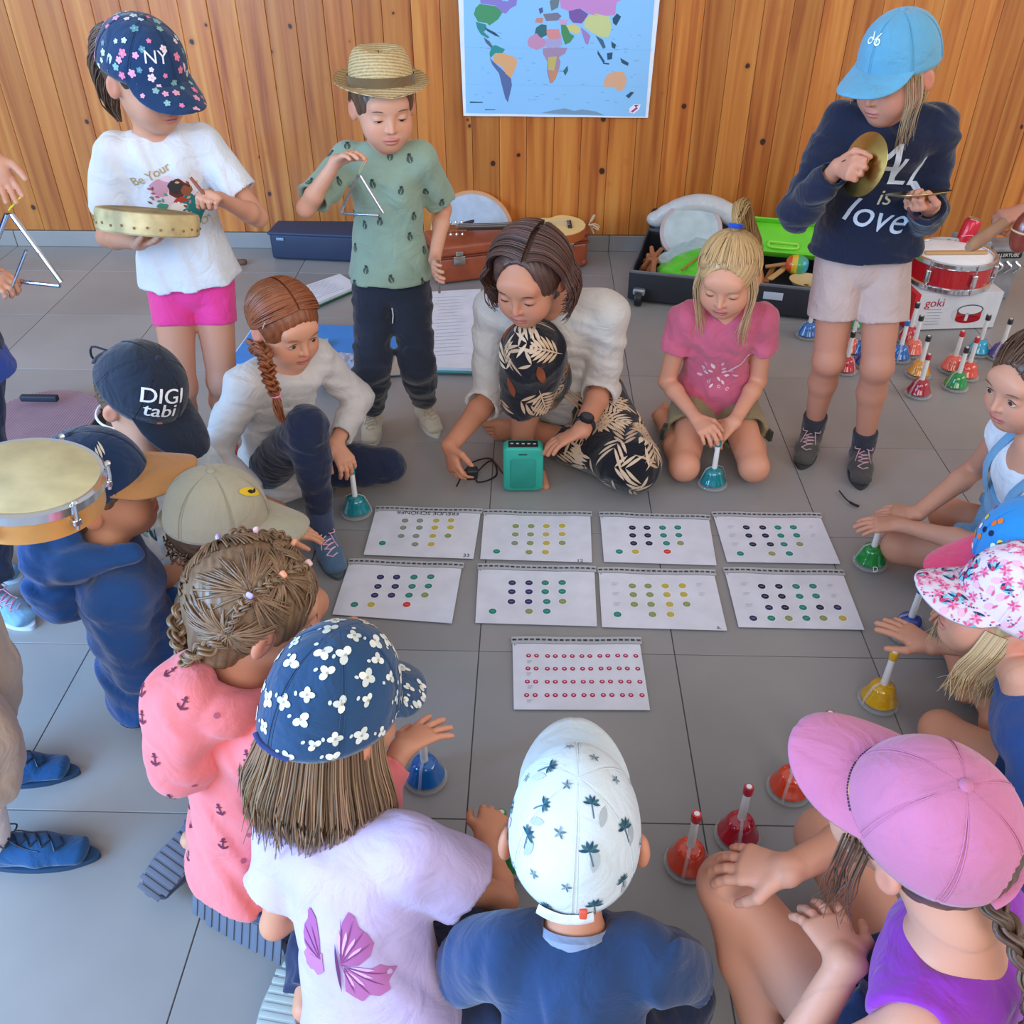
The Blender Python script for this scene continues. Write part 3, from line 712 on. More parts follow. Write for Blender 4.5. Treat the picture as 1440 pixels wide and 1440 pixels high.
def scalp(p, hexc, off=.009, face=True, low=-.045, vox=.0034, groove=.0012, dirv=(1, 0, 0), name='hair', cutz=None, extra=None, fcy=.103, fcz=-.040, fr=(.060, .076, .088), ears=True, mat=None):
    """hair mass hugging the skull, open at face and ears"""
    R, h, W = p.HR, p.hs, p.W; S = Sdf()
    S.ell(W(0, -.014, .026), (np.array([.074, .088, .078]) + off) * h, R, .02)
    S.ecap(W(0, -.045, .0), W(0, -.040, low), R[:, 0], (.060 + off) * h, (.045 + off) * h, (.050 + off * .5) * h, (.030 + off) * h, .02)
    if extra: extra(S)
    if face: S.ell(W(0, fcy, fcz), np.array(fr) * h, R, .008, 's')
    if ears:
        for e in (1, -1): S.ell(W(e * .085, -.006, -.012), np.array([.030, .022, .032]) * h, R, .006, 's')
    # below the jaw nothing
    S.half(W(0, 0, low - .002), R @ V(0, .25, -1), W(0, 0, low - .05), .13 * h, .01)
    dv = R @ nrm(dirv)
    def nz(X, Y, Z):
        t = X * f4(dv[0]) + Y * f4(dv[1]) + Z * f4(dv[2]); w2 = np.sin(X * 23 + Z * 31) * 2 + np.sin(Y * 37 - Z * 19) * 2; return f4(groove * .5) * (np.sin(t * f4(450) + w2) + np.sin(t * f4(830) - w2 * 1.7) * .7)
    S.noise = nz; v, f = sdfmesh(S, vox); base = np.array(srgb(hexc)); n = len(v)
    t = v @ dv; w2 = np.sin(v[:, 0] * 23 + v[:, 2] * 31) * 2 + np.sin(v[:, 1] * 37 - v[:, 2] * 19) * 2; c = base * (.9 + .16 * np.sin(t * 450 + w2) + .12 * np.sin(t * 830 - w2 * 1.7) + .08 * np.sin(t * 1900 + w2 * 3))[:, None]
    return link(name, mesh(name, v, f, HAIR, cols=np.clip(c, 0, 1)), p.root)
def onskull(p, d, off=.010):
    """point over the skull in local direction d"""
    d = nrm(d); r = np.array([.074, .088, .078]) + off; t = 1 / math.sqrt(((d / r) ** 2).sum()); return p.W(*(np.array([0, -.014, .026]) + d * t))
def lay(p, starts, end, m=10, off=.011, lift=.004, jit=.05):
    """hair combed over the skull from each start direction to one gathering direction"""
    out = []; e0 = nrm(end)
    for s_ in starts:
        a = nrm(s_); e = nrm(e0 + rng.normal(size=3) * jit * .4); w_ = math.acos(max(-1, min(1, a @ e))) + 1e-4; o = []
        for t in np.linspace(0, 1, m):
            q = (math.sin((1 - t) * w_) * a + math.sin(t * w_) * e) / math.sin(w_); o.append(onskull(p, q, off + lift * math.sin(t * math.pi) + rng.uniform(-.0006, .0006)))
        out.append(o)
    return out
def bundle(path, N, rad, m=16, jit=.25, tip=.6, wav=.0):
    """N strands following a path with a given radius profile (interpolated)"""
    c = spline(path, m); t = np.linspace(0, 1, m); rad = np.interp(t, np.linspace(0, 1, len(rad)), rad)
    tg = np.gradient(c, axis=0); tg /= np.linalg.norm(tg, axis=1)[:, None] + 1e-9
    a = np.cross(tg, [.2, .1, .97]); a /= np.linalg.norm(a, axis=1)[:, None]; b = np.cross(tg, a); out = []
    for i in range(N):
        u = math.sqrt(rng.uniform(0, 1)); ph = rng.uniform(0, 6.283); dr = rng.normal() * jit
        pp = ph + dr * t * 2; k = u * rad * (1 + rng.normal() * .08)
        e = 1 - rng.uniform(0, 1 - tip)
        cc = np.stack([np.interp(t * e, t, c[:, z]) for z in range(3)], 1)
        out.append(cc + (np.cos(pp) * k)[:, None] * a + (np.sin(pp) * k)[:, None] * b + (np.sin(t * 18 + ph)[:, None] * wav * t[:, None]) * a)
    return out
def braid(path, r0, r1, turns, hexc, parent, name='braid', m=90, N=9):
    c = spline(path, m); t = np.linspace(0, 1, m); tg = np.gradient(c, axis=0); tg /= np.linalg.norm(tg, axis=1)[:, None]
    a = np.cross(tg, [.25, .15, .95]); a /= np.linalg.norm(a, axis=1)[:, None]; b = np.cross(tg, a); rr = r0 + (r1 - r0) * t; P = []
    for k in range(3):
        ph = 2 * math.pi * (turns * t + k / 3)
        cc = c + (np.sin(ph) * rr * .85)[:, None] * a + (np.sin(2 * ph) * rr * .42)[:, None] * b
        for i in range(N):
            q = rng.uniform(0, 6.28); u = math.sqrt(rng.uniform(.1, 1)); P.append(cc + (math.cos(q) * u * rr * .5)[:, None] * a + (math.sin(q) * u * rr * .42)[:, None] * b)
    rad = np.tile(np.interp(t, [0, 1], [r0 * .22, r1 * .22]), (len(P), 1))
    return strands(P, rad, hcols(hexc, len(P), .3), name, parent)
def HP(px, py, zc):
    """place seen at px,py whose distance along the optical axis is zc"""
    d = ray(px, py); f = V(-math.sin(PSI) * math.cos(TH), math.cos(PSI) * math.cos(TH), -math.sin(TH)); return CC + d * zc / (d @ f)
def cap_hat(p, mat, brim_mat=None, size=1., tilt=0., yaw=0., brim=.072, up=.0, height=.098, brimdip=.020, opening=True, strap_mat=None, button=True, label=None, bend=.028, seam=.0011, brimlabel=None, back_low=.012, roll=0., name='cap', bw=1.0):
    """six-panel cap; returns object, frame, and crown function for prints"""
    h = p.hs * size; R = p.HR @ axes(yaw, tilt, roll); O = p.W(0, -.010, .028 + up)
    A, B_, Hh = .086 * h, .101 * h, height * h
    def crown(az, el, o=0.):
        """az 0 = front; el 0 rim .. 1 top"""
        e = min(max(el, 0), 1); th = e * math.pi / 2; ce = math.cos(th) ** .82; se = math.sin(th) ** .92
        sm = abs(math.sin(az * 3)) ; k = 1 - seam / .09 * math.exp(-(sm / .10) ** 2) * (1 if e < .97 else 0)
        low = -back_low * .5 * (1 - math.cos(az)) * .5 * (1 - e) * 2
        x = A * ce * math.sin(az) * k; y = B_ * ce * math.cos(az) * k; z = Hh * se * (1 if k == 1 else k) + low * h
        n = nrm([x / A ** 2, y / B_ ** 2, (z + .002) / Hh ** 2]); return O + R @ (np.array([x, y, z]) + n * o), R @ n
    NA, NE = 120, 30; V0 = []; V1 = []
    for i in range(NE + 1):
        for k in range(NA):
            a = 2 * math.pi * k / NA; q, n = crown(a, i / NE); q2, _ = crown(a, i / NE, -.0022); V0.append(q); V1.append(q2)
    F = []; N0 = len(V0)
    def hole(i, k):
        if not opening: return False
        a = abs((2 * math.pi * (k + .5) / NA) - math.pi); return (a / .40) ** 2 + ((i + .5) / NE / .40) ** 2 < 1
    for i in range(NE):
        for k in range(NA):
            l = (k + 1) % NA
            if hole(i, k): continue
            F.append((i * NA + k, i * NA + l, (i + 1) * NA + l, (i + 1) * NA + k)); F.append((N0 + i * NA + k, N0 + (i + 1) * NA + k, N0 + (i + 1) * NA + l, N0 + i * NA + l))
    for k in range(NA):
        l = (k + 1) % NA; F.append((k, N0 + k, N0 + l, l))
    co = link(name, mesh(name, V0 + V1, F, mat), p.root, label)
    # brim
    nb, nr = 28, 9; BV = []; amax = 1.12 * bw
    for j in range(nr + 1):
        t = j / nr
        for i in range(nb + 1):
            a = -amax + 2 * amax * i / nb; base, _ = crown(a, .02); loc = R.T @ (base - O); 
            wv = math.cos(a / amax * math.pi / 2) ** .55; ex = t * brim * h * wv
            sx = math.sin(a) * .22; y = loc[1] + ex; x = loc[0] * (1 + .16 * t * wv * (1 if abs(a) > .01 else 0)); z = loc[2] + .002 - brimdip * h / .072 * .072 * (t ** 1.3) * wv - bend * h * (abs(x) / A) ** 2 * (t * wv) ** .7 + .004
            BV.append(O + R @ V(x, y, z))
    nb1 = nb + 1; BV = np.array(BV); up_ = R[:, 2]; B2 = BV - up_ * .0032; F2 = []; M = len(BV)
    for j in range(nr):
        for i in range(nb):
            q = (j * nb1 + i, j * nb1 + i + 1, (j + 1) * nb1 + i + 1, (j + 1) * nb1 + i); F2.append(q[::-1]); F2.append(tuple(x + M for x in q))
    for i in range(nb): F2.append((nr * nb1 + i, nr * nb1 + i + 1, M + nr * nb1 + i + 1, M + nr * nb1 + i)[::-1])
    bo = link('brim', mesh('brim', np.concatenate([BV, B2]), F2, brim_mat or mat), co, brimlabel)
    if button:
        q, n = crown(0, 1); MB().ball(q + n * .0005, np.array([.008, .008, .0042]) * h, 14, frame(n)).build('button', mat, co)
    if opening:
        zz = .002; pts = []
        for a in np.linspace(math.pi - .42, math.pi + .42, 12):
            q, n = crown(a, .03, .001); pts.append(q)
        MB().tube(pts, .0075 * h, 8, flat=.22, side=None).build('strap', strap_mat or mat, co)
    # raised seams between the panels
    sm = MB()
    for k in range(6):
        a = k * math.pi / 3
        for off in (-.035, .035):
            pts = [crown(a + off * (1 - e) ** .3, e, .0006)[0] for e in np.linspace(.42 if (k == 3 and opening) else .03, .96, 14)]; sm.tube(pts, .0007, 4)
    sm.build('stitching', mat, co, kind='stuff')
    return co, crown, (O, R, h)
# ------------------------------------------------------------------ printed shapes laid on surfaces
def bvh_of(o):
    me = o.data; n = len(me.vertices); v = np.empty(n * 3, f4); me.vertices.foreach_get('co', v); v = v.reshape(-1, 3)
    return BVHTree.FromPolygons([tuple(map(float, x)) for x in v], [tuple(p.vertices) for p in me.polygons])
def densify(poly, step):
    out = []
    for i in range(len(poly)):
        a, b = np.array(poly[i], float), np.array(poly[(i + 1) % len(poly)], float); n = max(1, int(np.ceil(np.linalg.norm(b - a) / step)))
        for k in range(n): out.append(a + (b - a) * k / n)
    return out
class Decals:
    def __init__(s, tree, off=.0011, step=.008): s.t = tree; s.off = off; s.step = step; s.V = []; s.F = []; s.C = []; s.n = 0; s.sizes = []
    def put(s, o, n, u, poly, col, layer=0, reach=.05, lift=None):
        """poly in metres in the plane (u, n x u) at o, pressed onto the surface along -n"""
        n = nrm(n); u = nrm(np.asarray(u, float) - n * (np.asarray(u, float) @ n)); w_ = np.cross(n, u)
        pl = densify(poly, s.step); pl = np.array(pl); mn, mx = pl.min(0), pl.max(0); pts = [Vector(q) for q in pl]; ne = len(pts)
        st = s.step
        if (mx - mn).max() > st * 1.6:
            for x in np.arange(mn[0] + st / 2, mx[0], st):
                for y in np.arange(mn[1] + st / 2, mx[1], st): pts.append(Vector((x, y)))
        try: r = delaunay_2d_cdt(pts, [], [list(range(ne))], 1, 1e-6)
        except Exception: return False
        vs, fs = r[0], r[2]; W_ = []
        for q in vs:
            p0 = o + u * q[0] + w_ * q[1] + n * reach; hit, nn, ix, dist = s.t.ray_cast(Vector(p0), Vector(-n), reach * 2)
            if hit is None: return False
            W_.append(np.array(hit) + np.array(nn) * 0 + n * (s.off + layer * .0004))
        c = srgb(col) if isinstance(col, str) else col
        s.V += W_; s.F += [tuple(i + s.n for i in f) if True else 0 for f in fs]; s.n += len(W_); s.C += [c] * len(W_); s.sizes.append(1); return True
    def build(s, name, parent, label=None, mat=None):
        if not s.V: return None
        k_ = 'stuff' if len(s.sizes) > 1 else None
        F = s.F
        o = link(name, mesh(name, s.V, F, mat or PRINT, cols=np.array(s.C)), parent, label, kind=k_); return o
def ring_poly(r, n=10, ry=None, ph=0.): return [(r * math.cos(2 * math.pi * i / n + ph), (ry or r) * math.sin(2 * math.pi * i / n + ph)) for i in range(n)]
def rot2(poly, a, s=1., o=(0, 0)): c, q = math.cos(a), math.sin(a); return [(o[0] + s * (x * c - y * q), o[1] + s * (x * q + y * c)) for x, y in poly]
def leaf(L, W_, n=7): 
    t = np.linspace(0, 1, n); up = [(L * x, W_ * math.sin(math.pi * x) ** .8) for x in t]; dn = [(L * x, -W_ * math.sin(math.pi * x) ** .8) for x in t[::-1][1:-1]]; return up + dn
def samples(o, N, mind, cond=None, seed=3):
    """spread points on a mesh: list of (point, normal)"""
    r = np.random.default_rng(seed); me = o.data; n = len(me.polygons); c = np.empty(n * 3, f4); me.polygons.foreach_get('center', c); c = c.reshape(-1, 3)
    nn = np.empty(n * 3, f4); me.polygons.foreach_get('normal', nn); nn = nn.reshape(-1, 3); out = []
    ids = r.permutation(n)[:N * 60]
    for i in ids:
        if cond is not None and not cond(c[i], nn[i]): continue
        if all(((c[i] - q) ** 2).sum() > mind * mind for q, _ in out): out.append((c[i].astype(float), nn[i].astype(float)))
        if len(out) >= N: break
    return out
def facing(c, n): return n @ (CC - c) > 0
def text_polys(txt, size):
    """letter outlines as triangle meshes -> (verts2d, tris)"""
    cu = bpy.data.curves.new('t', 'FONT'); cu.body = txt; cu.size = size; cu.align_x = 'CENTER'; cu.align_y = 'CENTER'; cu.resolution_u = 4
    o = bpy.data.objects.new('t', cu); COL.objects.link(o); dg = bpy.context.evaluated_depsgraph_get(); me = bpy.data.meshes.new_from_object(o.evaluated_get(dg))
    v = np.array([q.co[:2] for q in me.vertices]); f = [tuple(p.vertices) for p in me.polygons]; bpy.data.objects.remove(o); bpy.data.curves.remove(cu); bpy.data.meshes.remove(me)
    return v, f
def text_on(D, o, n, u, txt, size, col, layer=0, reach=.05, slant=0., sub=.006, rotf=0.):
    v, f = text_polys(txt, size); n = nrm(n); u = nrm(np.asarray(u, float) - n * (np.asarray(u, float) @ n)); w_ = np.cross(n, u)
    bm = bmesh.new(); vs = [bm.verts.new((x + slant * y, y, 0)) for x, y in v]
    for q in f:
        try: bm.faces.new([vs[i] for i in q])
        except ValueError: pass
    bmesh.ops.triangulate(bm, faces=bm.faces[:])
    for _ in range(3):
        es = [e for e in bm.edges if e.calc_length() > sub]
        if not es: break
        bmesh.ops.subdivide_edges(bm, edges=es, cuts=1)
        bmesh.ops.triangulate(bm, faces=bm.faces[:])
    bm.verts.index_update(); W_ = []
    for q in bm.verts:
        p0 = o + u * q.co.x + w_ * q.co.y + n * reach; hit, nn, ix, dist = D.t.ray_cast(Vector(p0), Vector(-n), reach * 2)
        W_.append((np.array(hit) if hit is not None else p0 - n * reach) + n * (D.off + layer * .0004))
    c = srgb(col); D.V += W_; D.F += [tuple(q.index + D.n for q in x.verts) for x in bm.faces]; D.n += len(W_); D.C += [c] * len(W_); D.sizes += [1] * len(txt); bm.free()
def shoe(p, heel, toe, up, mat, sole_mat, lace_mat=None, w=.034, h=.052, name='shoe', label=None, ankle=None, collar=True, tread=0, parent=None, sole_t=.012):
    """shoe from heel to toe (world points on the sole), up = away from the sole"""
    heel = np.asarray(heel, float); toe = np.asarray(toe, float); d = nrm(toe - heel); L = np.linalg.norm(toe - heel); up = np.asarray(up, float); up = nrm(up - d * (up @ d)); sd = np.cross(d, up); S = Sdf()
    def Q(a, b, c): return heel + d * a * L + sd * b * w + up * c
    z0 = sole_t
    S.ecap(Q(.14, 0, z0 + .014), Q(.55, 0, z0 + .014), sd, w * .80, .022, w * .92, .020, .012)
    S.ecap(Q(.55, 0, z0 + .014), Q(.84, 0, z0 + .010), sd, w * .98, .020, w * .84, .015, .014)
    S.ecap(Q(.17, 0, z0 + .02), Q(.20, 0, h + .012), sd, w * .78, .030, w * .74, .034, .018, cut=True)
    S.ecap(Q(.22, 0, z0 + .02), Q(.62, 0, z0 + .026), sd, w * .70, .032, w * .6, .016, .02)
    S.half(Q(0, 0, z0 * .6), -up, Q(.5, 0, -.05), .2, .002)
    S.cap(Q(.19, 0, h), Q(.19, 0, h + .04), w * .60, w * .62, .004, 's')
    v, f = sdfmesh(S, .0036); par = parent or p.root
    so = link(name, mesh(name, v, f, mat), par, label)
    n = 40; out = []
    for i in range(n):
        a = 2 * math.pi * i / n; x = math.cos(a); y = math.sin(a); t = (x + 1) / 2
        wd = w * (.80 + .17 * math.sin(min(1, t * 1.1) * math.pi * .62)) * (1 if t < .8 else 1 - (t - .8) * 1.0); out.append(((.49 + x * .485) * L, y * wd))
    Rm = np.stack([d, sd, up], 1); sb = MB().prism(out, -.0, sole_t, heel, Rm)
    if tread:
        for i in range(tread):
            a = (i + .7) / (tread + .4); ww = w * (.86 + .2 * math.sin(min(1, a * 1.1) * math.pi * .62)) * (.84 if a < .86 else .66)
            sb.box(Q(a, 0, -.0008), (L / tread * .62, ww * 2, .003), Rm, .0006)
    sb.build('sole', sole_mat, so)
    if lace_mat:
        lb = MB()
        T = BVHTree.FromPolygons([tuple(map(float, x)) for x in v], [tuple(map(int, q)) for q in f])
        def on(a, b):
            hit = T.ray_cast(Vector(Q(a, b, .14)), Vector(-up), .2)[0]; return (np.array(hit) if hit is not None else Q(a, b, .03)) + up * .0018
        for i in range(5):
            a = .36 + i * .085
            lb.tube([on(a, -.42), on(a + .02, -.2), on(a + .04, 0), on(a + .02, .2), on(a, .42)], .0017, 5)
            if i < 4: lb.tube([on(a, -.42), on(a + .05, 0), on(a + .085, .42)], .0017, 5)
        for e in (1, -1):
            c0 = on(.36, 0) + up * .004; lb.tube(spline([c0, c0 + sd * e * .016 + up * .008 - d * .01, c0 + sd * e * .026 + d * .006, c0 + sd * e * .012 + d * .010, c0], 14), .0016, 5)
            lb.tube(spline([c0, c0 + sd * e * .012 + d * .012, on(.50, e * .5), on(.60, e * .62)], 10), .0015, 5)
        lb.build('lace', lace_mat, so, kind='stuff')
    return so
def sock(p, e, mat, L=.07, o=.006, name='sock'):
    c, b = p.j['ank' + e], p.j['kne' + e]; d = nrm(b - c); q = p.s
    def bl(S): S.ecap(c - d * .02, c + d * L, [1, .2, 0], .030 * q + o * .5, .030 * q + o * .5, .0285 * q + o, .0285 * q + o, .01, cut=True)
    return p.garment(name, mat, bl, .0045, .0006, 3)
# ------------------------------------------------------------------ props
def local_part(mb, name, mat, root, parent=None, **k):
    """part built in the thing's own coordinates"""
    o = mb.build(name, mat, None, **k); o.parent = parent or root; return o
def copy_tree(o, parent=None):
    c = o.copy(); COL.objects.link(c); c.parent = parent
    for ch in [q for q in bpy.data.objects if q.parent == o]: copy_tree(ch, c)
    return c
# --- world map poster
def poster():
    xl = lambda y: 80 + 15 * y / 730; xr = lambda y: 1325 - 55 * y / 730
    bl, br = PY(652, 162, WALLY), PY(911, 165, WALLY); Wd = np.linalg.norm(br - bl); n = V(0, -1, 0); o = bl + V(0, -.004, 0); ux = nrm(br - bl); uz = V(0, 0, 1); Hh = Wd * .72
    r = empty('world_map', (float((bl + br)[0] / 2), WALLY, float(bl[2])), 'large paper world map hanging on the pine wall', 'map')
    mb = MB(); nx = 24
    v = []; 
    for j in range(13):
        for i in range(nx + 1): u = i / nx; t = j / 12; v.append(o + ux * Wd * (u + (-.012 * t if u < .5 else .012 * t) * abs(u - .5) * 2) + uz * Hh * t + V(0, -1, 0) * (.006 + .0022 * math.sin(u * 17) * (1 - t)))
    v = np.array(v); m = len(v); f = [(j * (nx + 1) + i, j * (nx + 1) + i + 1, (j + 1) * (nx + 1) + i + 1, (j + 1) * (nx + 1) + i) for j in range(12) for i in range(nx)]
    mb.add(v, f); mb.add(v + V(0, .0015, 0), [q[::-1] for q in f]); sh = mb.build('paper', plain('e3e8f2', .45), r)
    D = Decals(bvh_of(sh), .0009, .03)
    def q(pts): return [(Wd * ((x - xl(y)) / (xr(y) - xl(y))), Wd * (730 - y) / 1215.) for x, y in pts]
    def put(pts, c, l=1): D.put(o, n, ux, q(pts), c, l, .1)
    put([(112, 712), (1252, 722), (1300, 0), (1300, -138), (98, -138), (98, 0)], '8fc3ee', 0)
    put([(208, -60), (440, -60), (445, 20), (430, 85), (395, 100), (365, 130), (330, 118), (300, 85), (207, 76), (200, 30)], '8d7fc4'); put([(335, -10), (372, -14), (392, 30), (380, 62), (345, 60), (328, 30)], '93c6ee', 2)
    put([(200, 78), (300, 88), (345, 122), (318, 160), (300, 172), (262, 196), (245, 182), (190, 176), (164, 135), (175, 100)], '4f9468')
    put([(176, 176), (238, 190), (246, 214), (225, 232), (262, 262), (250, 268), (208, 246), (186, 214)], '3f8a86'); put([(225, 262), (262, 285), (286, 318), (272, 322), (238, 292)], '566b84')
    put([(480, -60), (590, -60), (560, 10), (505, 34), (478, 44)], 'a8b070')
    put([(276, 312), (300, 306), (360, 330), (345, 352), (300, 352), (268, 380), (262, 356)], '3b8f8c'); put([(285, 362), (345, 350), (430, 378), (438, 410), (412, 470), (396, 498), (362, 470), (342, 430), (290, 405)], 'dda878'); put([(262, 378), (290, 405), (345, 450), (398, 500), (404, 540), (392, 590), (378, 644), (362, 620), (340, 540), (322, 470), (280, 420)], '5d6f9e')
    put([(556, 205), (590, 186), (622, 190), (624, 246), (590, 262), (548, 238)], '3f7076'); put([(622, 214), (700, 212), (716, 262), (640, 272), (622, 246)], 'd98d8f'); put([(512, 262), (556, 236), (596, 262), (622, 284), (610, 312), (560, 332), (508, 312), (502, 285)], 'c58fb0'); put([(600, 268), (716, 262), (722, 300), (690, 326), (625, 318)], 'a9a4cc')
    put([(600, 322), (660, 316), (755, 318), (740, 350), (700, 372), (712, 400), (700, 452), (664, 522), (645, 526), (625, 452), (628, 400), (600, 352)], 'a58aa8'); put([(632, 372), (690, 366), (672, 452), (632, 446)], 'c3b26c', 2); put([(640, 456), (698, 446), (680, 500), (650, 524)], 'c98c6c', 2); put([(728, 452), (756, 420), (760, 448), (742, 480)], '3f6c72')
    put([(712, 182), (742, 180), (770, 236), (798, 250), (772, 286), (740, 300), (716, 240)], '4f8f62'); put([(742, 190), (800, 184), (836, 206), (828, 240), (800, 236), (765, 222)], 'd2c77c')
    put([(548, 176), (560, 150), (600, 150), (596, 180)], 'c98a80'); put([(572, 100), (596, 92), (600, 118), (580, 130)], '56648c'); put([(600, 130), (690, 120), (716, 140), (690, 164), (620, 168)], '7f7a8c'); put([(640, 60), (690, 18), (704, 40), (694, 92), (652, 112)], '6f7f86'); put([(700, 160), (760, 160), (742, 188), (704, 186)], 'c9a3c4')
    put([(702, 36), (760, -20), (900, -60), (1150, -60), (1130, 30), (1060, 62), (1052, 130), (960, 142), (890, 128), (840, 96), (760, 112), (712, 96)], 'c78cc4'); put([(760, 112), (830, 96), (884, 128), (862, 160), (842, 180), (790, 176), (766, 152)], '7d5fa0'); put([(862, 156), (910, 122), (1020, 140), (1030, 200), (1016, 252), (970, 256), (900, 226), (858, 196)], 'c9cc8c')
    put([(836, 200), (882, 232), (900, 250), (884, 300), (866, 290), (850, 246)], 'a184b8'); put([(930, 246), (978, 270), (996, 312), (980, 322), (958, 288)], '4a6a80')
    for pts in ([(946, 330), (992, 394), (982, 404), (944, 350)], [(1004, 346), (1040, 340), (1036, 380), (1008, 384)], [(1088, 372), (1142, 400), (1138, 418), (1098, 402)], [(1030, 278), (1060, 296), (1054, 322), (1034, 312)], [(1036, 150), (1064, 122), (1090, 140), (1060, 190), (1040, 176)], [(980, 400), (1020, 404), (1018, 412), (980, 408)], [(232, 206), (300, 236), (330, 262), (300, 254), (246, 226)], [(1126, 596), (1160, 570), (1180, 574), (1146, 612)], [(136, 640), (220, 642), (218, 648), (138, 650)], [(232, 686), (300, 688), (298, 692), (232, 692)]): put(pts, '37566e')
    put([(990, 500), (1010, 470), (1052, 452), (1112, 452), (1132, 500), (1116, 550), (1084, 572), (1056, 544), (986, 542)], 'dba886')
    put([(590, 706), (660, 690), (740, 676), (800, 692), (850, 682), (940, 694), (992, 716), (800, 714)], '7c98b0')
    put([(1150, 672), (1182, 646), (1222, 646), (1214, 676), (1180, 704), (1152, 698)], 'eee6ee'); put([(1160, 690), (1196, 662), (1204, 672), (1170, 698)], 'b04a8c', 2); put([(1180, 652), (1212, 650), (1190, 664)], '54406a', 2)
    for y, a, b in ((320, 110, 1290), (536, 110, 1270)): put([(a, y), (b, y + 4), (b, y + 6), (a, y + 2)], '82b4de', .5)
    r_ = np.random.default_rng(4)
    for i in range(60):
        x, y = r_.uniform(120, 1240), r_.uniform(120, 640); w_ = r_.uniform(6, 30); put([(x, y), (x + w_, y + 1), (x + w_, y + 3.5), (x, y + 2.5)], '5f90ba', .5)
    D.build('map_print', r)
poster()
# --- song sheets on the floor, each in a punched clear sleeve
CO = dict(g='8f9a62', k='8a9384', y='c4b04a', t='2f8878', b='3a3a68', n='2c2e48', r='d4413f', m='b8345e', o='a39a6c')
def sheet(tl, tr, br, bl, dots, label, ring=1., number=None, title=None, pale=None, m=(460, 690)):
    P_ = [PZ(*q, .0) for q in (tl, tr, br, bl)]; c = sum(P_) / 4; r = empty('song_sheet', tuple(map(float, (c[0], c[1], 0))), label, 'sheet', 'song sheets on the floor')
    z = .0052; a, b, c_, d = [np.array([q[0], q[1], z]) for q in P_]
    def bil(u, v): return (a * (1 - u) + b * u) * (1 - v) + (d * (1 - u) + c_ * u) * v
    def patch(u0, u1, v0, v1, dz, name, mat, col=None, nx=12, ny=8, par=None, curl=True):
        vv = []; 
        for j in range(ny + 1):
            for i in range(nx + 1):
                u = u0 + (u1 - u0) * i / nx; v = v0 + (v1 - v0) * j / ny; q = bil(u, v); q[2] += dz + (.0022 * max(0, math.sin(u * 9 + v * 2)) * (1 - v) if curl else 0); vv.append(q)
        vv = np.array(vv); M = len(vv); f = [(j * (nx + 1) + i, (j + 1) * (nx + 1) + i, (j + 1) * (nx + 1) + i + 1, j * (nx + 1) + i + 1) for j in range(ny) for i in range(nx)]
        mb = MB(); mb.add(vv, f); mb.add(vv - V(0, 0, .0006), [q[::-1] for q in f]); return mb.build(name, mat, par or r)
    pg = patch(.008, .985, .105, .99, .0004, 'page', plain('dcdde8', .35, coat=.2)); sl = patch(0, 1, .0, .1, .0012, 'sleeve_edge', plain('c3c5ca', .25, alpha=.8))
    D = Decals(bvh_of(pg), .0006, .02); U = nrm(b - a); Nn = V(0, 0, 1)
    for x, y, k in dots:
        q = PZ(m[0] + x / 3.6, m[1] + y / 3.6, z + .001); R_ = .0098 * ring; D.put(q, Nn, U, ring_poly(R_ * 1.22, 12), 'eeeef4', 0, .02); D.put(q, Nn, U, ring_poly(R_, 14), CO[k], 1, .02); D.put(q, Nn, U, [(-R_ * .45, -R_ * .1), (R_ * .45, -R_ * .1), (R_ * .45, R_ * .1), (-R_ * .45, R_ * .1)], np.array(srgb(CO[k])) * .5 + .25, 2, .02)
        if ring < .8: D.put(q, Nn, U, ring_poly(R_ * .4, 8), 'e0c9d2', 3, .02)
    for x, y, w_ in (pale or []):
        for k in range(3): q = PZ(m[0] + x / 3.6, m[1] + (y + k * 6) / 3.6, z + .001); D.put(q, Nn, U, [(-w_, 0), (w_ * (1 - .3 * k), 0), (w_ * (1 - .3 * k), .0012), (-w_, .0012)], 'b4b5c0', 1, .02)
    if number: q = PZ(m[0] + number[0] / 3.6, m[1] + number[1] / 3.6, z + .001); text_on(D, q, Nn, U, number[2], .018, '3a3a44', 1, .02, sub=.02)
    if title: q = PZ(m[0] + title[0] / 3.6, m[1] + title[1] / 3.6, z + .001); text_on(D, q, Nn, -U, title[2], .021, '3a3a44', 1, .02, sub=.02)
    D.put(bil(.025, .125), Nn, U, ring_poly(.0016, 8), '2a2a30', 1, .02)
    D.build('printed_notes', r)
    D = Decals(bvh_of(sl), .0006, .02)
    for i in range(22): D.put(bil((i + .5) / 22, .05), Nn, U, [(-.0048, -.0028), (.0048, -.0028), (.0048, .0028), (-.0048, .0028)], '55565c' if i % 2 else '3c3d44', 1, .02)
    D.build('punched_holes', sl)
def grid(rows): return [(x, y, k) for y, s in rows for x, k in s]
def R4(y, xs, ks): return (y, list(zip(xs, ks)))
sheet((529, 714), (679, 718), (668, 789), (510, 783), grid([R4(152, (395, 470, 553, 628), 'kkyy'), R4(188, (385, 467, 545, 625), 'kkyy'), R4(230, (375, 450, 535, 612), 'kkyg'), R4(272, (445, 527), 'ky'), R4(266, (280,), 't')]), 'song sheet with title and yellow and grey dots, leftmost of the far row', number=(705, 328, '33'), title=(510, 114, 'FREUDE SCHÖNER'))
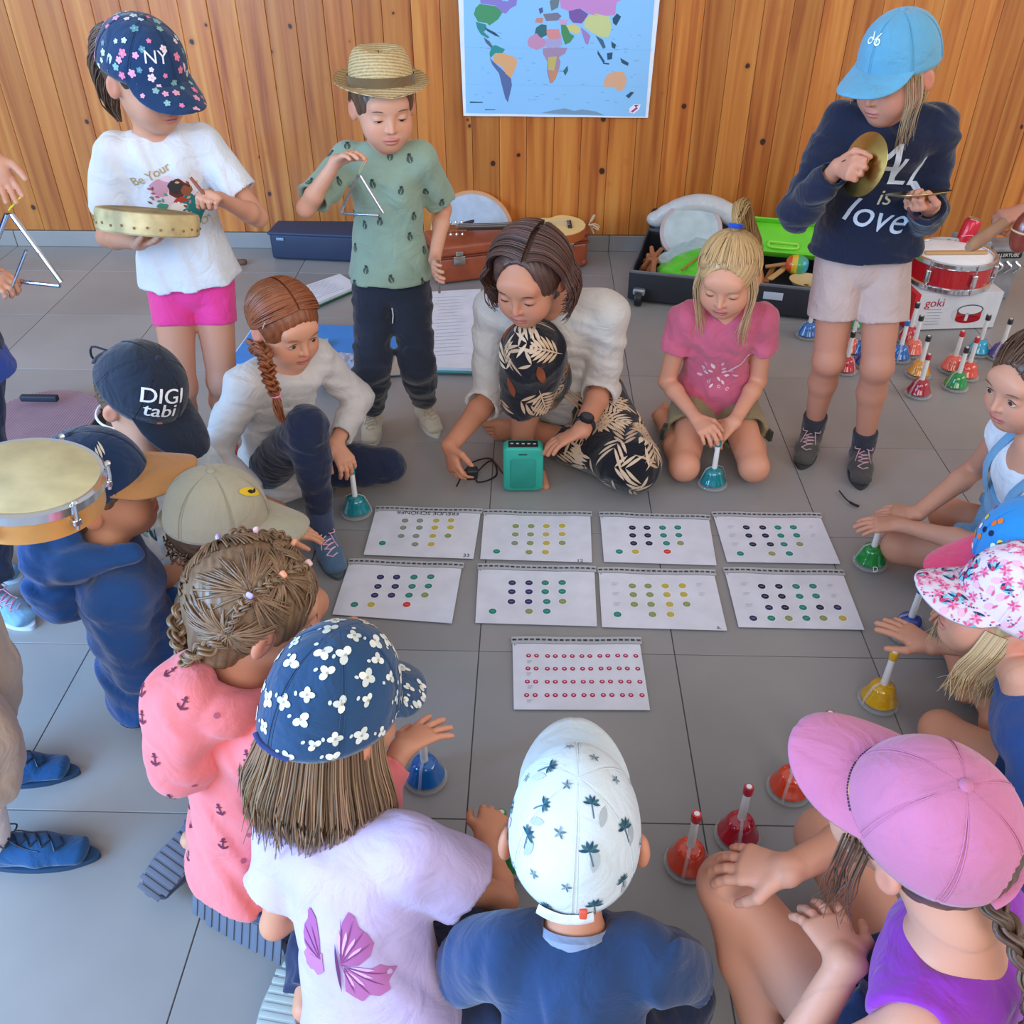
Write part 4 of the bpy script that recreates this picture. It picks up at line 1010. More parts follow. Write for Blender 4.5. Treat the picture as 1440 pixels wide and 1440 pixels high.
sheet((680, 719), (832, 722), (835, 794), (674, 789), grid([R4(180, (955, 1033, 1110, 1190), 'ggyy'), R4(222, (953, 1030, 1108, 1190), 'ggyy'), R4(266, (950, 1028, 1110, 1190), 'kgyg'), R4(312, (1022, 1105), 'gy'), R4(308, (858,), 't')]), 'song sheet with olive and yellow dots, second from left in the far row', number=(1280, 355, '12'))
sheet((842, 722), (998, 727), (1010, 798), (848, 793), grid([R4(188, (213, 287, 366, 443), 'nntt'), R4(227, (215, 291, 371, 448), 'nntt'), R4(267, (220, 298, 386, 457), 'nntg'), R4(309, (147, 229, 390), 'tyr')]), 'song sheet with one red dot, third from left in the far row', m=(830, 690))
sheet((1000, 722), (1153, 724), (1184, 796), (1021, 793), grid([R4(187, (790, 873, 950, 1028), 'nntt'), R4(228, (803, 887, 965, 1045), 'nntt'), R4(272, (823, 912, 981, 1060), 'nntg'), R4(319, (760, 920, 1008), 'tot')]), 'song sheet with faint cups drawn at its left, rightmost of the far row', pale=[(712, 180, .009), (722, 222, .009), (735, 266, .009), (1120, 180, .006), (1130, 222, .006)], m=(830, 690))
sheet((492, 788), (653, 794), (638, 880), (466, 867), grid([R4(438, (270, 352, 440, 525), 'bbtt'), R4(485, (257, 345, 430, 513), 'bbtt'), R4(530, (241, 326, 415, 495), 'bbtg'), R4(577, (138, 223, 403), 'tyr')]), 'song sheet with one red dot, touched by a hand, leftmost of the middle row')
sheet((672, 795), (838, 799), (842, 884), (667, 879), grid([R4(467, (937, 1022, 1104, 1190), 'bbtt'), R4(512, (935, 1022, 1104, 1190), 'bbtt'), R4(562, (933, 1020, 1112, 1192), 'bbtg'), R4(611, (838, 1022, 1112), 'tgt')]), 'song sheet with navy and teal dots, second from left in the middle row')
sheet((840, 800), (1005, 804), (1025, 890), (845, 885), grid([R4(483, (213, 293, 380, 466), 'ggyy'), R4(527, (218, 302, 388, 473), 'ggyy'), R4(576, (223, 308, 402, 488), 'ggyg'), R4(627, (138, 315, 406), 'tgy')]), 'song sheet with green and yellow dots and cups, third in the middle row', pale=[(126, 470, .009), (130, 518, .009), (136, 570, .009), (552, 474, .008), (566, 520, .008)], number=(652, 692, 'a.'), m=(830, 690))
sheet((1016, 800), (1185, 804), (1218, 889), (1037, 885), grid([R4(485, (868, 955, 1042, 1127), 'nntt'), R4(535, (885, 970, 1060, 1143), 'nntt'), R4(592, (905, 987, 1077, 1163, 1252), 'bntnb'), R4(646, (825, 917, 1005, 1094, 1180, 1278), 'btgtgy')]), 'song sheet with a full bottom row of dots, rightmost of the middle row', pale=[(780, 470, .009), (792, 518, .009), (806, 575, .009), (1215, 478, .007), (1235, 530, .007)], m=(830, 690))
xs = [1020, 1062, 1113, 1155, 1200, 1241, 1290, 1328, 1382, 1421, 1469, 1509, 1567, 1609]
xr_ = [x for x in xs]
sheet((719, 898), (901, 899), (917, 1002), (721, 1001), [(x + (y - 840) * (x - 1150) / 2600, y, 'm') for y in (838, 902, 968, 1036) for x in (1020, 1060, 1116, 1155, 1200, 1241, 1290, 1330, 1381, 1421, 1471, 1511, 1563, 1604)], 'song sheet with four rows of crimson dots, alone in front', ring=.62, pale=[(1025, 862, .006), (1022, 924, .006), (1028, 990, .006), (1025, 1060, .006)])
# --- press bells
def make_bell():
    r = empty('hand_bell', (0, 0, 0), 'x', 'bell'); clear = plain('dfe4e6', .06, alpha=.22, name='clear_plastic')
    local_part(MB().lathe([(.030, 0), (.0435, .001), (.0445, .004), (.043, .007), (.036, .0085), (.028, .0085)], n=36), 'base', clear, r)
    b = local_part(MB().lathe([(.0385, .012), (.0395, .014), (.0375, .019), (.033, .027), (.0295, .036), (.0265, .046), (.022, .053), (.012, .0565), (.006, .057)], n=36, cap=False), 'bell', plain('ffffff'), r)
    local_part(MB().lathe([(.0100, .0), (.0115, .006), (.009, .012)], (0, 0, .009), n=16), 'clapper', plain('2a2c30', .4), r)
    arm = MB()
    for e in (1, -1): arm.tube([(e * .042, 0, .006), (e * .0415, 0, .018), (e * .035, 0, .036), (e * .026, 0, .056), (e * .012, 0, .062), (0, 0, .063)], .0012, 6, flat=2.6, side=(0, 1, 0))
    local_part(arm, 'bracket', clear, r)
    local_part(MB().lathe([(.0078, .056), (.0080, .06), (.0068, .137), (.0066, .139)], n=20), 'stick', plain('e6e6e4', .35), r)
    c = local_part(MB().lathe([(.0088, .132), (.0094, .134), (.0094, .149), (.0080, .1515)], n=22), 'cap', plain('fffffe'), r)
    t = MB().lathe([(.0050, .1517), (.0050, .1522)], n=16); t.lathe([(.0026, .1523), (.0026, .1526)], n=10); local_part(t, 'letter_disc', plain('e9e9e9'), r, c)
    return r
BELL0 = make_bell(); used_bell = []
RC = dict(red='c3202c', crimson='b3122e', orange='dd4424', yellow='d6a416', green='0f8a3c', teal='0d7f88', blue='1668b8', salmon='ee6a52', lblue='22a4cc', purple='5c3a86', amber='e0962a', black='1c1c20', dred='a3142a', dblue='1e3f9a')
def bell(px, py, col, capc, label, group=None, rot=0., lean=(0, 0)):
    o = BELL0 if not used_bell else copy_tree(BELL0); used_bell.append(o); q = PZ(px, py, 0)
    o.location = (float(q[0]), float(q[1]), .0045); o.rotation_euler = (lean[0], lean[1], math.radians(rot)); o['label'] = label; o['group'] = group or 'coloured press bells'; ch = [c for c in bpy.data.objects if c.parent == o]
    for c in ch:
        k = c.name.split('.')[0]
        if k in ('bell', 'cap'):
            if len(used_bell) > 1: c.data = c.data.copy()
            c.data.materials[0] = plain(RC[col if k == 'bell' else capc], .12, spec=.6, coat=.8, var=.01)
    return o
def letter_on(o):
    v, f = text_polys('D', .020); q = V(*o.location); R = frame(V(0, -.8, .6), V(1, 0, 0))
    link('letter', mesh('letter', [q + V(0, -.043, .012) + R @ V(x, y, .0006) for x, y in v], f, plain('f2f2f2', .5), False), o, 'white letter D')
bell(966, 1216, 'orange', 'red', 'orange-red bell with a red top, nearest of the row of red bells', rot=70)
bell(1036, 1178, 'crimson', 'crimson', 'crimson bell with crimson top, second of the row, touched by a hand', rot=80)
bell(1108, 1112, 'orange', 'red', 'orange-red bell with red top, beside the pink cap brim', rot=60)
bell(1146, 1074, 'crimson', 'crimson', 'crimson bell half hidden behind the pink cap', rot=40)
bell(1234, 988, 'yellow', 'yellow', 'yellow bell with a yellow top on the floor', rot=20)
bell(1222, 793, 'green', 'green', 'dark green bell under the hand of the girl in dungarees', rot=0)
letter_on(used_bell[-1])
bell(1273, 893, 'dblue', 'dblue', 'dark blue bell under a hand beside the patterned cap', rot=0)
letter_on(used_bell[-1])
bell(1001, 682, 'teal', 'teal', 'turquoise bell between the knees of the kneeling girl', rot=15)
bell(502, 722, 'teal', 'teal', 'turquoise bell under the hand of the girl with the red plait', rot=0)
bell(599, 1096, 'blue', 'blue', 'blue bell beside the blue cap with white flowers', rot=80)
bell(706, 1214, 'green', 'green', 'bright green bell between the lilac t-shirt and the pale cap', rot=10)
for a in ((1135, 474, 'blue', 'black', 'blue bell left of the cymbal girl by the open suitcase'), (1187, 523, 'red', 'black', 'red bell with black top seen between the legs of the cymbal girl'), (1194, 497, 'salmon', 'black', 'salmon bell behind the red one, between the girl\'s legs'),
          (1210, 500, 'blue', 'blue', 'blue bell partly behind the cymbal girl\'s knee'), (1217, 515, 'dblue', 'blue', 'dark blue bell low behind the cymbal girl\'s knee'), (1199, 462, 'green', 'green', 'green bell far back between the cymbal girl\'s legs'), (1262, 506, 'blue', 'blue', 'blue bell right beside the cymbal girl\'s leg'),
          (1281, 499, 'salmon', 'black', 'salmon bell with black top in front of the drum box'), (1276, 480, 'red', 'black', 'red bell farthest back, against the drum box'), (1290, 529, 'amber', 'black', 'amber bell with black top behind the dark red one'), (1290, 556, 'dred', 'crimson', 'dark red bell with crimson top, foremost of the back bells'),
          (1342, 546, 'green', 'black', 'green bell with black top in the back cluster'), (1357, 531, 'orange', 'red', 'orange bell with red top just behind the green one'), (1337, 522, 'salmon', 'red', 'small pale red bell hidden behind the green bell'), (1373, 498, 'lblue', 'black', 'light blue bell with black top right of the drum box'), (1403, 504, 'purple', 'black', 'purple bell far right behind the dungarees girl')):
    bell(*a, rot=random.uniform(0, 180))
# --- turquoise speaker with its cable and plug
def speaker():
    c = PZ(735, 694, 0); yaw = 2; R = rz(yaw); r = empty('speaker', (float(c[0]), float(c[1]) + .03, 0), 'small turquoise portable speaker standing on the floor', 'speaker')
    o = np.array([c[0], c[1] + .028, .005]); H_, Wd, Dp = .148, .115, .050
    def rr(w_, h_, rad, n=6):
        out = []
        for cx, cz, a0 in ((w_ - rad, rad, -90), (w_ - rad, h_ - rad, 0), (-w_ + rad, h_ - rad, 90), (-w_ + rad, rad, 180)):
            for k in range(n + 1): a = math.radians(a0 + 90 * k / n); out.append((cx + rad * math.cos(a), cz + rad * math.sin(a)))
        return out
    def slab(w_, h_, rad, y0, y1, z0=0, ins=.004):
        mb = MB(); P0 = rr(w_, h_, rad); n = len(P0); V_ = []
        for y, s in ((y0 + ins, .0), (y0, ins), (y0, ins)): pass
        rings = [(y0, ins), (y0 + ins * .4, ins * .3), (y0 + ins, 0), (y1 - ins, 0), (y1 - ins * .4, ins * .3), (y1, ins)]
        for y, s in rings:
            q = rr(w_ - s, h_ - 2 * s, max(.002, rad - s)); V_ += [o + R @ V(x, y, z + s + z0) for x, z in q]
        F = [tuple(range(n)), tuple(range(5 * n, 6 * n))[::-1]] + [(i * n + k, (i + 1) * n + k, (i + 1) * n + (k + 1) % n, i * n + (k + 1) % n) for i in range(5) for k in range(n)]
        return mb.add(V_, F)
    tq = plain('2fae9c', .45, name='turquoise_rubber')
    b = slab(Wd / 2, H_, .017, -Dp / 2, Dp / 2, ins=.006).build('shell', tq, r)
    slab(Wd / 2 - .020, H_ - .046, .012, -Dp / 2 - .0022, -Dp / 2 + .006, .012, .002).build('grille', plain('28a090', .6, bump=.8, bscale=900), r)
    MB().box(o + V(0, -.001, H_ - .001), (Wd - .030, Dp - .014, .004), R, .0019).build('control_panel', plain('1c1f24', .6), r)
    mb = MB()
    for i in range(5): mb.box(o + V((i - 2) * .016, -.002, H_ + .002), (.008, .004, .0012), R)
    mb.build('button_marks', plain('c8ccd0', .5), r)
    MB().box(o + V(0, -Dp / 2 - .0012, H_ - .020), (.024, .002, .004), R, .0009).build('badge', plain('0e4a44', .4), r)
    a = o + V(-Wd / 2, .0, .045); q = [a, PZ(690, 648, .01), PZ(665, 668, .008), PZ(662, 652, .006), PZ(690, 645, .006), PZ(698, 668, .005), PZ(672, 678, .006), PZ(668, 660, .008), PZ(655, 660, .02), PZ(642, 684, .045)]
    MB().tube(spline(q, 70), .0024, 6).build('cable', plain('15161a', .5), None, label='thin black cable looping from the turquoise speaker', cat='cable')
    q = [PZ(640, 690, .03), PZ(660, 693, .005), PZ(690, 688, .004), PZ(699, 668, .005), PZ(702, 655, .02), a]
speaker()
# --- things by the wall
def guitar():
    a = PZ(634, 322, .222) ; b = PZ(824, 316, .226); c = (a + b) / 2; r = empty('small_guitar', tuple(map(float, (b[0] - .1, b[1], .21))), 'small guitar with pale top lying on the brown suitcase', 'guitar')
    ax_ = nrm(b - a); n = nrm(V(0, -.22, .95) - ax_ * (ax_ @ V(0, -.22, .95))); sd = np.cross(n, ax_); L = np.linalg.norm(b - a); Rm = np.stack([ax_, sd, n], 1)
    bl = L * .44; t = np.linspace(0, 1, 40); wd = lambda x: .085 * (math.sin(math.pi * min(1, max(0, x))) ** .5) * (1 - .22 * math.exp(-((x - .40) / .13) ** 2)) * (.84 + .22 * x)
    out = [(L - bl + bl * x, wd(x)) for x in t] + [(L - bl + bl * x, -wd(x)) for x in t[::-1][1:-1]]
    MB().prism(out, -.040, 0, a, Rm).build('body', plain('b5602c', .3, coat=.4), r); MB().prism([(L - bl / 2 + (x - L + bl / 2) * .985, y * .96) for x, y in out], 0, .0022, a, Rm).build('soundboard', plain('dcb877', .35, coat=.3), r)
    MB().lathe([(.026, 0), (.026, .0012)], a + Rm @ V(L - bl * .66, 0, .0022), Rm, 24).build('sound_hole', plain('2a1a12', .6), r)
    MB().box(a + Rm @ V(L - bl * .28, 0, .005), (.018, .055, .007), Rm, .002).build('bridge', plain('3a2418', .5), r)
    MB().box(a + Rm @ V((L - bl) / 2 + .05, 0, .006), (L - bl + .04, .034, .014), Rm, .003).build('neck', plain('3b281c', .4), r)
    hd = MB().box(a + Rm @ V(.025, 0, .001), (.085, .048, .012), Rm, .004).build('headstock', plain('8a4a28', .4), r)
    for i in range(3):
        for e in (1, -1): m = MB(); m.tube([a + Rm @ V(.0 + i * .024, e * .022, .002), a + Rm @ V(.0 + i * .024, e * .042, .002)], .0035, 8); m.ball(a + Rm @ V(i * .024, e * .045, .002), .0065, 8); m.build('tuning_peg', CHROME, hd)
    st = MB()
    for i in range(4): st.tube([a + Rm @ V(.02, (i - 1.5) * .008, .016), a + Rm @ V(L - bl * .28, (i - 1.5) * .009, .012)], .0007, 4)
    st.build('strings', plain('d8d8d8', .3, .8), r)
    rb = MB(); q = b + ax_ * .012
    for k in range(5): s_ = nrm(V(random.uniform(-.2, 1), random.uniform(-.6, .2), random.uniform(-.6, .8))); rb.tube(spline([q, q + s_ * .03 + V(0, 0, .01), q + s_ * .05, q + s_ * .02], 10), .0045, 6, flat=.4)
    rb.build('ribbon', fabric('c9b28c'), r)
def suitcase():
    a, b = PZ(617, 403, 0), PZ(826, 377, 0); ux = nrm(b - a); uy = np.cross(V(0, 0, 1), ux); L = np.linalg.norm(b - a); c = (a + b) / 2 + uy * .115 + V(0, 0, .005); R = np.stack([ux, uy, V(0, 0, 1)], 1)
    r = empty('suitcase', (float(c[0]), float(c[1]), 0), 'closed brown leather suitcase with metal clasps by the wall', 'suitcase'); m = plain('9c4a2c', .42, bump=.3, bscale=120, coat=.15, var=.12)
    MB().box(c + V(0, 0, .055), (L, .22, .110), R, .014).build('body', m, r); MB().box(c + V(0, 0, .138), (L + .006, .224, .050), R, .014).build('lid', m, r)
    MB().box(c + V(0, 0, .112), (L + .010, .230, .008), R, .003).build('seam', plain('6e2e1c', .5), r)
    for x in (-L * .36, L * .36):
        q = c + R @ V(x, -.116, .098); k = MB().box(q, (.050, .006, .036), R, .002).build('clasp', plain('b9b6ac', .3, .9), r); MB().box(q + R @ V(0, -.002, .030), (.032, .006, .018), R, .002).build('hasp', plain('b9b6ac', .3, .9), k)
    q = c + R @ V(0, -.114, .085); MB().tube(spline([q + ux * -.05, q + ux * -.048 - uy * .02, q - uy * .026, q + ux * .048 - uy * .02, q + ux * .05], 14), .007, 8).build('handle', plain('7c3820', .5), r)
    for x in (-1, 1):
        for z in (.02, .148): MB().ball(c + R @ V(x * (L / 2 - .012), -.102, z), .016, 10).build('corner_cap', plain('8a3f26', .5), r)
def ddrum(name, c, rad, n, label, face='a9b6c6', rim='b98256', depth=.045, arc=False, cat='drum'):
    r = empty(name, tuple(map(float, c)), label, cat); Rm = frame(n)
    MB().lathe([(rad, -depth), (rad + .004, -depth), (rad + .004, 0), (rad, .003), (rad - .012, .003), (rad - .012, -depth)], c, Rm, 48, cap=False).build('frame', plain(rim, .45), r); h = MB().lathe([(rad - .010, .0), (rad - .012, .002), (.001, .002)], c, Rm, 48).build('drumhead', plain(face, .6, var=.12), r)
    if arc:
        MB().tube([c + Rm @ V(math.cos(t) * rad * .80, math.sin(t) * rad * .80, .003) for t in np.linspace(*arc, 16)], .006, 6, flat=.2, side=n).build('painted_arc', plain('8c1f2c', .6), h)
    return r
suitcase(); guitar()
ddrum('frame_drum', PY(664, 330, 4.06), .185, V(.0, -.95, .3), 'large hand drum with grey-blue head behind the brown suitcase', 'aeb9c8', 'c58f63', .05, (2.3, 3.05))
_q = PY(655, 314, 3.93); MB().box(_q, (.07, .012, .05), frame(V(.2, -.8, .4), V(1, 0, .3)), .004).build('music_stand_clip', plain('23262c', .6), None, label='small black clip leaning on the grey-blue drum head', cat='clip')
def box_case():
    a = PZ(383, 366, 0); b = PZ(520, 372, 0); ux = nrm(V(*(b - a))); uy = np.cross(V(0, 0, 1), ux); R = np.stack([ux, uy, V(0, 0, 1)], 1); c = (a + b) / 2 + uy * .10; r = empty('instrument_case', (float(c[0]), float(c[1]), 0), 'long dark blue case against the wall behind the boy in the straw hat', 'case')
    L = np.linalg.norm(b - a); MB().box(c + V(0, 0, .062), (L, .19, .115), R, .012).build('body', plain('28344f', .6), r); MB().box(c + V(0, 0, .122), (L + .012, .20, .012), R, .005).build('lid', plain('2f3d5c', .6), r); MB().box(c + R @ V(-L / 2 + .05, -.098, .098), (.035, .004, .012), R, .001).build('latch', plain('8fa0b8', .4, .5), r)
box_case()
def books():
    def flat(name, cs, z0, th, mat, label, cat, cover=None, lines=0, extra=None):
        P_ = [PZ(*q, z0) for q in cs]; c = sum(P_) / 4; r = empty(name, (float(c[0]), float(c[1]), 0), label, cat)
        v = [q + V(0, 0, th) for q in P_] + P_; F = [(0, 3, 2, 1), (4, 5, 6, 7)] + [(i, (i + 1) % 4, 4 + (i + 1) % 4, 4 + i) for i in range(4)]
        pg = MB().add(v, F).build('pages', mat, r, smooth=False)
        if cover: c2 = c; w_ = [c2 + (q - c2) * 1.035 for q in P_]; MB().add([q - V(0, 0, .0005) + V(0, 0, 0) for q in w_] + [q - V(0, 0, .004) for q in w_], F).build('cover', cover, r, smooth=False)
        if lines:
            D = Decals(bvh_of(pg), .0006, .05); a, b, c3, d = v[:4]
            for i in range(lines):
                t = .1 + .8 * i / lines; q = (a * .55 + b * .45) * (1 - t) + (d * .55 + c3 * .45) * t; L_ = np.linalg.norm(b - a) * random.uniform(.22, .36); D.put(q, V(0, 0, 1), b - a, [(-L_, -.001), (L_ * random.uniform(.3, 1), -.001), (L_, .001), (-L_, .001)], 'a3a6b8', 1, .02)
            D.build('printed_lines', r)
        return r, v
    W_ = plain('dcdee8', .5); 
    flat('song_book', [(420, 408), (478, 388), (505, 404), (440, 432)], .014, .010, W_, 'open white song book with green cover behind the plaited girl', 'book', plain('2f8a5a', .5), 9)
    flat('folder', [(362, 456), (565, 462), (552, 512), (322, 512)], .008, .007, plain('2c86d6', .4), 'bright blue folder with white edge on the floor', 'folder', plain('d9e2ee', .5))
    flat('song_folder', [(603, 414), (676, 410), (668, 522), (598, 520)], .016, .012, W_, 'tall white open folder of lyrics behind the adult', 'folder', plain('3f8a86', .5), 18)
    flat('paper_bag', [(545, 480), (580, 476), (592, 526), (522, 530)], .008, .004, plain('bdb1a4', .8), 'crumpled beige paper between the boy\'s feet', 'paper')
    flat('eraser', [(448, 482), (462, 480), (462, 488), (448, 490)], .02, .012, plain('8fb0b8', .5), 'small grey-green block on the blue folder', 'block')
    D = None
    S = Sdf(); c = PZ(494, 532, .025); rr_ = np.random.default_rng(3)
    for i in range(12): S.ell(c + V(rr_.uniform(-.09, .05), rr_.uniform(-.07, .09), rr_.uniform(0, .04)), (.050, .040, .028), axes(rr_.uniform(0, 180)), .02)
    S.noise = folds(.004, 3, .04); v, f = sdfmesh(S, .005); me = mesh('cloth', v, f, fabric('aeb6d2')); o = link('scarf', me, None, 'crumpled pale blue scarf with pink dots by the boy\'s feet', 'scarf')
    D = Decals(bvh_of(o), .0012, .006)
    for c_, n in samples(o, 44, .02, facing, 3): D.put(c_, n, V(1, 0, 0), ring_poly(.004, 7), random.choice(['c23a5c', '5a6ca8', 'e3e6f0']))
    D.build('print', o)
    S = Sdf(); q = PZ(337, 369, .01); S.ell(q, (.028, .016, .014), None, .01); S.ell(q + V(.02, .0, .004), (.014, .012, .012), None, .01); v, f = sdfmesh(S, .004); link('leaf_crumb', mesh('crumb', v, f, plain('6a4a3a', .8)), None, 'small brown scrap on the floor near the wall', 'scrap')
books()
def tray_case():
    a, b, c = PZ(884, 424, 0), PZ(1147, 452, 0), PZ(905, 372, 0); ux = nrm(b - a); uy = np.cross(V(0, 0, 1), ux); L = np.linalg.norm(b - a) + .02; Dp = .50; R = np.stack([ux, uy, V(0, 0, 1)], 1); o = a.copy(); o[2] = .012
    r = empty('open_suitcase', (float((a + b)[0] / 2), float((a + b)[1] / 2), 0), 'large open black suitcase full of instruments', 'suitcase'); m = plain('22252e', .7, bump=.3, bscale=300); H_ = .115
    def W(x, y, z): return o + R @ V(x * L, y * Dp, z)
    for n_, x, y, sx, sy in (('front_wall', .5, 0, L, .014), ('back_wall', .5, 1, L, .014), ('side_wall', 0, .5, .014, Dp), ('side_wall', 1, .5, .014, Dp)): MB().box(W(x, y, H_ / 2), (sx, sy, H_), R, .005).build(n_, m, r)
    MB().box(W(.5, .5, .006), (L, Dp, .012), R, .003).build('bottom', m, r); MB().box(W(.46, .5, .05), (.012, Dp, .09), R, .003).build('divider', m, r)
    zp = MB(); zp.tube([W(0, 0, H_ + .002), W(1, 0, H_ + .002), W(1, 1, H_ + .002), W(0, 1, H_ + .002)], .007, 6, closed=True); zp.build('zip_edge', plain('6a6d76', .5, .2), r)
    lid = MB().box(W(.5, 1.06, .10), (L, .05, .20), R @ rz(0), .012).build('lid', m, r); MB().box(W(.5, 1.005, .12), (L - .05, .006, .13), R, .002).build('lid_lining', plain('3f5570', .8), lid)
    w_ = MB().lathe([(.030, -.014), (.032, -.008), (.032, .008), (.030, .014)], W(.055, -.05, .018), frame(ux), 20).build('wheel', plain('1a1b20', .4), r); MB().box(W(.055, -.045, .045), (.050, .030, .028), R, .008).build('wheel_housing', plain('9aa0a8', .25, .7), w_)
    MB().box(W(.74, -.018, .078), (.075, .003, .030), R, .001).build('sticker', plain('b9c2d2', .5), r)
    ddrum('frame_drum', W(.26, .60, .20), .125, V(-.15, -.72, .62), 'pale grey hand drum wrapped in bubble wrap in the open suitcase', 'b4c2c6', 'b9a6a8', .04, cat='drum')
    S = Sdf(); q = W(.30, .80, .19)
    for t in np.linspace(-1, 1, 9): S.ell(W(.30 + t * .23, .78, .19 + .10 * math.cos(t * 1.4)), (.055, .04, .035), None, .02)
    v, f = sdfmesh(S, .006); link('bubble_wrap', mesh('bw', v, f, plain('c3c4c6', .3, bump=1., bscale=90)), None, 'bubble wrap bunched behind the grey hand drum', 'wrapping')
    S = Sdf()
    for i in range(8): t = i / 7; S.ell(W(.15 + t * .17, .30 + .2 * t + .04 * math.sin(i * 3), .115 + .05 * t), (.045, .03, .016), axes(40 + 20 * math.sin(i)), .015)
    S.noise = folds(.004, 5, .03); v, f = sdfmesh(S, .005); link('glove', mesh('gl', v, f, fabric('9fb6b8')), None, 'crumpled grey-green cloth lying across the hand drum', 'cloth')
    S = Sdf(); 
    for x, y, z in ((.22, .18, .10), (.30, .25, .13), (.38, .30, .15), (.42, .16, .12), (.34, .12, .10)): S.ell(W(x, y, z), (.075, .06, .030), axes(30), .03)
    S.noise = folds(.003, 6, .05); v, f = sdfmesh(S, .005); g = link('cloth_bag', mesh('bag', v, f, fabric('5cc02c')), None, 'bright green cloth bag in the open suitcase', 'bag')
    MB().tube([W(.26, .06, .13), W(.40, .30, .20)], .004, 8).build('drumstick', plain('a8652c', .5), None, label='thin wooden stick lying on the green cloth bag', cat='stick')
    S = Sdf(); rr_ = np.random.default_rng(5)
    for i in range(9): S.cap(W(.07 + rr_.uniform(-.03, .05), .18 + rr_.uniform(-.1, .2), .09), W(.09 + rr_.uniform(-.04, .04), .22 + rr_.uniform(-.1, .2), .15), .014, .009, .006)
    v, f = sdfmesh(S, .004); link('shell_rattle', mesh('sh', v, f, plain('9a5a34', .6)), None, 'brown seed-pod rattle at the suitcase\'s left end', 'rattle')
    tr = empty('tray', tuple(map(float, W(.75, .72, .1))), 'bright green plastic tray with handle slots in the suitcase', 'tray')
    gm = plain('6fd02e', .35); tc = W(.76, .74, .17); Rt = R @ np.array([[1, 0, 0], [0, .8, -.6], [0, .6, .8]])
    MB().box(tc, (.42, .15, .012), Rt, .004).build('base', gm, tr)
    for y in (-.078, .078): MB().box(tc + Rt @ V(0, y, .015), (.42, .008, .035), Rt, .003).build('rim', gm, tr)
    for x in (-.209, .209): MB().box(tc + Rt @ V(x, 0, .015), (.008, .15, .035), Rt, .003).build('rim', gm, tr)
    MB().tube(spline([tc + Rt @ V(-.06, -.02, .010), tc + Rt @ V(-.05, -.045, .014), tc + Rt @ V(.05, -.045, .014), tc + Rt @ V(.06, -.02, .010)], 14), .006, 6, closed=True).build('handle', plain('9be04c', .3), tr)
    mr = empty('maraca', tuple(map(float, W(.86, .35, .1))), 'maraca with red, yellow and turquoise bands', 'maraca'); q = W(.84, .34, .145)
    for i, (z0, z1, c_) in enumerate(((-.9, -.45, 'd9502c'), (-.45, 0, 'e0b92c'), (0, .45, '3aa86a'), (.45, .9, '2f9cb8'))):
        MB().lathe([(.040 * math.sqrt(max(.02, 1 - z * z)), .048 * z) for z in np.linspace(z0, z1, 5)], q, frame(ux), 24, cap=True).build('band', plain(c_, .3, coat=.4), mr)
    MB().tube([q - ux * .04, q - ux * .12 - V(0, 0, .02)], .008, 10).build('handle', plain('b07a4a', .5), mr)
    for i in range(4): x = .62 + i * .045; m_ = empty('wooden_spoon_clapper', tuple(map(float, W(x, .3, .06))), 'wooden clapper stick, number %s from the divider' % ('one', 'two', 'three', 'four')[i], 'clapper', 'wooden sticks in the suitcase'); MB().box(W(x, .25, .095 + .01 * i), (.022, .18, .010), R @ rz(20 - 14 * i), .003).build('blade', plain(('a86a3a', 'b8854f', '94562c', 'c09a66')[i], .5), m_)
    cb = MB(); rr_ = np.random.default_rng(8)
    bl = empty('bell_bracelet', tuple(map(float, W(.56, .3, .1))), 'bracelet of small brass jingle bells in the suitcase', 'jingle bells')
    for i in range(14): a_ = i * .45; MB().ball(W(.57, .34, .125) + V(math.cos(a_) * .045, math.sin(a_) * .035, .012 * math.sin(i * 2)), .011, 10).build('jingle', plain('c9a85c', .25, .9), bl)
    bc = empty('wooden_bowl', tuple(map(float, W(.90, .15, .08))), 'shallow pale wooden bowl at the suitcase\'s right front corner', 'bowl'); MB().lathe([(.02, 0), (.055, .01), (.07, .03), (.066, .03), (.05, .014), (.01, .006)], W(.90, .18, .09), None, 28, cap=False).build('bowl', plain('c9ad7c', .5), bc)
    MB().lathe([(.017, .0), (.018, .01), (.018, .06), (.008, .075), (.008, .085), (.0095, .085), (.0095, .10), (.002, .10)], PY(1150, 356, 3.80), None, 20).build('bottle', plain('c9d3da', .1, alpha=.6), None, label='small clear bottle with white cap by the wall', cat='bottle')
tray_case()
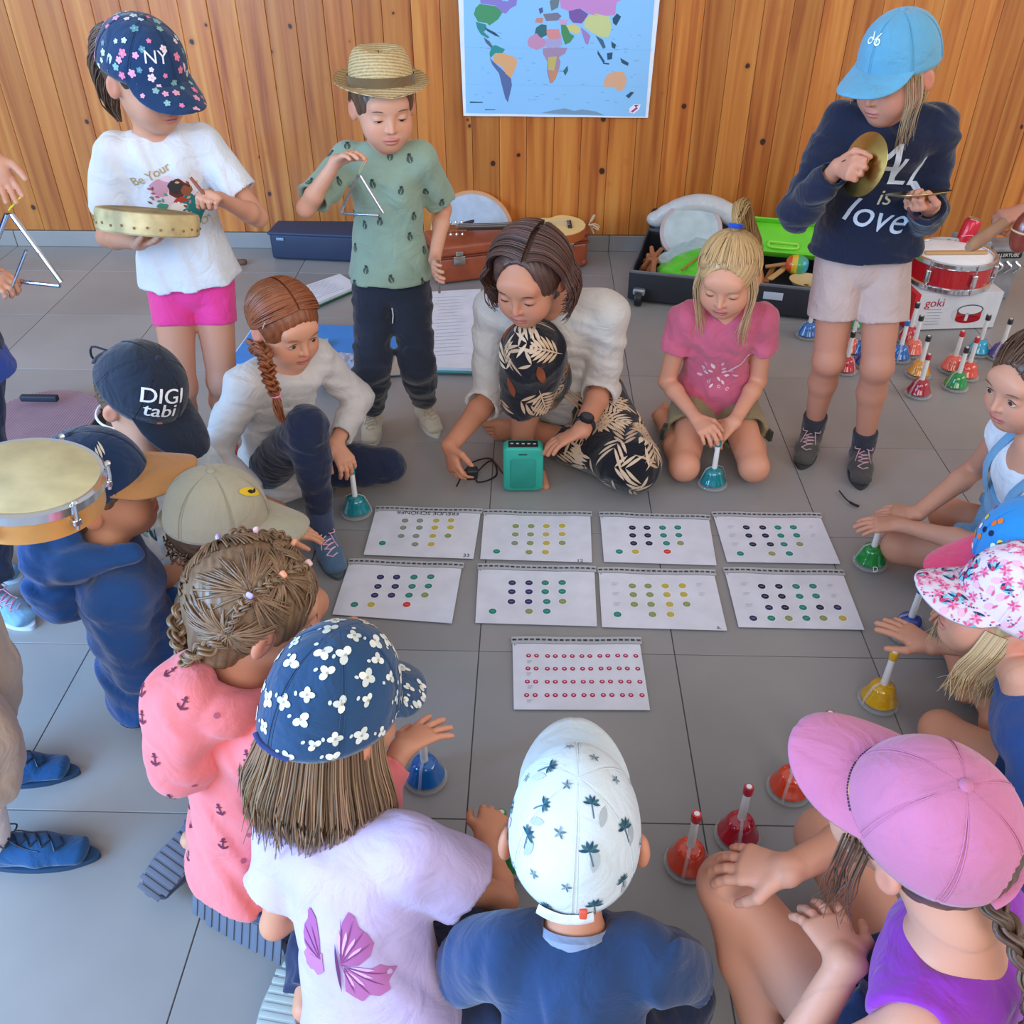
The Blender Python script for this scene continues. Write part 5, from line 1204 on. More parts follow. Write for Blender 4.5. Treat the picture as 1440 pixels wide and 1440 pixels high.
def snare():
    a, b = PZ(1280, 466, 0), PZ(1392, 462, 0); ux = nrm(b - a); uy = np.cross(V(0, 0, 1), ux); R = np.stack([ux, uy, V(0, 0, 1)], 1); L = np.linalg.norm(b - a) + .02; Hb, Db = .145, .22; c = (a + b) / 2 + uy * Db / 2 + V(0, 0, .005)
    r = empty('drum_box', (float(c[0]), float(c[1]), 0), 'white and red cardboard box with a picture of a drum', 'box'); bx = MB().box(c + V(0, 0, Hb / 2), (L, Db, Hb), R, .001).build('carton', plain('d6d8de', .5), r, smooth=False)
    MB().box(c + R @ V(-L / 2 + .004, -.001, Hb / 2), (.020, Db + .002, Hb + .001), R).build('red_edge', plain('c8242c', .5), r, smooth=False)
    D = Decals(bvh_of(bx), .0008, .03); n = -uy; f0 = c + R @ V(0, -Db / 2, Hb / 2)
    text_on(D, f0 + ux * -.092 + V(0, 0, .036), n, ux, 'goki', .046, 'b01f3a', 1, sub=.03)
    def P(x, y, pts, col, l=1): D.put(f0 + ux * x + V(0, 0, y), n, ux, pts, col, l)
    e = lambda rx, ry: ring_poly(rx, 20, ry)
    P(.052, -.012, e(.066, .040), 'c9ccd2', 0); P(.055, -.016, [(-.050, -.018), (.050, -.018), (.050, .018), (-.050, .018)], 'c1222e', 1); P(.055, -.034, e(.050, .016), 'c1222e', 1); P(.055, -.036, e(.048, .012), 'a01a26', 2); P(.055, .004, e(.052, .022), '4a4c54', 2); P(.055, .004, e(.047, .018), 'd9dade', 3); P(.048, -.024, [(-.006, -.016), (.006, -.016), (.006, .016), (-.006, .016)], 'd3d5da', 3)
    for i in range(6): P(-.080, .010 - i * .012, [(-.034, -.0012), (.020 + .01 * (i % 2), -.0012), (.020, .0012), (-.034, .0012)], '9aa0ac')
    D.put(c + R @ V(-L * .36, .02 - Db * .4, Hb), V(0, 0, 1), ux, rot2(leaf(.05, .010), .2), 'c8242c', 1)
    D.build('print', r)
    q = PY(1347, 398, 3.29); q = np.array([c[0] + .0, c[1] + .02, Hb + .006]); rd = .148; s = empty('snare_drum', tuple(map(float, q)), 'red snare drum with chrome hoops standing on its box', 'drum')
    MB().lathe([(rd - .004, .012), (rd, .014), (rd, .098), (rd - .004, .10)], q, R, 56).build('shell', plain('c01824', .18, coat=.8, var=.02), s)
    for z in (.0, .094):
        MB().lathe([(rd - .008, z), (rd + .008, z), (rd + .011, z + .004), (rd + .009, z + .018), (rd + .003, z + .022), (rd - .004, z + .018), (rd - .008, z)], q, R, 56, cap=False).build('hoop', CHROME, s)
    MB().lathe([(rd - .006, .104), (rd - .010, .107), (.001, .107)], q, R, 56).build('drumhead', plain('f0f2f6', .85, spec=.2), s)
    for k in range(6):
        an = math.radians(-90 + k * 60 + 5); d = R @ V(math.cos(an), math.sin(an), 0); Rl = np.stack([np.cross(V(0, 0, 1), d), d, V(0, 0, 1)], 1) * np.array([1, 1, 1]); lg = MB().box(q + d * (rd + .010) + V(0, 0, .056), (.020, .020, .050), Rl, .005).build('lug', CHROME, s); MB().tube([q + d * (rd + .014) + V(0, 0, z) for z in (.004, .118)], .0026, 8).build('tension_rod', CHROME, lg)
    st = MB().box(q + R @ V(0, -.012, .114), (.24, .022, .010), R @ rz(-3), .003).build('wooden_bar', plain('c79a66', .5), None, label='flat wooden stick lying across the snare drum head', cat='stick')
    k = empty('soda_can', tuple(map(float, (1.76, 3.66, 0))), 'tilted red drinks can standing behind the snare drum', 'can')
    q2 = PY(1362, 326, 3.60); Rc = frame(V(.18, .05, 1)); MB().lathe([(.026, -.045), (.033, -.038), (.033, .038), (.027, .050)], q2, Rc, 28).build('can_body', plain('cf1830', .25, .3, coat=.4), k); MB().lathe([(.027, .050), (.028, .053), (.025, .052), (.001, .050)], q2, Rc, 28).build('can_lid', CHROME, k); MB().tube([q2 + Rc @ V(math.cos(t) * .0336, math.sin(t) * .0336, -.01 + .006 * math.sin(t * 3)) for t in np.linspace(-2.6, -.6, 14)], .003, 6, flat=.3).build('white_wave', plain('e8e6ea', .4), k)
    b0 = MB().box((1.755, 3.66, .125), (.12, .12, .25), None, .008).build('grey_box', plain('8a8d92', .6), None, label='grey carton behind the snare drum carrying the red can', cat='box')
    q3 = PY(1418, 348, 3.62); kb = empty('equipment_case', (float(q3[0]), float(q3[1]), 0), 'grey case with a black lettered band right of the snare drum', 'case'); MB().box((q3[0], q3[1] + .06, q3[2] / 2), (.13, .12, q3[2]), rz(4), .01).build('body', plain('84868c', .6, var=.2), kb)
    bd = MB().box((q3[0], q3[1] - .002, q3[2] - .03), (.128, .008, .026), rz(4), .002).build('band', plain('1b1c20', .5), kb); D = Decals(bvh_of(bd), .001, .03); text_on(D, V(q3[0], q3[1] - .006, q3[2] - .03), V(0, -1, 0), V(1, 0, 0), 'KILLERTUBE', .019, 'e6e6e6', 1, sub=.03); D.build('lettering', bd)
    mt = MB()
    for i in range(4): mt.tube(spline([(q3[0] - .06 + .035 * i, q3[1] - .006, q3[2] - .055), (q3[0] - .045 + .035 * i, q3[1] - .02, q3[2] - .075), (q3[0] - .06 + .035 * i, q3[1] - .012, q3[2] - .10)], 8), .006, 8)
    mt.build('metal_fittings', CHROME, kb)
snare()
def cushion():
    c = PZ(58, 588, .06); r = empty('round_stool_pad', (float(c[0]), float(c[1]), 0), 'round mauve ribbed pad on the floor at the left', 'pad'); MB().lathe([(.17, .0), (.182, .01), (.185, .04), (.180, .052), (.172, .056)], (c[0], c[1], .005), None, 48).build('rim', plain('2c3040', .6), r)
    mb = MB(); 
    for i in range(-20, 21): x = i * .0085; h = math.sqrt(max(0, .176 ** 2 - x * x)); mb.tube([(c[0] + x, c[1] - h, .061), (c[0] + x, c[1] + h, .061)], .0045, 6)
    mb.build('ribbed_top', plain('a58a98', .8), r, kind='stuff'); MB().box(c + V(-.03, .075, .03), (.12, .02, .02), None, .004).build('handle', plain('1c2433', .6), r)
cushion()
MB().tube(spline([PZ(1180, 690, .006), PZ(1190, 702, .006), PZ(1200, 709, .007), PZ(1208, 712, .007)], 12), [.002] * 6 + [.004] * 6, 6).build('cord_end', plain('1c1c22', .5), None, label='short black cord end lying by the grey hiking boot', cat='cord')
# ------------------------------------------------------------------ the people
def foot_shoe(p, e, d, mat, sole, lace=None, L=None, lab=None, **k):
    """flat on the floor under the ankle"""
    a = p.j['ank' + e]; d = nrm([d[0], d[1], 0]); L = L or .185 * p.s
    h = V(a[0], a[1], 0) - d * L * .24; return shoe(p, h + V(0, 0, .001), h + d * L, (0, 0, 1), mat, sole, lace, w=.034 * p.s, h=.050 * p.s, label=lab, **k)
def pr_hand(p, q, px, py, palm, L=.15, sg=-1, **k):
    w_ = p.j['wri' + q]; t = OR(px, py, w_, L * p.s, sg); return p.hand(q, t, palm, **k)
def short_hair(p, hexc, off=.007, low=-.035, N=260, len_=.022, seed=0):
    scalp(p, hexc, off, low=low)
    st = []
    for i in range(N):
        a = rng.uniform(1.45, 2 * math.pi - 1.45); z = rng.uniform(-.6, .6); d = nrm([math.sin(a) * math.cos(z), math.cos(a) * math.cos(z), math.sin(z)])
        q = onskull(p, d, off + .001); dn = p.HR @ V(0, -.1, -1); st.append([q + dn * len_ * t + (q - p.head) / np.linalg.norm(q - p.head) * .002 * math.sin(t * 3) for t in np.linspace(0, 1, 5)])
    strands(st, np.tile([.0009, .0011, .001, .0008, .0003], (N, 1)), hcols(hexc, N), 'hair_strands', p.root)
PEOPLE = {}
def pixof(p_):
    d = np.asarray(p_) - CC; c, s = math.cos(-PSI), math.sin(-PSI); x, y, z = c * d[0] - s * d[1], s * d[0] + c * d[1], d[2]; cz = y * math.cos(TH) - z * math.sin(TH); return int(720 + FPX * x / cz), int(720 - FPX * (y * math.sin(TH) + z * math.cos(TH)) / cz)
def want(n): return ONLY is None or n in ONLY
ONLY = None
# ---- girl in the flowered cap holding the hand drum
def girl_drum():
    p = Person('person standing in navy flowered cap, white t-shirt and hot pink shorts', PY(268, 392, 2.34), PY(222, 205, 2.32), PY(205, 112, 2.28), 168, 158, 1.2, 1.04, (124, -16), skin='dba488')
    p.reach('R', PY(196, 342, 2.15), (-.5, .1, -1)); p.reach('L', PY(310, 280, 2.19), (.6, .4, -1))
    p.step('R', PZ(262, 638, .065), toe=(.03, -.11, -.05)); p.step('L', PZ(316, 614, .065), toe=(.03, -.11, -.05))
    p.report('drumgirl')
    g1 = pr_hand(p, 'R', 262, 326, (0, 0, 1), curl=.18, thumb=.2); g2 = pr_hand(p, 'L', 283, 268, (-.3, -.2, -1), curl=1.15, thumb=.9, L=.10)
    p.flesh('down', brows='4a3020', feet=False); PEOPLE['drum'] = (p, g1, g2)
    tee = p.garment('t_shirt', fabric('dfe3ea'), lambda S: p.top(S, .014, .66, -.005, .018, so=.014, s1=.022), amp=.0032, seed=2, wl=.10, fdir=(1, .2, .3))
    p.collar(fabric('d2d8e2'), .049, .004)
    p.garment('shorts', fabric('f0429a', .6), lambda S: p.legs_g(S, .42, .006, .006, waist=.03, open_=False), amp=.0006, seed=4)
    for e in 'RL':
        sock(p, e, fabric('e2686e'), .05); foot_shoe(p, e, (.25, -1), fabric('d8525c'), plain('d9d3d0'), plain('e8a2a4'))
    T = bvh_of(tee); D = Decals(T, .0012, .006); n = p.fw; u = -p.lc; w_ = p.up; c0 = p.chest - p.up * .095 + p.fw * .09 + u * .012
    def at(x, y): return c0 + u * x + w_ * y
    def blob(x, y, r, ry, col, ph=0., L=0, k=11): 
        pts = [(r * (1 + .18 * math.sin(3 * a + ph)) * math.cos(a), ry * (1 + .15 * math.sin(4 * a + ph)) * math.sin(a)) for a in np.linspace(0, 2 * math.pi, k * 2, endpoint=False)]; D.put(at(x, y), n, u, pts, col, L)
    blob(.0, -.005, .052, .050, 'e9d3df'); blob(-.03, .02, .026, .02, 'cf9fb4', 1, 1); blob(.012, .012, .027, .023, '6b3a2c', 2, 1); blob(.004, .016, .017, .017, '3f3a3d', .5, 2); blob(.028, .004, .014, .013, '9c5b40', 1, 2)
    blob(.035, -.045, .030, .038, '2f7f7c', 1, 1); blob(.0, -.034, .022, .012, 'f0ece8', 2, 2); blob(.052, -.062, .020, .018, '3c9a90', 0, 2); blob(-.035, -.028, .013, .010, '4a9a82', 0, 2); blob(.055, .02, .018, .024, 'e8e2e4', 1, 1); blob(.010, -.018, .016, .008, 'b5483c', 3, 2)
    for i in range(26):
        a = random.uniform(0, 6.28); r_ = random.uniform(.03, .065); D.put(at(.005 + r_ * math.cos(a), -.01 + r_ * math.sin(a)), n, u, rot2(leaf(.012, .003), random.uniform(0, 6)), random.choice(['c88a98', '8d5a3c', '59a08c', 'd9b77c', 'c25e6c']), 3)
    text_on(D, at(-.045, .052), n, u * .9 + w_ * .35, 'Be Your', .030, '#b99a62', 3)
    text_on(D, at(.070, -.072), n, u * .8 + w_ * .5, 'Own', .026, '#c9b27c', 3)
    D.build('print', tee, 'colourful figure print with gold script'); shp = [c for c in p.root.children if c.name.startswith('shorts')][0]
    D = Decals(bvh_of(shp), .0012, .006); q = PY(209, 438, 2.1)
    for e in (1, -1): D.put(q, V(-.2, -1, .2), V(1, 0, 0), [(-.010, e * .002), (-.008, e * .010), (-.003, e * .004), (.003, e * .004), (.008, e * .010), (.010, e * .002), (.004, e * .001), (-.004, e * .001)], 'f3dfe9', 1, .15)
    D.build('print', shp, 'small white logo')
    hair = strands(bundle([p.W(0, -.092, .058), p.W(.004, -.122, .058), p.W(.008, -.142, .01), p.W(.006, -.140, -.055), p.W(.0, -.122, -.110), p.W(0, -.10, -.140)], 300, [.010, .018, .026, .028, .022, .006], tip=.72, wav=.003), .0021, hcols('5a4334', 300, .4), 'ponytail', p.root, label='long brown ponytail')
    scalp(p, '4d382b', .004, low=-.045)
    co, crown, fr = cap_hat(p, fabric('1f3a5f'), size=1.04, tilt=-6, brim=.068, label='navy cap printed with pink and white flowers', height=.100, bend=.034)
    MB().tube([p.W(0, -.108, .072) + p.HR @ V(math.cos(a) * .014, 0, math.sin(a) * .014) for a in np.arange(12) * math.pi / 6], .005, 8, closed=True).build('hair_tie', fabric('e0358c'), hair)
    flowers(co, 75, ['e77fa6', 'f3d5df', '86b5b8', 'c9dfe6', 'e9a2bf', '5f97a8'], .0165, .0085)
    for ch in co.children:
        if ch.name.startswith('brim'): flowers(ch, 16, ['e77fa6', 'e9a2bf', '86b5b8'], .02, .0085)
    T = bvh_of(co); D = Decals(T, .0016, .005); q, n = crown(.42, .40)
    text_on(D, q, n, np.cross(p.HR[:, 2], n), 'NY', .038, '#e8e6ea', 2); D.build('print', co, 'white monogram')
def flowers(o, N, cols, mind, r, seed=5, cond=None, leafc=None):
    D = Decals(bvh_of(o), .0012, .006)
    for i, (c, n) in enumerate(samples(o, N, mind, cond or facing, seed)):
        u = nrm(np.cross(n, [random.random(), random.random(), 1])); k = r * random.uniform(.7, 1.25); a0 = random.uniform(0, 6)
        for j in range(5): D.put(c, n, u, rot2(ring_poly(k * .42, 8, k * .36), a0 + j * 1.2566, 1, (k * .55 * math.cos(a0 + j * 1.2566), k * .55 * math.sin(a0 + j * 1.2566))), cols[i % len(cols)], j * .1)
        D.put(c, n, u, ring_poly(k * .2, 6), 'd8c27a' if leafc is None else leafc, 1)
    return D.build('print', o)
# ---- boy in the straw hat
def boy_triangle():
    p = Person('person standing in straw hat, sage green t-shirt and dark trousers', PY(550, 388, 2.54), PY(540, 220, 2.52), PY(539, 150, 2.48), 176, 174, 1.1, 1.0, (160, -10), skin='dfa78a')
    p.reach('R', PY(474, 226, 2.35), (-.8, .1, -1)); p.reach('L', PY(611, 366, 2.50), (.3, 1, -.2))
    p.step('R', PZ(524, 580, .06), toe=(.03, -.11, -.05)); p.step('L', PZ(597, 568, .06), toe=(.03, -.11, -.05))
    p.report('triboy')
    g1 = pr_hand(p, 'R', 514, 204, (.3, -.3, -1), curl=(.5, .35, .3, .3), thumb=.2, L=.13, sg=-1); g2 = pr_hand(p, 'L', 612, 402, (.9, 0, 0), curl=.35, thumb=.3)
    p.flesh('down', brows='6a4a32', feet=False); PEOPLE['tri'] = (p, g1, g2)
    tee = p.garment('t_shirt', fabric('8fa592'), lambda S: p.top(S, .013, .80, -.005, .016, so=.012, s1=.020), amp=.0030, seed=12, wl=.11)
    p.collar(fabric('7d9482'), .049, .0035)
    p.garment('trousers', fabric('272d3c'), lambda S: p.legs_g(S, 1.86, .012, .011, waist=.03), amp=.0036, seed=14, wl=.055, fdir=(0, .2, 1))
    m = fabric('c8bfae'); 
    foot_shoe(p, 'R', (.02, -1), m, plain('d8d2c6'), plain('b6a68e')); foot_shoe(p, 'L', (.45, -1), m, plain('d8d2c6'), plain('b6a68e'))
    MB().tube([p.pel + p.fw * .088 + p.up * .0 + V(0, 0, -.055), p.pel + p.fw * .092 + V(.002, 0, -.075), p.pel + p.fw * .092 + V(-.002, 0, -.10)], .0018, 5).build('drawstring', plain('c9ccd0'), p.root)
    D = Decals(bvh_of(tee), .0012, .006)
    for c, n in samples(tee, 26, .048, lambda c, n: n @ (CC - c) > .1, 9):
        u = nrm(np.cross([0, 0, 1], n)); a = random.uniform(-.4, .4)
        D.put(c, n, u, rot2(ring_poly(.0085, 9, .010), a), '4d5a54'); D.put(c, n, u, rot2([(-.002, -.008), (.002, -.008), (0, .008)], a), '8fa592', 1)
        for k in (-1, 0, 1): D.put(c, n, u, rot2(leaf(.008, .002), math.pi / 2 + k * .7 + a, 1, (0, .008)), '33403c', 1)
    D.build('print', tee, 'scattered dark strawberry prints')
    short_hair(p, '5e412c', .006, -.02, 200)
    # fringe
    st = []
    for i in range(90):
        a = rng.uniform(-.75, .75); d0 = nrm([math.sin(a), math.cos(a), .62]); d1 = nrm([math.sin(a * 1.1 + .1), math.cos(a), .30 + rng.uniform(-.03, .03)]); st.append([onskull(p, d0 + (d1 - d0) * t, .008) for t in np.linspace(0, 1, 6)])
    strands(st, np.tile([.0016, .0018, .0018, .0015, .001, .0004], (90, 1)), hcols('6b4a31', 90), 'fringe', p.root)
    # straw trilby: crown with a pinch, wide band, brim turned up at the back
    R = p.HR @ axes(0, 14, 0); O = p.W(0, -.012, .052); h = p.hs; n = 48; Vv = []; prof = [(.0, .082, .100), (.018, .081, .099), (.04, .078, .094), (.062, .072, .086), (.078, .064, .077), (.086, .052, .064), (.084, .035, .046), (.078, .018, .024), (.076, .001, .001)]
    for z, a, b in prof:
        for k in range(n):
            t = 2 * math.pi * k / n; zz = z - (.010 * max(0, math.cos(t)) if z > .06 else 0); Vv.append(O + R @ (V(a * math.sin(t), b * math.cos(t), zz) * h))
    F = [(i * n + k, (i * n + (k + 1) % n), (i + 1) * n + (k + 1) % n, (i + 1) * n + k) for i in range(len(prof) - 1) for k in range(n)]
    m, nt, b_ = newmat('woven_straw'); L = nt.links.new; tc = nd(nt, 'ShaderNodeTexCoord'); mp = nd(nt, 'ShaderNodeMapping'); mp.inputs['Rotation'].default_value = (math.radians(20), 0, 0)
    L(tc.outputs['Object'], mp.inputs[0]); wv = nd(nt, 'ShaderNodeTexWave', Scale=42., Distortion=.6); wv.bands_direction = 'Z'; L(mp.outputs[0], wv.inputs[0]); wn = nd(nt, 'ShaderNodeTexNoise', Scale=160.); L(tc.outputs['Object'], wn.inputs['Vector'])
    r_ = ramp(nt, [(0., srgb('#8f7448')), (.5, srgb('#c4a674')), (1., srgb('#d8be8e'))]); mm = nd(nt, 'ShaderNodeMath', operation='MULTIPLY_ADD'); L(wv.outputs['Fac'], mm.inputs[0]); mm.inputs[1].default_value = .6; L(wn.outputs['Fac'], mm.inputs[2]); ms = nd(nt, 'ShaderNodeMath', operation='SUBTRACT'); L(mm.outputs[0], ms.inputs[0]); ms.inputs[1].default_value = .3; L(ms.outputs[0], r_.inputs[0]); L(r_.outputs[0], b_.inputs['Base Color']); b_.inputs['Roughness'].default_value = .8
    bp = nd(nt, 'ShaderNodeBump', Strength=.6, Distance=.002); L(wv.outputs['Fac'], bp.inputs['Height']); L(bp.outputs[0], b_.inputs['Normal'])
    hat = link('straw_hat', mesh('straw_hat', Vv, F, m), p.root, 'woven straw trilby with a dark band')
    Bv = []; nr = 8
    for j in range(nr + 1):
        t = j / nr
        for k in range(n):
            a = 2 * math.pi * k / n; e = .036 * t; up = .016 * (t ** 2) * max(0, -math.cos(a)) * 1.6 + .012 * t * t * abs(math.sin(a)) - .014 * t * max(0, math.cos(a)); Bv.append(O + R @ (V((.082 + e) * math.sin(a), (.100 + e) * math.cos(a), up) * h))
    Bv = np.array(Bv); M = len(Bv); F = []
    for j in range(nr):
        for k in range(n):
            q = (j * n + k, j * n + (k + 1) % n, (j + 1) * n + (k + 1) % n, (j + 1) * n + k); F += [q[::-1], tuple(x + M for x in q)]
    for k in range(n): F.append((nr * n + k, nr * n + (k + 1) % n, M + nr * n + (k + 1) % n, M + nr * n + k))
    link('brim', mesh('brim', np.concatenate([Bv, Bv - R[:, 2] * .003]), F, m), hat)
    mb = MB(); vb = []
    for z in (.002, .012, .024):
        for k in range(n): a = 2 * math.pi * k / n; e = .0025 - z * .05; vb.append(O + R @ (V((.082 + e) * math.sin(a), (.100 + e) * math.cos(a), z) * h))
    mb.add(vb, [(i * n + k, i * n + (k + 1) % n, (i + 1) * n + (k + 1) % n, (i + 1) * n + k) for i in range(2) for k in range(n)]); mb.build('hat_band', fabric('6d5639'), hat)
# ---- girl with the cymbals
def girl_cymbals():
    p = Person('person standing in light blue cap, navy sweatshirt and beige shorts', PY(1214, 358, 2.42), PY(1250, 172, 2.38), PY(1260, 104, 2.33), 188, 186, 1.26, 1.0, (-126, -20), skin='cf937a')
    p.reach('R', PY(1180, 234, 2.21), (-.35, .5, -1)); p.reach('L', PY(1308, 290, 2.20), (.3, .5, -1))
    p.step('R', PZ(1144, 598, .075), toe=(-.04, -.12, -.05)); p.step('L', PZ(1215, 622, .075), toe=(-.03, -.12, -.05))
    p.report('cymgirl')
    g1 = pr_hand(p, 'R', 1214, 238, (.9, .2, -.3), curl=1.25, thumb=.6, L=.10); g2 = pr_hand(p, 'L', 1262, 292, (-.1, .2, 1), curl=1.1, thumb=.6, L=.11)
    p.flesh('down', brows='a5825c', feet=False); PEOPLE['cym'] = (p, g1, g2)
    tee = p.garment('sweatshirt', fabric('1b2138'), lambda S: p.top(S, .018, 1.86, -.025, .016, so=.016, s1=.014, neck=.046), amp=.0042, seed=22, wl=.07, fdir=(.4, .2, 1))
    def hood(S):
        c = p.chest + p.up * .028; S.ecap(c - p.fw * .05 + p.lc * .05, c - p.fw * .05 - p.lc * .05, p.up, .035, .03, .035, .03, .03); S.cap(c + p.lc * .055 - p.fw * .03, c + p.lc * .048 + p.fw * .045 - p.up * .01, .018, .012, .02); S.cap(c - p.lc * .055 - p.fw * .03, c - p.lc * .048 + p.fw * .045 - p.up * .01, .018, .012, .02)
        S.ell(p.chest + p.up * .06, (.045, .045, .05), None, .01, 's')
    p.garment('hood', fabric('1b2138'), hood, amp=.002, seed=8)
    def sh(S):
        q = p.s; S.ecap(p.pel + p.up * .05, p.pel - p.up * .02, p.lp, .095, .075, .105, .088, .02)
        for e in 'RL':
            a, b = p.j['hip' + e], p.j['kne' + e]; t = a + (b - a) * .56; S.ecap(a, t, p.lp, .068, .074, .072, .078, .003, cut=True); S.cap(t - nrm(b - a) * .02, t + nrm(b - a) * .04, .060, .063, .004, 'S')
    p.garment('shorts', fabric('c3a9a0'), sh, amp=.0010, seed=24, wl=.09, fdir=(1, .2, 0))
    for e, d in (('R', (-.42, -1)), ('L', (-.25, -1))):
        sock(p, e, fabric('33333d'), .045); foot_shoe(p, e, d, fabric('4b4744'), plain('3a3838'), plain('c99aa2'), L=.205, lab='grey hiking boot with pink laces')
    D = Decals(bvh_of(tee), .0014, .008); n = p.fw; u = -p.lc; c0 = p.chest - p.up * .125 + p.fw * .1
    W_ = '#c5ccd8'
    text_on(D, c0 + u * -.005 + p.up * .055, n, u * .95 + p.up * -.12, 'A', .14, W_, 1, slant=.35); text_on(D, c0 + u * .058 + p.up * .03, n, u * .95 + p.up * -.12, 'LL', .10, W_, 1, slant=.3)
    text_on(D, c0 + u * .008 + p.up * -.028, n, u, 'is', .06, '#d3c3a0', 1, slant=.2); text_on(D, c0 + u * .0 + p.up * -.080, n, u * .95 + p.up * -.2, 'love', .092, W_, 1, slant=.3)
    D.build('print', tee, 'large white script lettering')
    scalp(p, 'b08a5a', .004, low=-.05)
    P = []
    for e, k in ((1, 14), (-1, 26)):
        for i in range(k):
            s0 = V(e * rng.uniform(.055, .074), rng.uniform(-.01, .050), .02); P.append(spline([p.W(*s0), p.W(s0[0] * 1.15, s0[1] + .012, -.03), p.W(s0[0] * 1.05, s0[1] + .022, -.075), p.W(s0[0] * .95 + rng.normal() * .004, s0[1] + .03, -.12 - rng.uniform(0, .03))], 10))
    strands(P, np.tile(np.linspace(.0013, .0004, 10), (len(P), 1)), hcols('b59a78', len(P), .3), 'loose_hair', p.root)
    P = bundle([p.W(.0, -.075, -.02), p.W(0, -.085, -.07), p.W(-.01, -.07, -.12)], 90, [.03, .03, .02, .01]); strands(P, .0016, hcols('b88f5c', 90, .3), 'hair', p.root)
    co, crown, fr = cap_hat(p, fabric('5f9dbb'), size=1.0, tilt=4, brim=.074, label='light blue cap with a white bow emblem', height=.108)
    D = Decals(bvh_of(co), .0016, .005); q, n = crown(.10, .46); u = np.cross(p.HR[:, 2], n); 
    def bow(poly): D.put(q, n, -u, poly, 'e6edf2', 1)
    for e in (1, -1):
        lp = [(e * (.002 + .012 * (1 - math.cos(a)) / 2 * 1.3), .008 * math.sin(a) + .003) for a in np.linspace(0, 2 * math.pi, 12, endpoint=False)]; bow(lp)
        D.put(q, n, -u, [(e * (.004 + .008 * (1 - math.cos(a)) / 2 * 1.3), .0045 * math.sin(a) + .003) for a in np.linspace(0, 2 * math.pi, 12, endpoint=False)], '5f9dbb', 2); bow([(0, .001), (e * .004, 0), (e * .012, -.016), (e * .008, -.016)])
    D.build('print', co, 'small white bow')
    MB().ball(crown(math.pi, .20)[0], (.008, .008, .006), 10).build('clasp', plain('1c2026', .4), co)
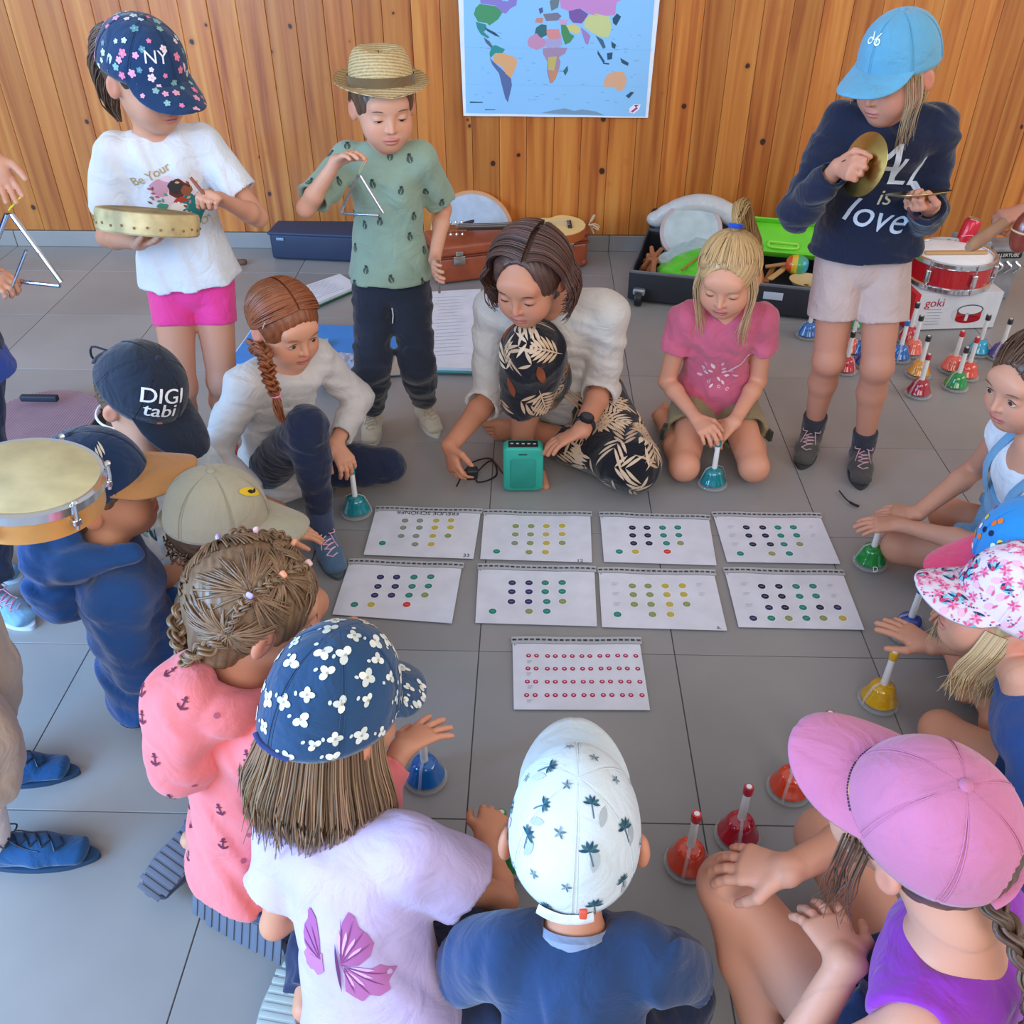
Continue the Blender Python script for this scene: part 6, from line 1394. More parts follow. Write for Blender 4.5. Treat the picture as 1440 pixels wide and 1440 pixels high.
# ---- teacher on the floor
def teacher():
    sc = 1.65 / 1.2
    p = Person('adult person in cream jumper and palm-leaf trousers sitting on the floor', V(.12, 2.58, .13), PY(772, 434, 2.42), PY(744, 392, 2.26), 190, 192, 1.65, 1.10, (-158, -20), skin='cc8f72', girth=.92, adult=True)
    p.reach('R', PZ(632, 628, .13), (.3, .5, -1), (.195, .165)); p.reach('L', PZ(818, 606, .20), (.1, .5, -1), (.185, .16))
    p.j['kneR'] = PY(748, 492, 2.27); p.j['ankR'] = PZ(734, 622, .08); p.j['toeR'] = p.j['ankR'] + V(.05, -.15, -.065)
    p.j['kneL'] = PZ(888, 655, .085); p.j['ankL'] = PZ(745, 605, .06); p.j['toeL'] = PZ(690, 608, .035)
    p.report('teacher')
    g1 = p.hand('R', PZ(645, 690, .03), (.8, .2, -.5), curl=(.5, .6, .6, .6), thumb=.5, size=1.2); g2 = p.hand('L', PZ(755, 634, .15), (0, -.15, -1), curl=.22, thumb=.1, size=1.18)
    p.flesh('down', brows='3a2419', lips='b5675c'); PEOPLE['teacher'] = (p, g1, g2)
    tr = lambda S: p.legs_g(S, 1.62, .020, .03, k=.03, waist=.03)
    pants = p.garment('trousers', fabric('17151d'), lambda S: (p.legs_g(S, 1.0, .022, .03, k=.03, waist=.03, open_=False), S.ecap(p.j['kneR'], p.j['kneR'] * .45 + p.j['ankR'] * .55, p.lp, .076, .076, .074, .07, .03, cut=True), S.ell(p.j['kneL'], (.085, .085, .07), None, .03), S.ecap(p.j['kneL'], p.j['kneL'] * .35 + p.j['ankL'] * .65, [0, 1, 0], .07, .07, .06, .06, .03, cut=True)), amp=.0035, seed=32, wl=.12)
    palm_leaves(pants)
    jumper = p.garment('jumper', fabric('cdc6bf'), lambda S: (p.top(S, .016, 1.18, .02, .014, so=.014, s1=.018, neck=.052, scoop=.022)), amp=.0035, seed=33, wl=.10, fdir=(.3, .2, 1))
    p.collar(fabric('c4bdb6'), .052, .0045, .018, tilt=.028)
    # watch
    c, b = p.j['wriL'], p.j['elbL']; d = nrm(b - c); w_ = c + d * .03; u = frame(d); mb = MB(); mb.tube([w_ + u @ V(math.cos(a) * .027, math.sin(a) * .024, 0) for a in np.arange(20) * math.pi / 10], .006, 8, closed=True, flat=1.7, side=d)
    wat = mb.build('watch_strap', plain('1a1b20', .5), p.root); up = nrm(V(.1, -.45, .9) - d * (d @ V(.1, -.45, .9))); MB().lathe([(.0205, -.004), (.0215, .002), (.020, .006), (.017, .0065)], w_ + up * .026, frame(up), 24).build('watch_case', plain('2a2c33', .3, .6), wat)
    MB().lathe([(.016, 0), (.016, .0008)], w_ + up * .0328, frame(up), 20).build('watch_face', plain('0e1014', .1, coat=.6), wat)
    # hair: side parting, falling to the jaw
    hc = '55382f'; scalp(p, hc, .008, low=-.070, dirv=(.6, .8, 0), fr=(.064, .098, .118), fcy=.108, fcz=-.012, ears=False)
    P = []
    for i in range(560):
        e = 1 if rng.random() < .6 else -1; y0 = rng.uniform(-.85, .74); x0 = -.22 * (1 if True else 0)
        a = nrm([x0 + e * .06, y0, .95 - .25 * abs(y0)]); b = nrm([e * 1., y0 * .55 - .12, -.02]); n1 = 8; o = []
        off = .014 + rng.uniform(0, .010)
        for t in np.linspace(0, 1, n1): o.append(onskull(p, a * (1 - t) + b * t + V(0, 0, .25 * math.sin(t * math.pi)), off + .004 * t))
        L_ = rng.uniform(.055, .115); ph = rng.uniform(0, 6); base = o[-1]; out = p.HR @ V(e, y0 * .5, 0); dn = p.HR @ V(0, .0, -1) * .75 + V(0, 0, -.45)
        for t in np.linspace(.15, 1, 8): o.append(base + dn * L_ * t + out * (.022 * math.sin(t * 3.2) - .010 * t + .006 * math.sin(t * 8 + ph * .3)) + p.HR @ V(0, 1, 0) * .010 * math.sin(t * 6 + ph * .4))
        P.append(o)
    strands(P, np.tile(np.r_[np.full(12, .0019), np.linspace(.0017, .0005, 4)], (len(P), 1)), hcols(hc, len(P), .45), 'wavy_hair', p.root, label='dark brown wavy hair parted at the side')
def palm_leaves(o, N=72, seed=3):
    D = Decals(bvh_of(o), .0013, .010)
    for i, (c, n) in enumerate(samples(o, N, .052, lambda c, n: n @ (CC - c) > .0, seed)):
        u = nrm(np.cross(n, [random.uniform(-1, 1), random.uniform(-1, 1), 1])); a0 = random.uniform(0, 6.28); L = random.uniform(.10, .14); col = random.choice(['cdb195', 'd9c0a4', 'c2a083', 'd2b496'])
        for k in range(-7, 8):
            t = (k + 7) / 14; s0 = abs(k)
            base = L * (.05 + .85 * (s0 / 7)); ang = (1 if k > 0 else -1) * (.95 - .35 * s0 / 7); ll = L * .48 * math.sin(math.pi * (.18 + .75 * s0 / 7))
            if k == 0: D.put(c, n, u, rot2(leaf(L, .0025), a0), col, 1, .06); continue
            pts = rot2(leaf(ll, .0046, 6), ang); pts = [(x + base, y) for x, y in pts]; D.put(c, n, u, rot2(pts, a0), col, (i % 5) * .5, .06)
        if i % 9 == 4: D.put(c, n, u, rot2(leaf(.07, .012), a0 + 2.2), '8a4a30', 3, .06)
    D.build('print', o, 'cream palm leaf print')
# ---- girl with the red plait
def girl_plait():
    p = Person('person with red-brown plait, pale long-sleeved top and navy leggings, sitting', PZ(392, 650, .12), PY(396, 516, 2.10), PY(402, 458, 2.10), 120, 130, 1.22, .98, (136, -16), skin='dba083')
    p.j['kneR'] = PY(432, 600, 1.92); p.j['ankR'] = PZ(452, 735, .085); p.j['toeR'] = p.j['ankR'] + V(.06, -.12, -.06)
    p.j['kneL'] = PZ(545, 655, .075); p.j['ankL'] = PZ(450, 672, .06)
    p.reach('R', PZ(372, 708, .16), (-.8, .2, .2)); p.reach('L', V(-.53, 2.10, .215), (.3, .6, -.3))
    p.report('plait'); g1 = p.hand('R', p.j['wriR'] + V(.1, -.04, -.07), (0, 0, -1)); g2 = p.hand('L', V(-.475, 2.04, .155), (.1, -.1, -1), curl=.5, thumb=.4)
    p.flesh('open', brows='8a4f2c', iris='5a3c22', lips='b8625a', feet=False); PEOPLE['plait'] = (p, g1, g2)
    top = p.garment('top', fabric('c9c3c0'), lambda S: p.top(S, .012, 1.8, .06, .012, so=.014, s1=.012, neck=.056, scoop=.02), amp=.0032, seed=42, wl=.08, fdir=(.2, .3, 1))
    p.collar(fabric('bfb9b8'), .055, .0035, .02, tilt=.022)
    D = Decals(bvh_of(top), .0012, .006); c0 = p.chest - p.up * .13 + p.fw * .08 - p.lc * .045
    for i in range(7): D.put(c0 + p.up * random.uniform(-.015, .015) - p.lc * random.uniform(-.02, .02), p.fw, p.lc, rot2(leaf(.016, .005), i), 'd5497f')
    D.build('print', top, 'small pink print')
    p.garment('leggings', fabric('1f2740'), lambda S: p.legs_g(S, 1.97, .006, .004, waist=.05), amp=.0014, seed=43)
    sock(p, 'R', fabric('3a4560'), .05); foot_shoe(p, 'R', (.42, -.9), fabric('4f6a86'), plain('55606a'), plain('e7b6c8'), L=.20, lab='blue-grey trainer with pink and white laces')
    h = p.j['ankL'] + V(.03, .02, -.02); shoe(p, h, h + V(-.17, .03, 0), (0, .9, .3), fabric('4f6a86'), plain('55606a'))
    hc = '8a4b2a'; scalp(p, hc, .009, low=-.05, dirv=(.9, .1, 0), fr=(.061, .082, .098), fcz=-.034)
    st = [nrm([e * .05, y, .9]) for e in (1, -1) for y in np.linspace(-.7, .8, 60)] ; P = []
    for e in (1, -1):
        P += lay(p, [nrm([e * .03, y, 1 - .3 * abs(y)]) for y in np.linspace(-.9, .85, 110)], (e * .95, -.30, -.42), 12, .011, .005)
    strands(P, .0017, hcols(hc, len(P), .35), 'combed_hair', p.root)
    b0 = p.W(.080, -.02, -.045)
    e0 = PY(388, 556, 1.93); br = braid([b0, PY(372, 500, 1.985), PY(378, 528, 1.945), e0], .017, .014, 3.4, hc, p.root, 'plait'); MB().tube([e0 + V(math.cos(a) * .010, math.sin(a) * .010, 0) for a in np.arange(12) * math.pi / 6], .003, 6, closed=True).build('hair_tie', fabric('e88fb0'), br)
    strands(bundle([e0, e0 + V(.004, -.012, -.03), e0 + V(.014, -.022, -.065)], 80, [.008, .014, .008]), .0013, hcols(hc, 80, .35), 'plait_end', br)
    MB().tube([onskull(p, nrm([.86, .42 + t * .06, .14 + t * .22]), .015) for t in np.linspace(0, 1, 8)], .003, 6, flat=.6).build('hair_clip', plain('d8c9a8', .3, .6), p.root)
    MB().ball(p.W(.082, .0, -.032), .004, 8).build('earring', CHROME, p.root)
# ---- kneeling girl in pink
def girl_kneeling():
    p = Person('person with blond high ponytail and rose pink t-shirt, kneeling', V(.565, 2.52, .14), PY(1018, 446, 2.42), PY(1024, 388, 2.35), 182, 184, 1.22, 1.0, (-160, -20), skin='dda083')
    p.j['kneR'] = PZ(962, 655, .058); p.j['kneL'] = PZ(1060, 656, .058)
    p.j['ankR'] = p.j['kneR'] + V(-.03, .26, -.005); p.j['ankL'] = p.j['kneL'] + V(.04, .26, -.005)
    for e in 'RL': p.j['toe' + e] = p.j['ank' + e] + V(.0, .11, -.02)
    p.reach('R', PZ(980, 590, .19), (-.35, .6, -.8)); p.reach('L', PZ(1032, 594, .18), (.4, .6, -.8))
    p.report('kneel'); g1 = pr_hand(p, 'R', 1012, 622, (.2, .3, -1), curl=.45, thumb=.3, L=.12); g2 = pr_hand(p, 'L', 985, 632, (.0, .2, -1), curl=.5, thumb=.3, L=.12)
    p.flesh('down', brows='a5845c', lips='b85a5c', feet=True); PEOPLE['kneel'] = (p, g1, g2)
    tee = p.garment('t_shirt', fabric('c8607a'), lambda S: p.top(S, .012, .42, -.01, .010, so=.010, s1=.018, neck=.052, scoop=.01), amp=.0030, seed=52, wl=.10)
    p.collar(fabric('b8526c'), .051, .0032)
    def sh(S):
        p.legs_g(S, .52, .012, .022, waist=.05)
    so = p.garment('shorts', fabric('8c7d5c'), sh, amp=.003, seed=53, wl=.07)
    for e, sg in (('R', -1), ('L', 1)):
        a, b = p.j['hip' + e], p.j['kne' + e]; t = a + (b - a) * .50; MB().box(t + V(sg * .078, .01, -.012), (.014, .05, .035), rz(sg * 20), .004).build('side_tab', fabric('2e3126'), so)
    D = Decals(bvh_of(tee), .0012, .006); c0 = p.chest - p.up * .15 + p.fw * .09; n = p.fw; u = -p.lc
    pale = 'e9b9c4'
    for i in range(16):
        a = i * 2.4; r_ = .012 + .0026 * i; D.put(c0 + u * (r_ * math.cos(a) - .01) + p.up * (r_ * math.sin(a) * .8), n, u, rot2(leaf(random.uniform(.014, .026), random.uniform(.003, .006)), a + random.uniform(-.5, .5)), random.choice([pale, 'd98aa0', 'f0d0d6']), 1)
    for x, y in ((-.03, -.035), (.0, -.05), (.025, -.06), (-.045, .01)): D.put(c0 + u * x + p.up * y, n, u, ring_poly(.0055, 9), pale, 2); D.put(c0 + u * x + p.up * y, n, u, ring_poly(.003, 8), 'c8607a', 3)
    for i in range(8): D.put(c0 + u * (.02 + .007 * i) + p.up * (.005 + .006 * i), n, u, rot2(leaf(.016, .0035), .7 + .3 * math.sin(i)), pale, 2)
    D.build('print', tee, 'pale flower swirl print')
    hc = 'c7a06e'; scalp(p, hc, .006, low=-.040, dirv=(.7, .2, .5), fr=(.064, .092, .108), fcz=-.024)
    top = (0.02, -.52, .86)
    sts = [nrm([math.sin(a) * math.cos(z), math.cos(a) * math.cos(z), math.sin(z)]) for a, z in zip(rng.uniform(-2.9, 2.9, 950), rng.uniform(-.25, .9, 950))]
    sts = [s_ for s_ in sts if not (s_[1] > .25 and s_[2] < .50)]
    P = lay(p, sts, top, 12, .008, .003); strands(P, .0013, hcols(hc, len(P), .3), 'combed_hair', p.root)
    T0_ = onskull(p, top, .012); upv = p.HR @ V(0, -.5, .86)
    pt = strands(bundle([T0_ - upv * .01, T0_ + upv * .028, T0_ + upv * .040 + p.HR @ V(-.004, -.035, 0), p.W(-.02, -.135, .05), p.W(-.045, -.128, -.01), p.W(-.055, -.10, -.09)], 170, [.010, .013, .020, .024, .022, .010], tip=.7), .0017, hcols('b08a58', 170, .35), 'ponytail', p.root, label='high blond ponytail')
    MB().tube([T0_ + upv * .008 + p.HR @ V(math.cos(a) * .015, math.sin(a) * .013, math.sin(a) * .008) for a in np.arange(12) * math.pi / 6], .0065, 8, closed=True).build('hair_tie', fabric('2348b0'), pt)
    P = []
    for e, k in ((1, 40), (-1, 40)):
        for i in range(k):
            x = e * (.060 + rng.uniform(-.006, .012)); y = rng.uniform(.0, .035); P.append(spline([p.W(x, y, .04), p.W(x * 1.18, y + .012, -.02), p.W(x * 1.08, y + .022, -.075), p.W(x * .95 + rng.normal() * .005, y + .02, -.115) + V(0, 0, -.03), p.W(x * .95, y, -.12) + V(rng.normal() * .006, .0, -.075)], 12))
    strands(P, np.tile(np.linspace(.0013, .0003, 12), (len(P), 1)), hcols('d3b184', len(P), .25), 'loose_hair', p.root)
# ---- boy with the black cap
def boy_black_cap():
    p = Person('person in black cap with white lettering and leaf-print shirt, sitting at the left', V(-.95, 1.74, .12), PY(205, 655, 1.70), PY(198, 560, 1.72), 105, 105, 1.2, 1.0, (112, -34), skin='d39a7c')
    p.reach('R', PZ(285, 782, .17), (-.2, -1, -.2)); p.reach('L', PZ(310, 750, .16), (0, .8, -.6)); p.crossleg(100)
    p.report('black'); g1 = p.hand('R', p.j['wriR'] + V(.1, .02, -.05), (0, 0, -1)); g2 = p.hand('L', p.j['wriL'] + V(.1, .02, -.05), (0, 0, -1))
    p.flesh('down', brows='4a3222'); PEOPLE['black'] = (p, g1, g2)
    sh = p.garment('shirt', fabric('c9d3dc'), lambda S: p.top(S, .016, .75, .06, .02, so=.02, s1=.022), amp=.003, seed=62, wl=.09)
    pn = p.garment('shorts', fabric('a9c3d6'), lambda S: p.legs_g(S, .95, .02, .02), amp=.003, seed=63)
    for o, N in ((sh, 30), (pn, 26)): small_leaves(o, N, ['2d4a5c', '4d6f86', '2a5a70', '8fb0b8'])
    MB().tube([p.W(math.sin(a) * .055, -.03 - math.cos(a) * .045, -.085 - .012 * math.cos(a)) for a in np.linspace(-2.2, 2.2, 20)], .0028, 6).build('cord', plain('e8e6e2', .8), p.root)
    short_hair(p, '6b5038', .002, -.045, 300, .010)
    co, crown, fr = cap_hat(p, fabric('20293a'), size=1.0, tilt=-8, brim=.092, label='black cap with white block lettering', height=.108, bend=.022)
    D = Decals(bvh_of(co), .0016, .006)
    for t, az, el in (('DIGI', .62, .50), ('tabi', .62, .28)):
        q, n = crown(az, el); text_on(D, q, n, np.cross(p.HR[:, 2], n), t, .046, '#e8eaee', 2); text_on(D, q + n * 0 + np.cross(p.HR[:, 2], n) * .0012, n, np.cross(p.HR[:, 2], n), t, .046, '#e8eaee', 2)
    D.build('print', co, 'white block lettering')
    T = p.W(.0, -.112, .03); MB().tube(spline([p.W(.02, -.095, .075), p.W(.025, -.125, .06), p.W(.02, -.125, .03), p.W(.01, -.115, .01), p.W(.005, -.125, -.006)], 12), .0025, 6).build('strap', plain('1a202c', .7), co)
def small_leaves(o, N, cols, L=.03, W_=.005, seed=4, mind=.035, cond=None):
    D = Decals(bvh_of(o), .0012, .008)
    for i, (c, n) in enumerate(samples(o, N, mind, cond or facing, seed)):
        u = nrm(np.cross(n, [random.uniform(-1, 1), .3, 1])); a0 = random.uniform(0, 6.28)
        for k in range(-2, 3): D.put(c, n, u, rot2(leaf(L * random.uniform(.7, 1.1), W_), a0 + k * .45), cols[(i + k) % len(cols)], abs(k) * .3)
    D.build('print', o)
# ---- boy in the hoodie with the tan brim
def boy_hoodie():
    p = Person('person in navy cap with tan brim and blue hooded top', PZ(218, 940, .11), PZ(158, 798, .39), PY(144, 692, 1.42), 62, 66, 1.12, 1.0, (76, 4), skin='d9a080')
    p.reach('R', PZ(275, 930, .10), (-.3, -.4, -1)); p.reach('L', PZ(275, 860, .10), (-.2, .4, -1)); p.crossleg(68)
    p.report('hoodie'); p.hand('R', p.j['wriR'] + V(.1, .02, -.04), (0, 0, -1)); p.hand('L', p.j['wriL'] + V(.1, .02, -.04), (0, 0, -1))
    p.flesh('down', brows='4a3222'); PEOPLE['hoodie'] = (p,)
    m = fabric('214b86', wr=.4)
    p.garment('hooded_top', m, lambda S: p.top(S, .018, 1.85, .03, .018, so=.016, s1=.016, neck=.05), amp=.005, seed=72, wl=.10, fdir=(.6, .2, .6))
    def hood(S):
        c = p.chest + p.up * .062; f, l = p.fw, p.lc
        S.ell(c - f * .075 + p.up * .010, (.070, .070, .060), None, .03); S.cap(c - f * .05 + l * .062 + p.up * .01, c + f * .05 + l * .062, .034, .018, .03); S.cap(c - f * .05 - l * .062 + p.up * .01, c + f * .05 - l * .062, .034, .018, .03)
        S.ell(c - f * .105 - p.up * .075, (.055, .055, .070), None, .03); S.ell(c + p.up * .060 + f * .012, (.047, .050, .060), None, .012, 's')
    p.garment('hood', m, hood, amp=.004, seed=75, wl=.07)
    p.garment('trousers', fabric('232a4a'), lambda S: p.legs_g(S, 1.9, .014, .014), amp=.003, seed=73)
    h = PZ(176, 1000, .01); shoe(p, h + V(.0, .0, .0), h + V(.13, .05, 0), (.35, -.8, .5), fabric('20304f'), plain('cdd2b8'), label='dark trainer with pale yellow sole')
    short_hair(p, '7b5a3c', .003, -.045, 260, .012)
    co, crown, fr = cap_hat(p, fabric('1e3558'), fabric('b98452'), size=1.06, tilt=4, brim=.084, label='navy cap with a tan brim', height=.100, bend=.03)
    D = Decals(bvh_of(co), .0016, .006)
    for i in range(5): q, n = crown(.75 + .10 * i, .48 - .02 * i); D.put(q, n, np.cross(p.HR[:, 2], n), rot2(leaf(.030, .0022), 1.35), 'd9d3c4', 1)
    D.build('print', co, 'thin white slashes')
# ---- child in the khaki cap
def child_khaki():
    p = Person('person in khaki cap with a yellow badge, sitting behind the girl with plaited hair', PZ(312, 900, .11), PZ(304, 822, .33), PY(312, 742, 1.40), 85, 88, 1.05, 1.0, (86, -8), skin='d89c7c')
    p.reach('R', PZ(380, 830, .22), (0, -.8, -.6)); p.reach('L', PZ(398, 748, .30), (-.2, .8, -.6)); p.crossleg(85)
    p.report('khaki'); p.hand('R', p.j['wriR'] + V(.1, .02, -.02), (0, 0, -1)); p.hand('L', p.j['wriL'] + V(.1, .03, -.02), (0, 0, -1))
    p.flesh('down', brows='4a3222'); PEOPLE['khaki'] = (p,)
    p.garment('t_shirt', fabric('c9b9bd'), lambda S: p.top(S, .014, .6, .06, .02), amp=.003, seed=82)
    p.garment('shorts', fabric('9db6cc'), lambda S: p.legs_g(S, .8, .016, .02), amp=.003, seed=83)
    scalp(p, '5a4432', .005, low=-.05)
    P = []
    for i in range(70):
        a = rng.uniform(1.2, 4.4); z = p.W(.078 * math.sin(a), -.01 + .09 * math.cos(a), -.015 - rng.uniform(0, .03)); r_ = .007; ax_ = nrm(rng.normal(size=3)); f_ = frame(ax_)
        P.append([z + f_ @ V(math.cos(t) * r_, math.sin(t) * r_, t * .002) + V(0, 0, -.002 * t) for t in np.linspace(0, 7, 14)])
    strands(P, .0016, hcols('54402f', 70), 'curly_hair', p.root)
    co, crown, fr = cap_hat(p, fabric('a49c86', wr=.5), size=.99, tilt=2, brim=.078, label='khaki cap with a yellow badge', height=.104, bend=.03)
    D = Decals(bvh_of(co), .0016, .006); q, n = crown(.30, .50); u = np.cross(p.HR[:, 2], n)
    D.put(q, n, u, rot2(ring_poly(.024, 12, .009), -.6), 'd9b62e', 1); D.put(q, n, u, rot2(leaf(.016, .004), -.6, 1, (-.006, .004)), '2c2a22', 2); D.put(q, n, u, rot2(leaf(.012, .003), .4, 1, (.004, -.006)), '2c2a22', 2)
    D.build('print', co, 'yellow badge with black figure')
# ---- girl in the coral hoodie
def girl_coral():
    p = Person('person with plaited hair and coral hooded top with anchors, kneeling', PZ(356, 1200, .15), PZ(344, 990, .46), PZ(356, 858, .61), 52, 50, 1.14, 1.0, (58, -28), skin='dba083')
    p.j['kneR'] = PZ(430, 1230, .06); p.j['ankR'] = PZ(388, 1292, .07); p.j['kneL'] = PZ(400, 1120, .06); p.j['ankL'] = PZ(270, 1182, .075)
    p.reach('R', HP(566, 1052, 1.47), (.3, -.6, -1)); p.reach('L', PZ(468, 893, .28), (-.4, .6, -.8)); p.j['kneR'] = PZ(460, 1180, .05)
    p.report('coral'); p.hand('R', HP(630, 1008, 1.54), (.1, -.1, -1), curl=.12, thumb=.1, spread=.25); p.hand('L', PZ(530, 866, .27), (0, 0, -1), curl=.35, thumb=.2, spread=.2)
    p.flesh('down', brows='7a5638'); PEOPLE['coral'] = (p,)
    m = fabric('e3797c', wr=.4)
    top = p.garment('hooded_top', m, lambda S: p.top(S, .018, 1.85, .0, .012, so=.014, s1=.014, neck=.048), amp=.0042, seed=92, wl=.10, fdir=(.7, .1, .5))
    def hood(S):
        c = p.chest + p.up * .040; f, l = p.fw, p.lc
        S.ell(c - f * .078 + p.up * .006, (.074, .074, .060), None, .03); S.cap(c - f * .05 + l * .064 + p.up * .01, c + f * .05 + l * .062, .032, .016, .03); S.cap(c - f * .05 - l * .064 + p.up * .01, c + f * .05 - l * .062, .032, .016, .03)
        S.ell(c - f * .100 - p.up * .085, (.058, .058, .070), None, .035); S.ell(c + p.up * .058 - f * .004, (.055, .058, .062), None, .010, 's')
    hd = p.garment('hood', m, hood, amp=.003, seed=95, wl=.08)
    anchors(top, 46); anchors(hd, 14)
    p.garment('trousers', fabric('1c3560'), lambda S: p.legs_g(S, 2.0, .014, .014, open_=False), amp=.003, seed=93)
    sm = plain('5d6474', .8)
    a = p.j['ankL']; up = nrm(V(-.35, -.55, .55)); toe = PZ(204, 1262, .05); heel = PZ(276, 1168, .09); shoe(p, heel, toe, ray(235, 1210) + V(.3, 0, 0), fabric('39415a'), sm, tread=9, label='trainer seen from its ribbed grey sole')
    toe = PZ(268, 1266, .035); heel = PZ(400, 1342, .05); shoe(p, heel, toe, nrm(V(.45, .80, -.35)), fabric('39415a'), sm, tread=12, label='trainer with a pale patch on its ribbed side')
    hc = '7d6148'; scalp(p, hc, .009, low=-.062, dirv=(.2, .9, .2), groove=.0014)
    P = []
    for (g, az0, az1, z0, z1) in (((.30, .55, .80), -.1, .9, .1, 1.5), ((.62, .05, .78), .3, 2.0, .2, 1.5), ((.75, -.42, .55), 1.2, 3.1, .0, 1.4), ((-.30, .55, .80), -.9, .1, .1, 1.5), ((-.62, .05, .78), -2.0, -.3, .2, 1.5), ((-.75, -.42, .55), -3.1, -1.2, 0, 1.4), ((.78, -.55, -.2), 1.3, 3.1, -.8, .2), ((-.78, -.55, -.2), -3.1, -1.3, -.8, .2)):
        st = [nrm([math.sin(a) * math.cos(z), math.cos(a) * math.cos(z), math.sin(z)]) for a, z in zip(rng.uniform(az0, az1, 140), rng.uniform(z0, z1, 140))]; P += lay(p, st, g, 9, .0105, .004)
    strands(P, .0015, hcols(hc, len(P), .38), 'combed_hair', p.root)
    tie = [('d9b6ae', (.30, .55, .80)), ('e39a78', (.62, .05, .78)), ('b9a8e0', (.78, -.42, .50)), ('e39a78', (-.30, .55, .80)), ('e6c0cc', (-.62, .05, .78)), ('b9a8e0', (-.78, -.42, .50))]
    for k, (c, d) in enumerate(tie):
        q = onskull(p, nrm(d), .016); n = nrm(q - p.head); nx = tie[k + 1][1] if k % 3 < 2 else ((.80 if k < 3 else -.8), -.55, -.15); q2 = onskull(p, nrm(nx), .012); 
        b_ = braid([q - n * .004, q * .5 + q2 * .5 + n * .010, q2], .0085, .008, 1.6, hc, p.root, 'small_plait', m=24, N=6); t_ = nrm(q2 - q)
        MB().box(q + n * .003, (.012, .008, .016), np.stack([np.cross(n, t_), t_, n], 1), .003).build('hair_elastic', plain('#' + c, .4), b_)
    for e in (1, -1): braid([p.W(e * .060, -.062, -.01), p.W(e * .046, -.085, -.045), p.W(e * .026, -.082, -.078), p.W(e * .016, -.070, -.098)], .013, .010, 2.2, hc, p.root, 'plait', m=60)
def anchors(o, N, seed=6):
    D = Decals(bvh_of(o), .0012, .008)
    for i, (c, n) in enumerate(samples(o, N, .036, facing, seed)):
        u = nrm(np.cross([.0, .5, 1.], n)); a = random.uniform(-.5, .5); k = .0105; col = '6a2f48'
        if i % 3 == 0: D.put(c, n, u, ring_poly(.0045, 9), 'a8566a'); continue
        R_ = lambda p_: rot2(p_, a, k)
        D.put(c, n, u, R_([(-.13, -.95), (.13, -.95), (.13, .7), (-.13, .7)]), col); D.put(c, n, u, R_([(-.5, .35), (.5, .35), (.5, .55), (-.5, .55)]), col, 1)
        t = np.linspace(-2.75, -.39, 8); D.put(c, n, u, R_([(.95 * math.cos(x), .95 * math.sin(x) * .95 + .05) for x in t] + [(.68 * math.cos(x), .68 * math.sin(x) * .9 + .1) for x in t[::-1]]), col, 1); D.put(c, n, u, R_(ring_poly(.26, 8) and [(x, y + .85) for x, y in ring_poly(.26, 8)]), col, 1)
    D.build('print', o, 'small dark anchors and dots')
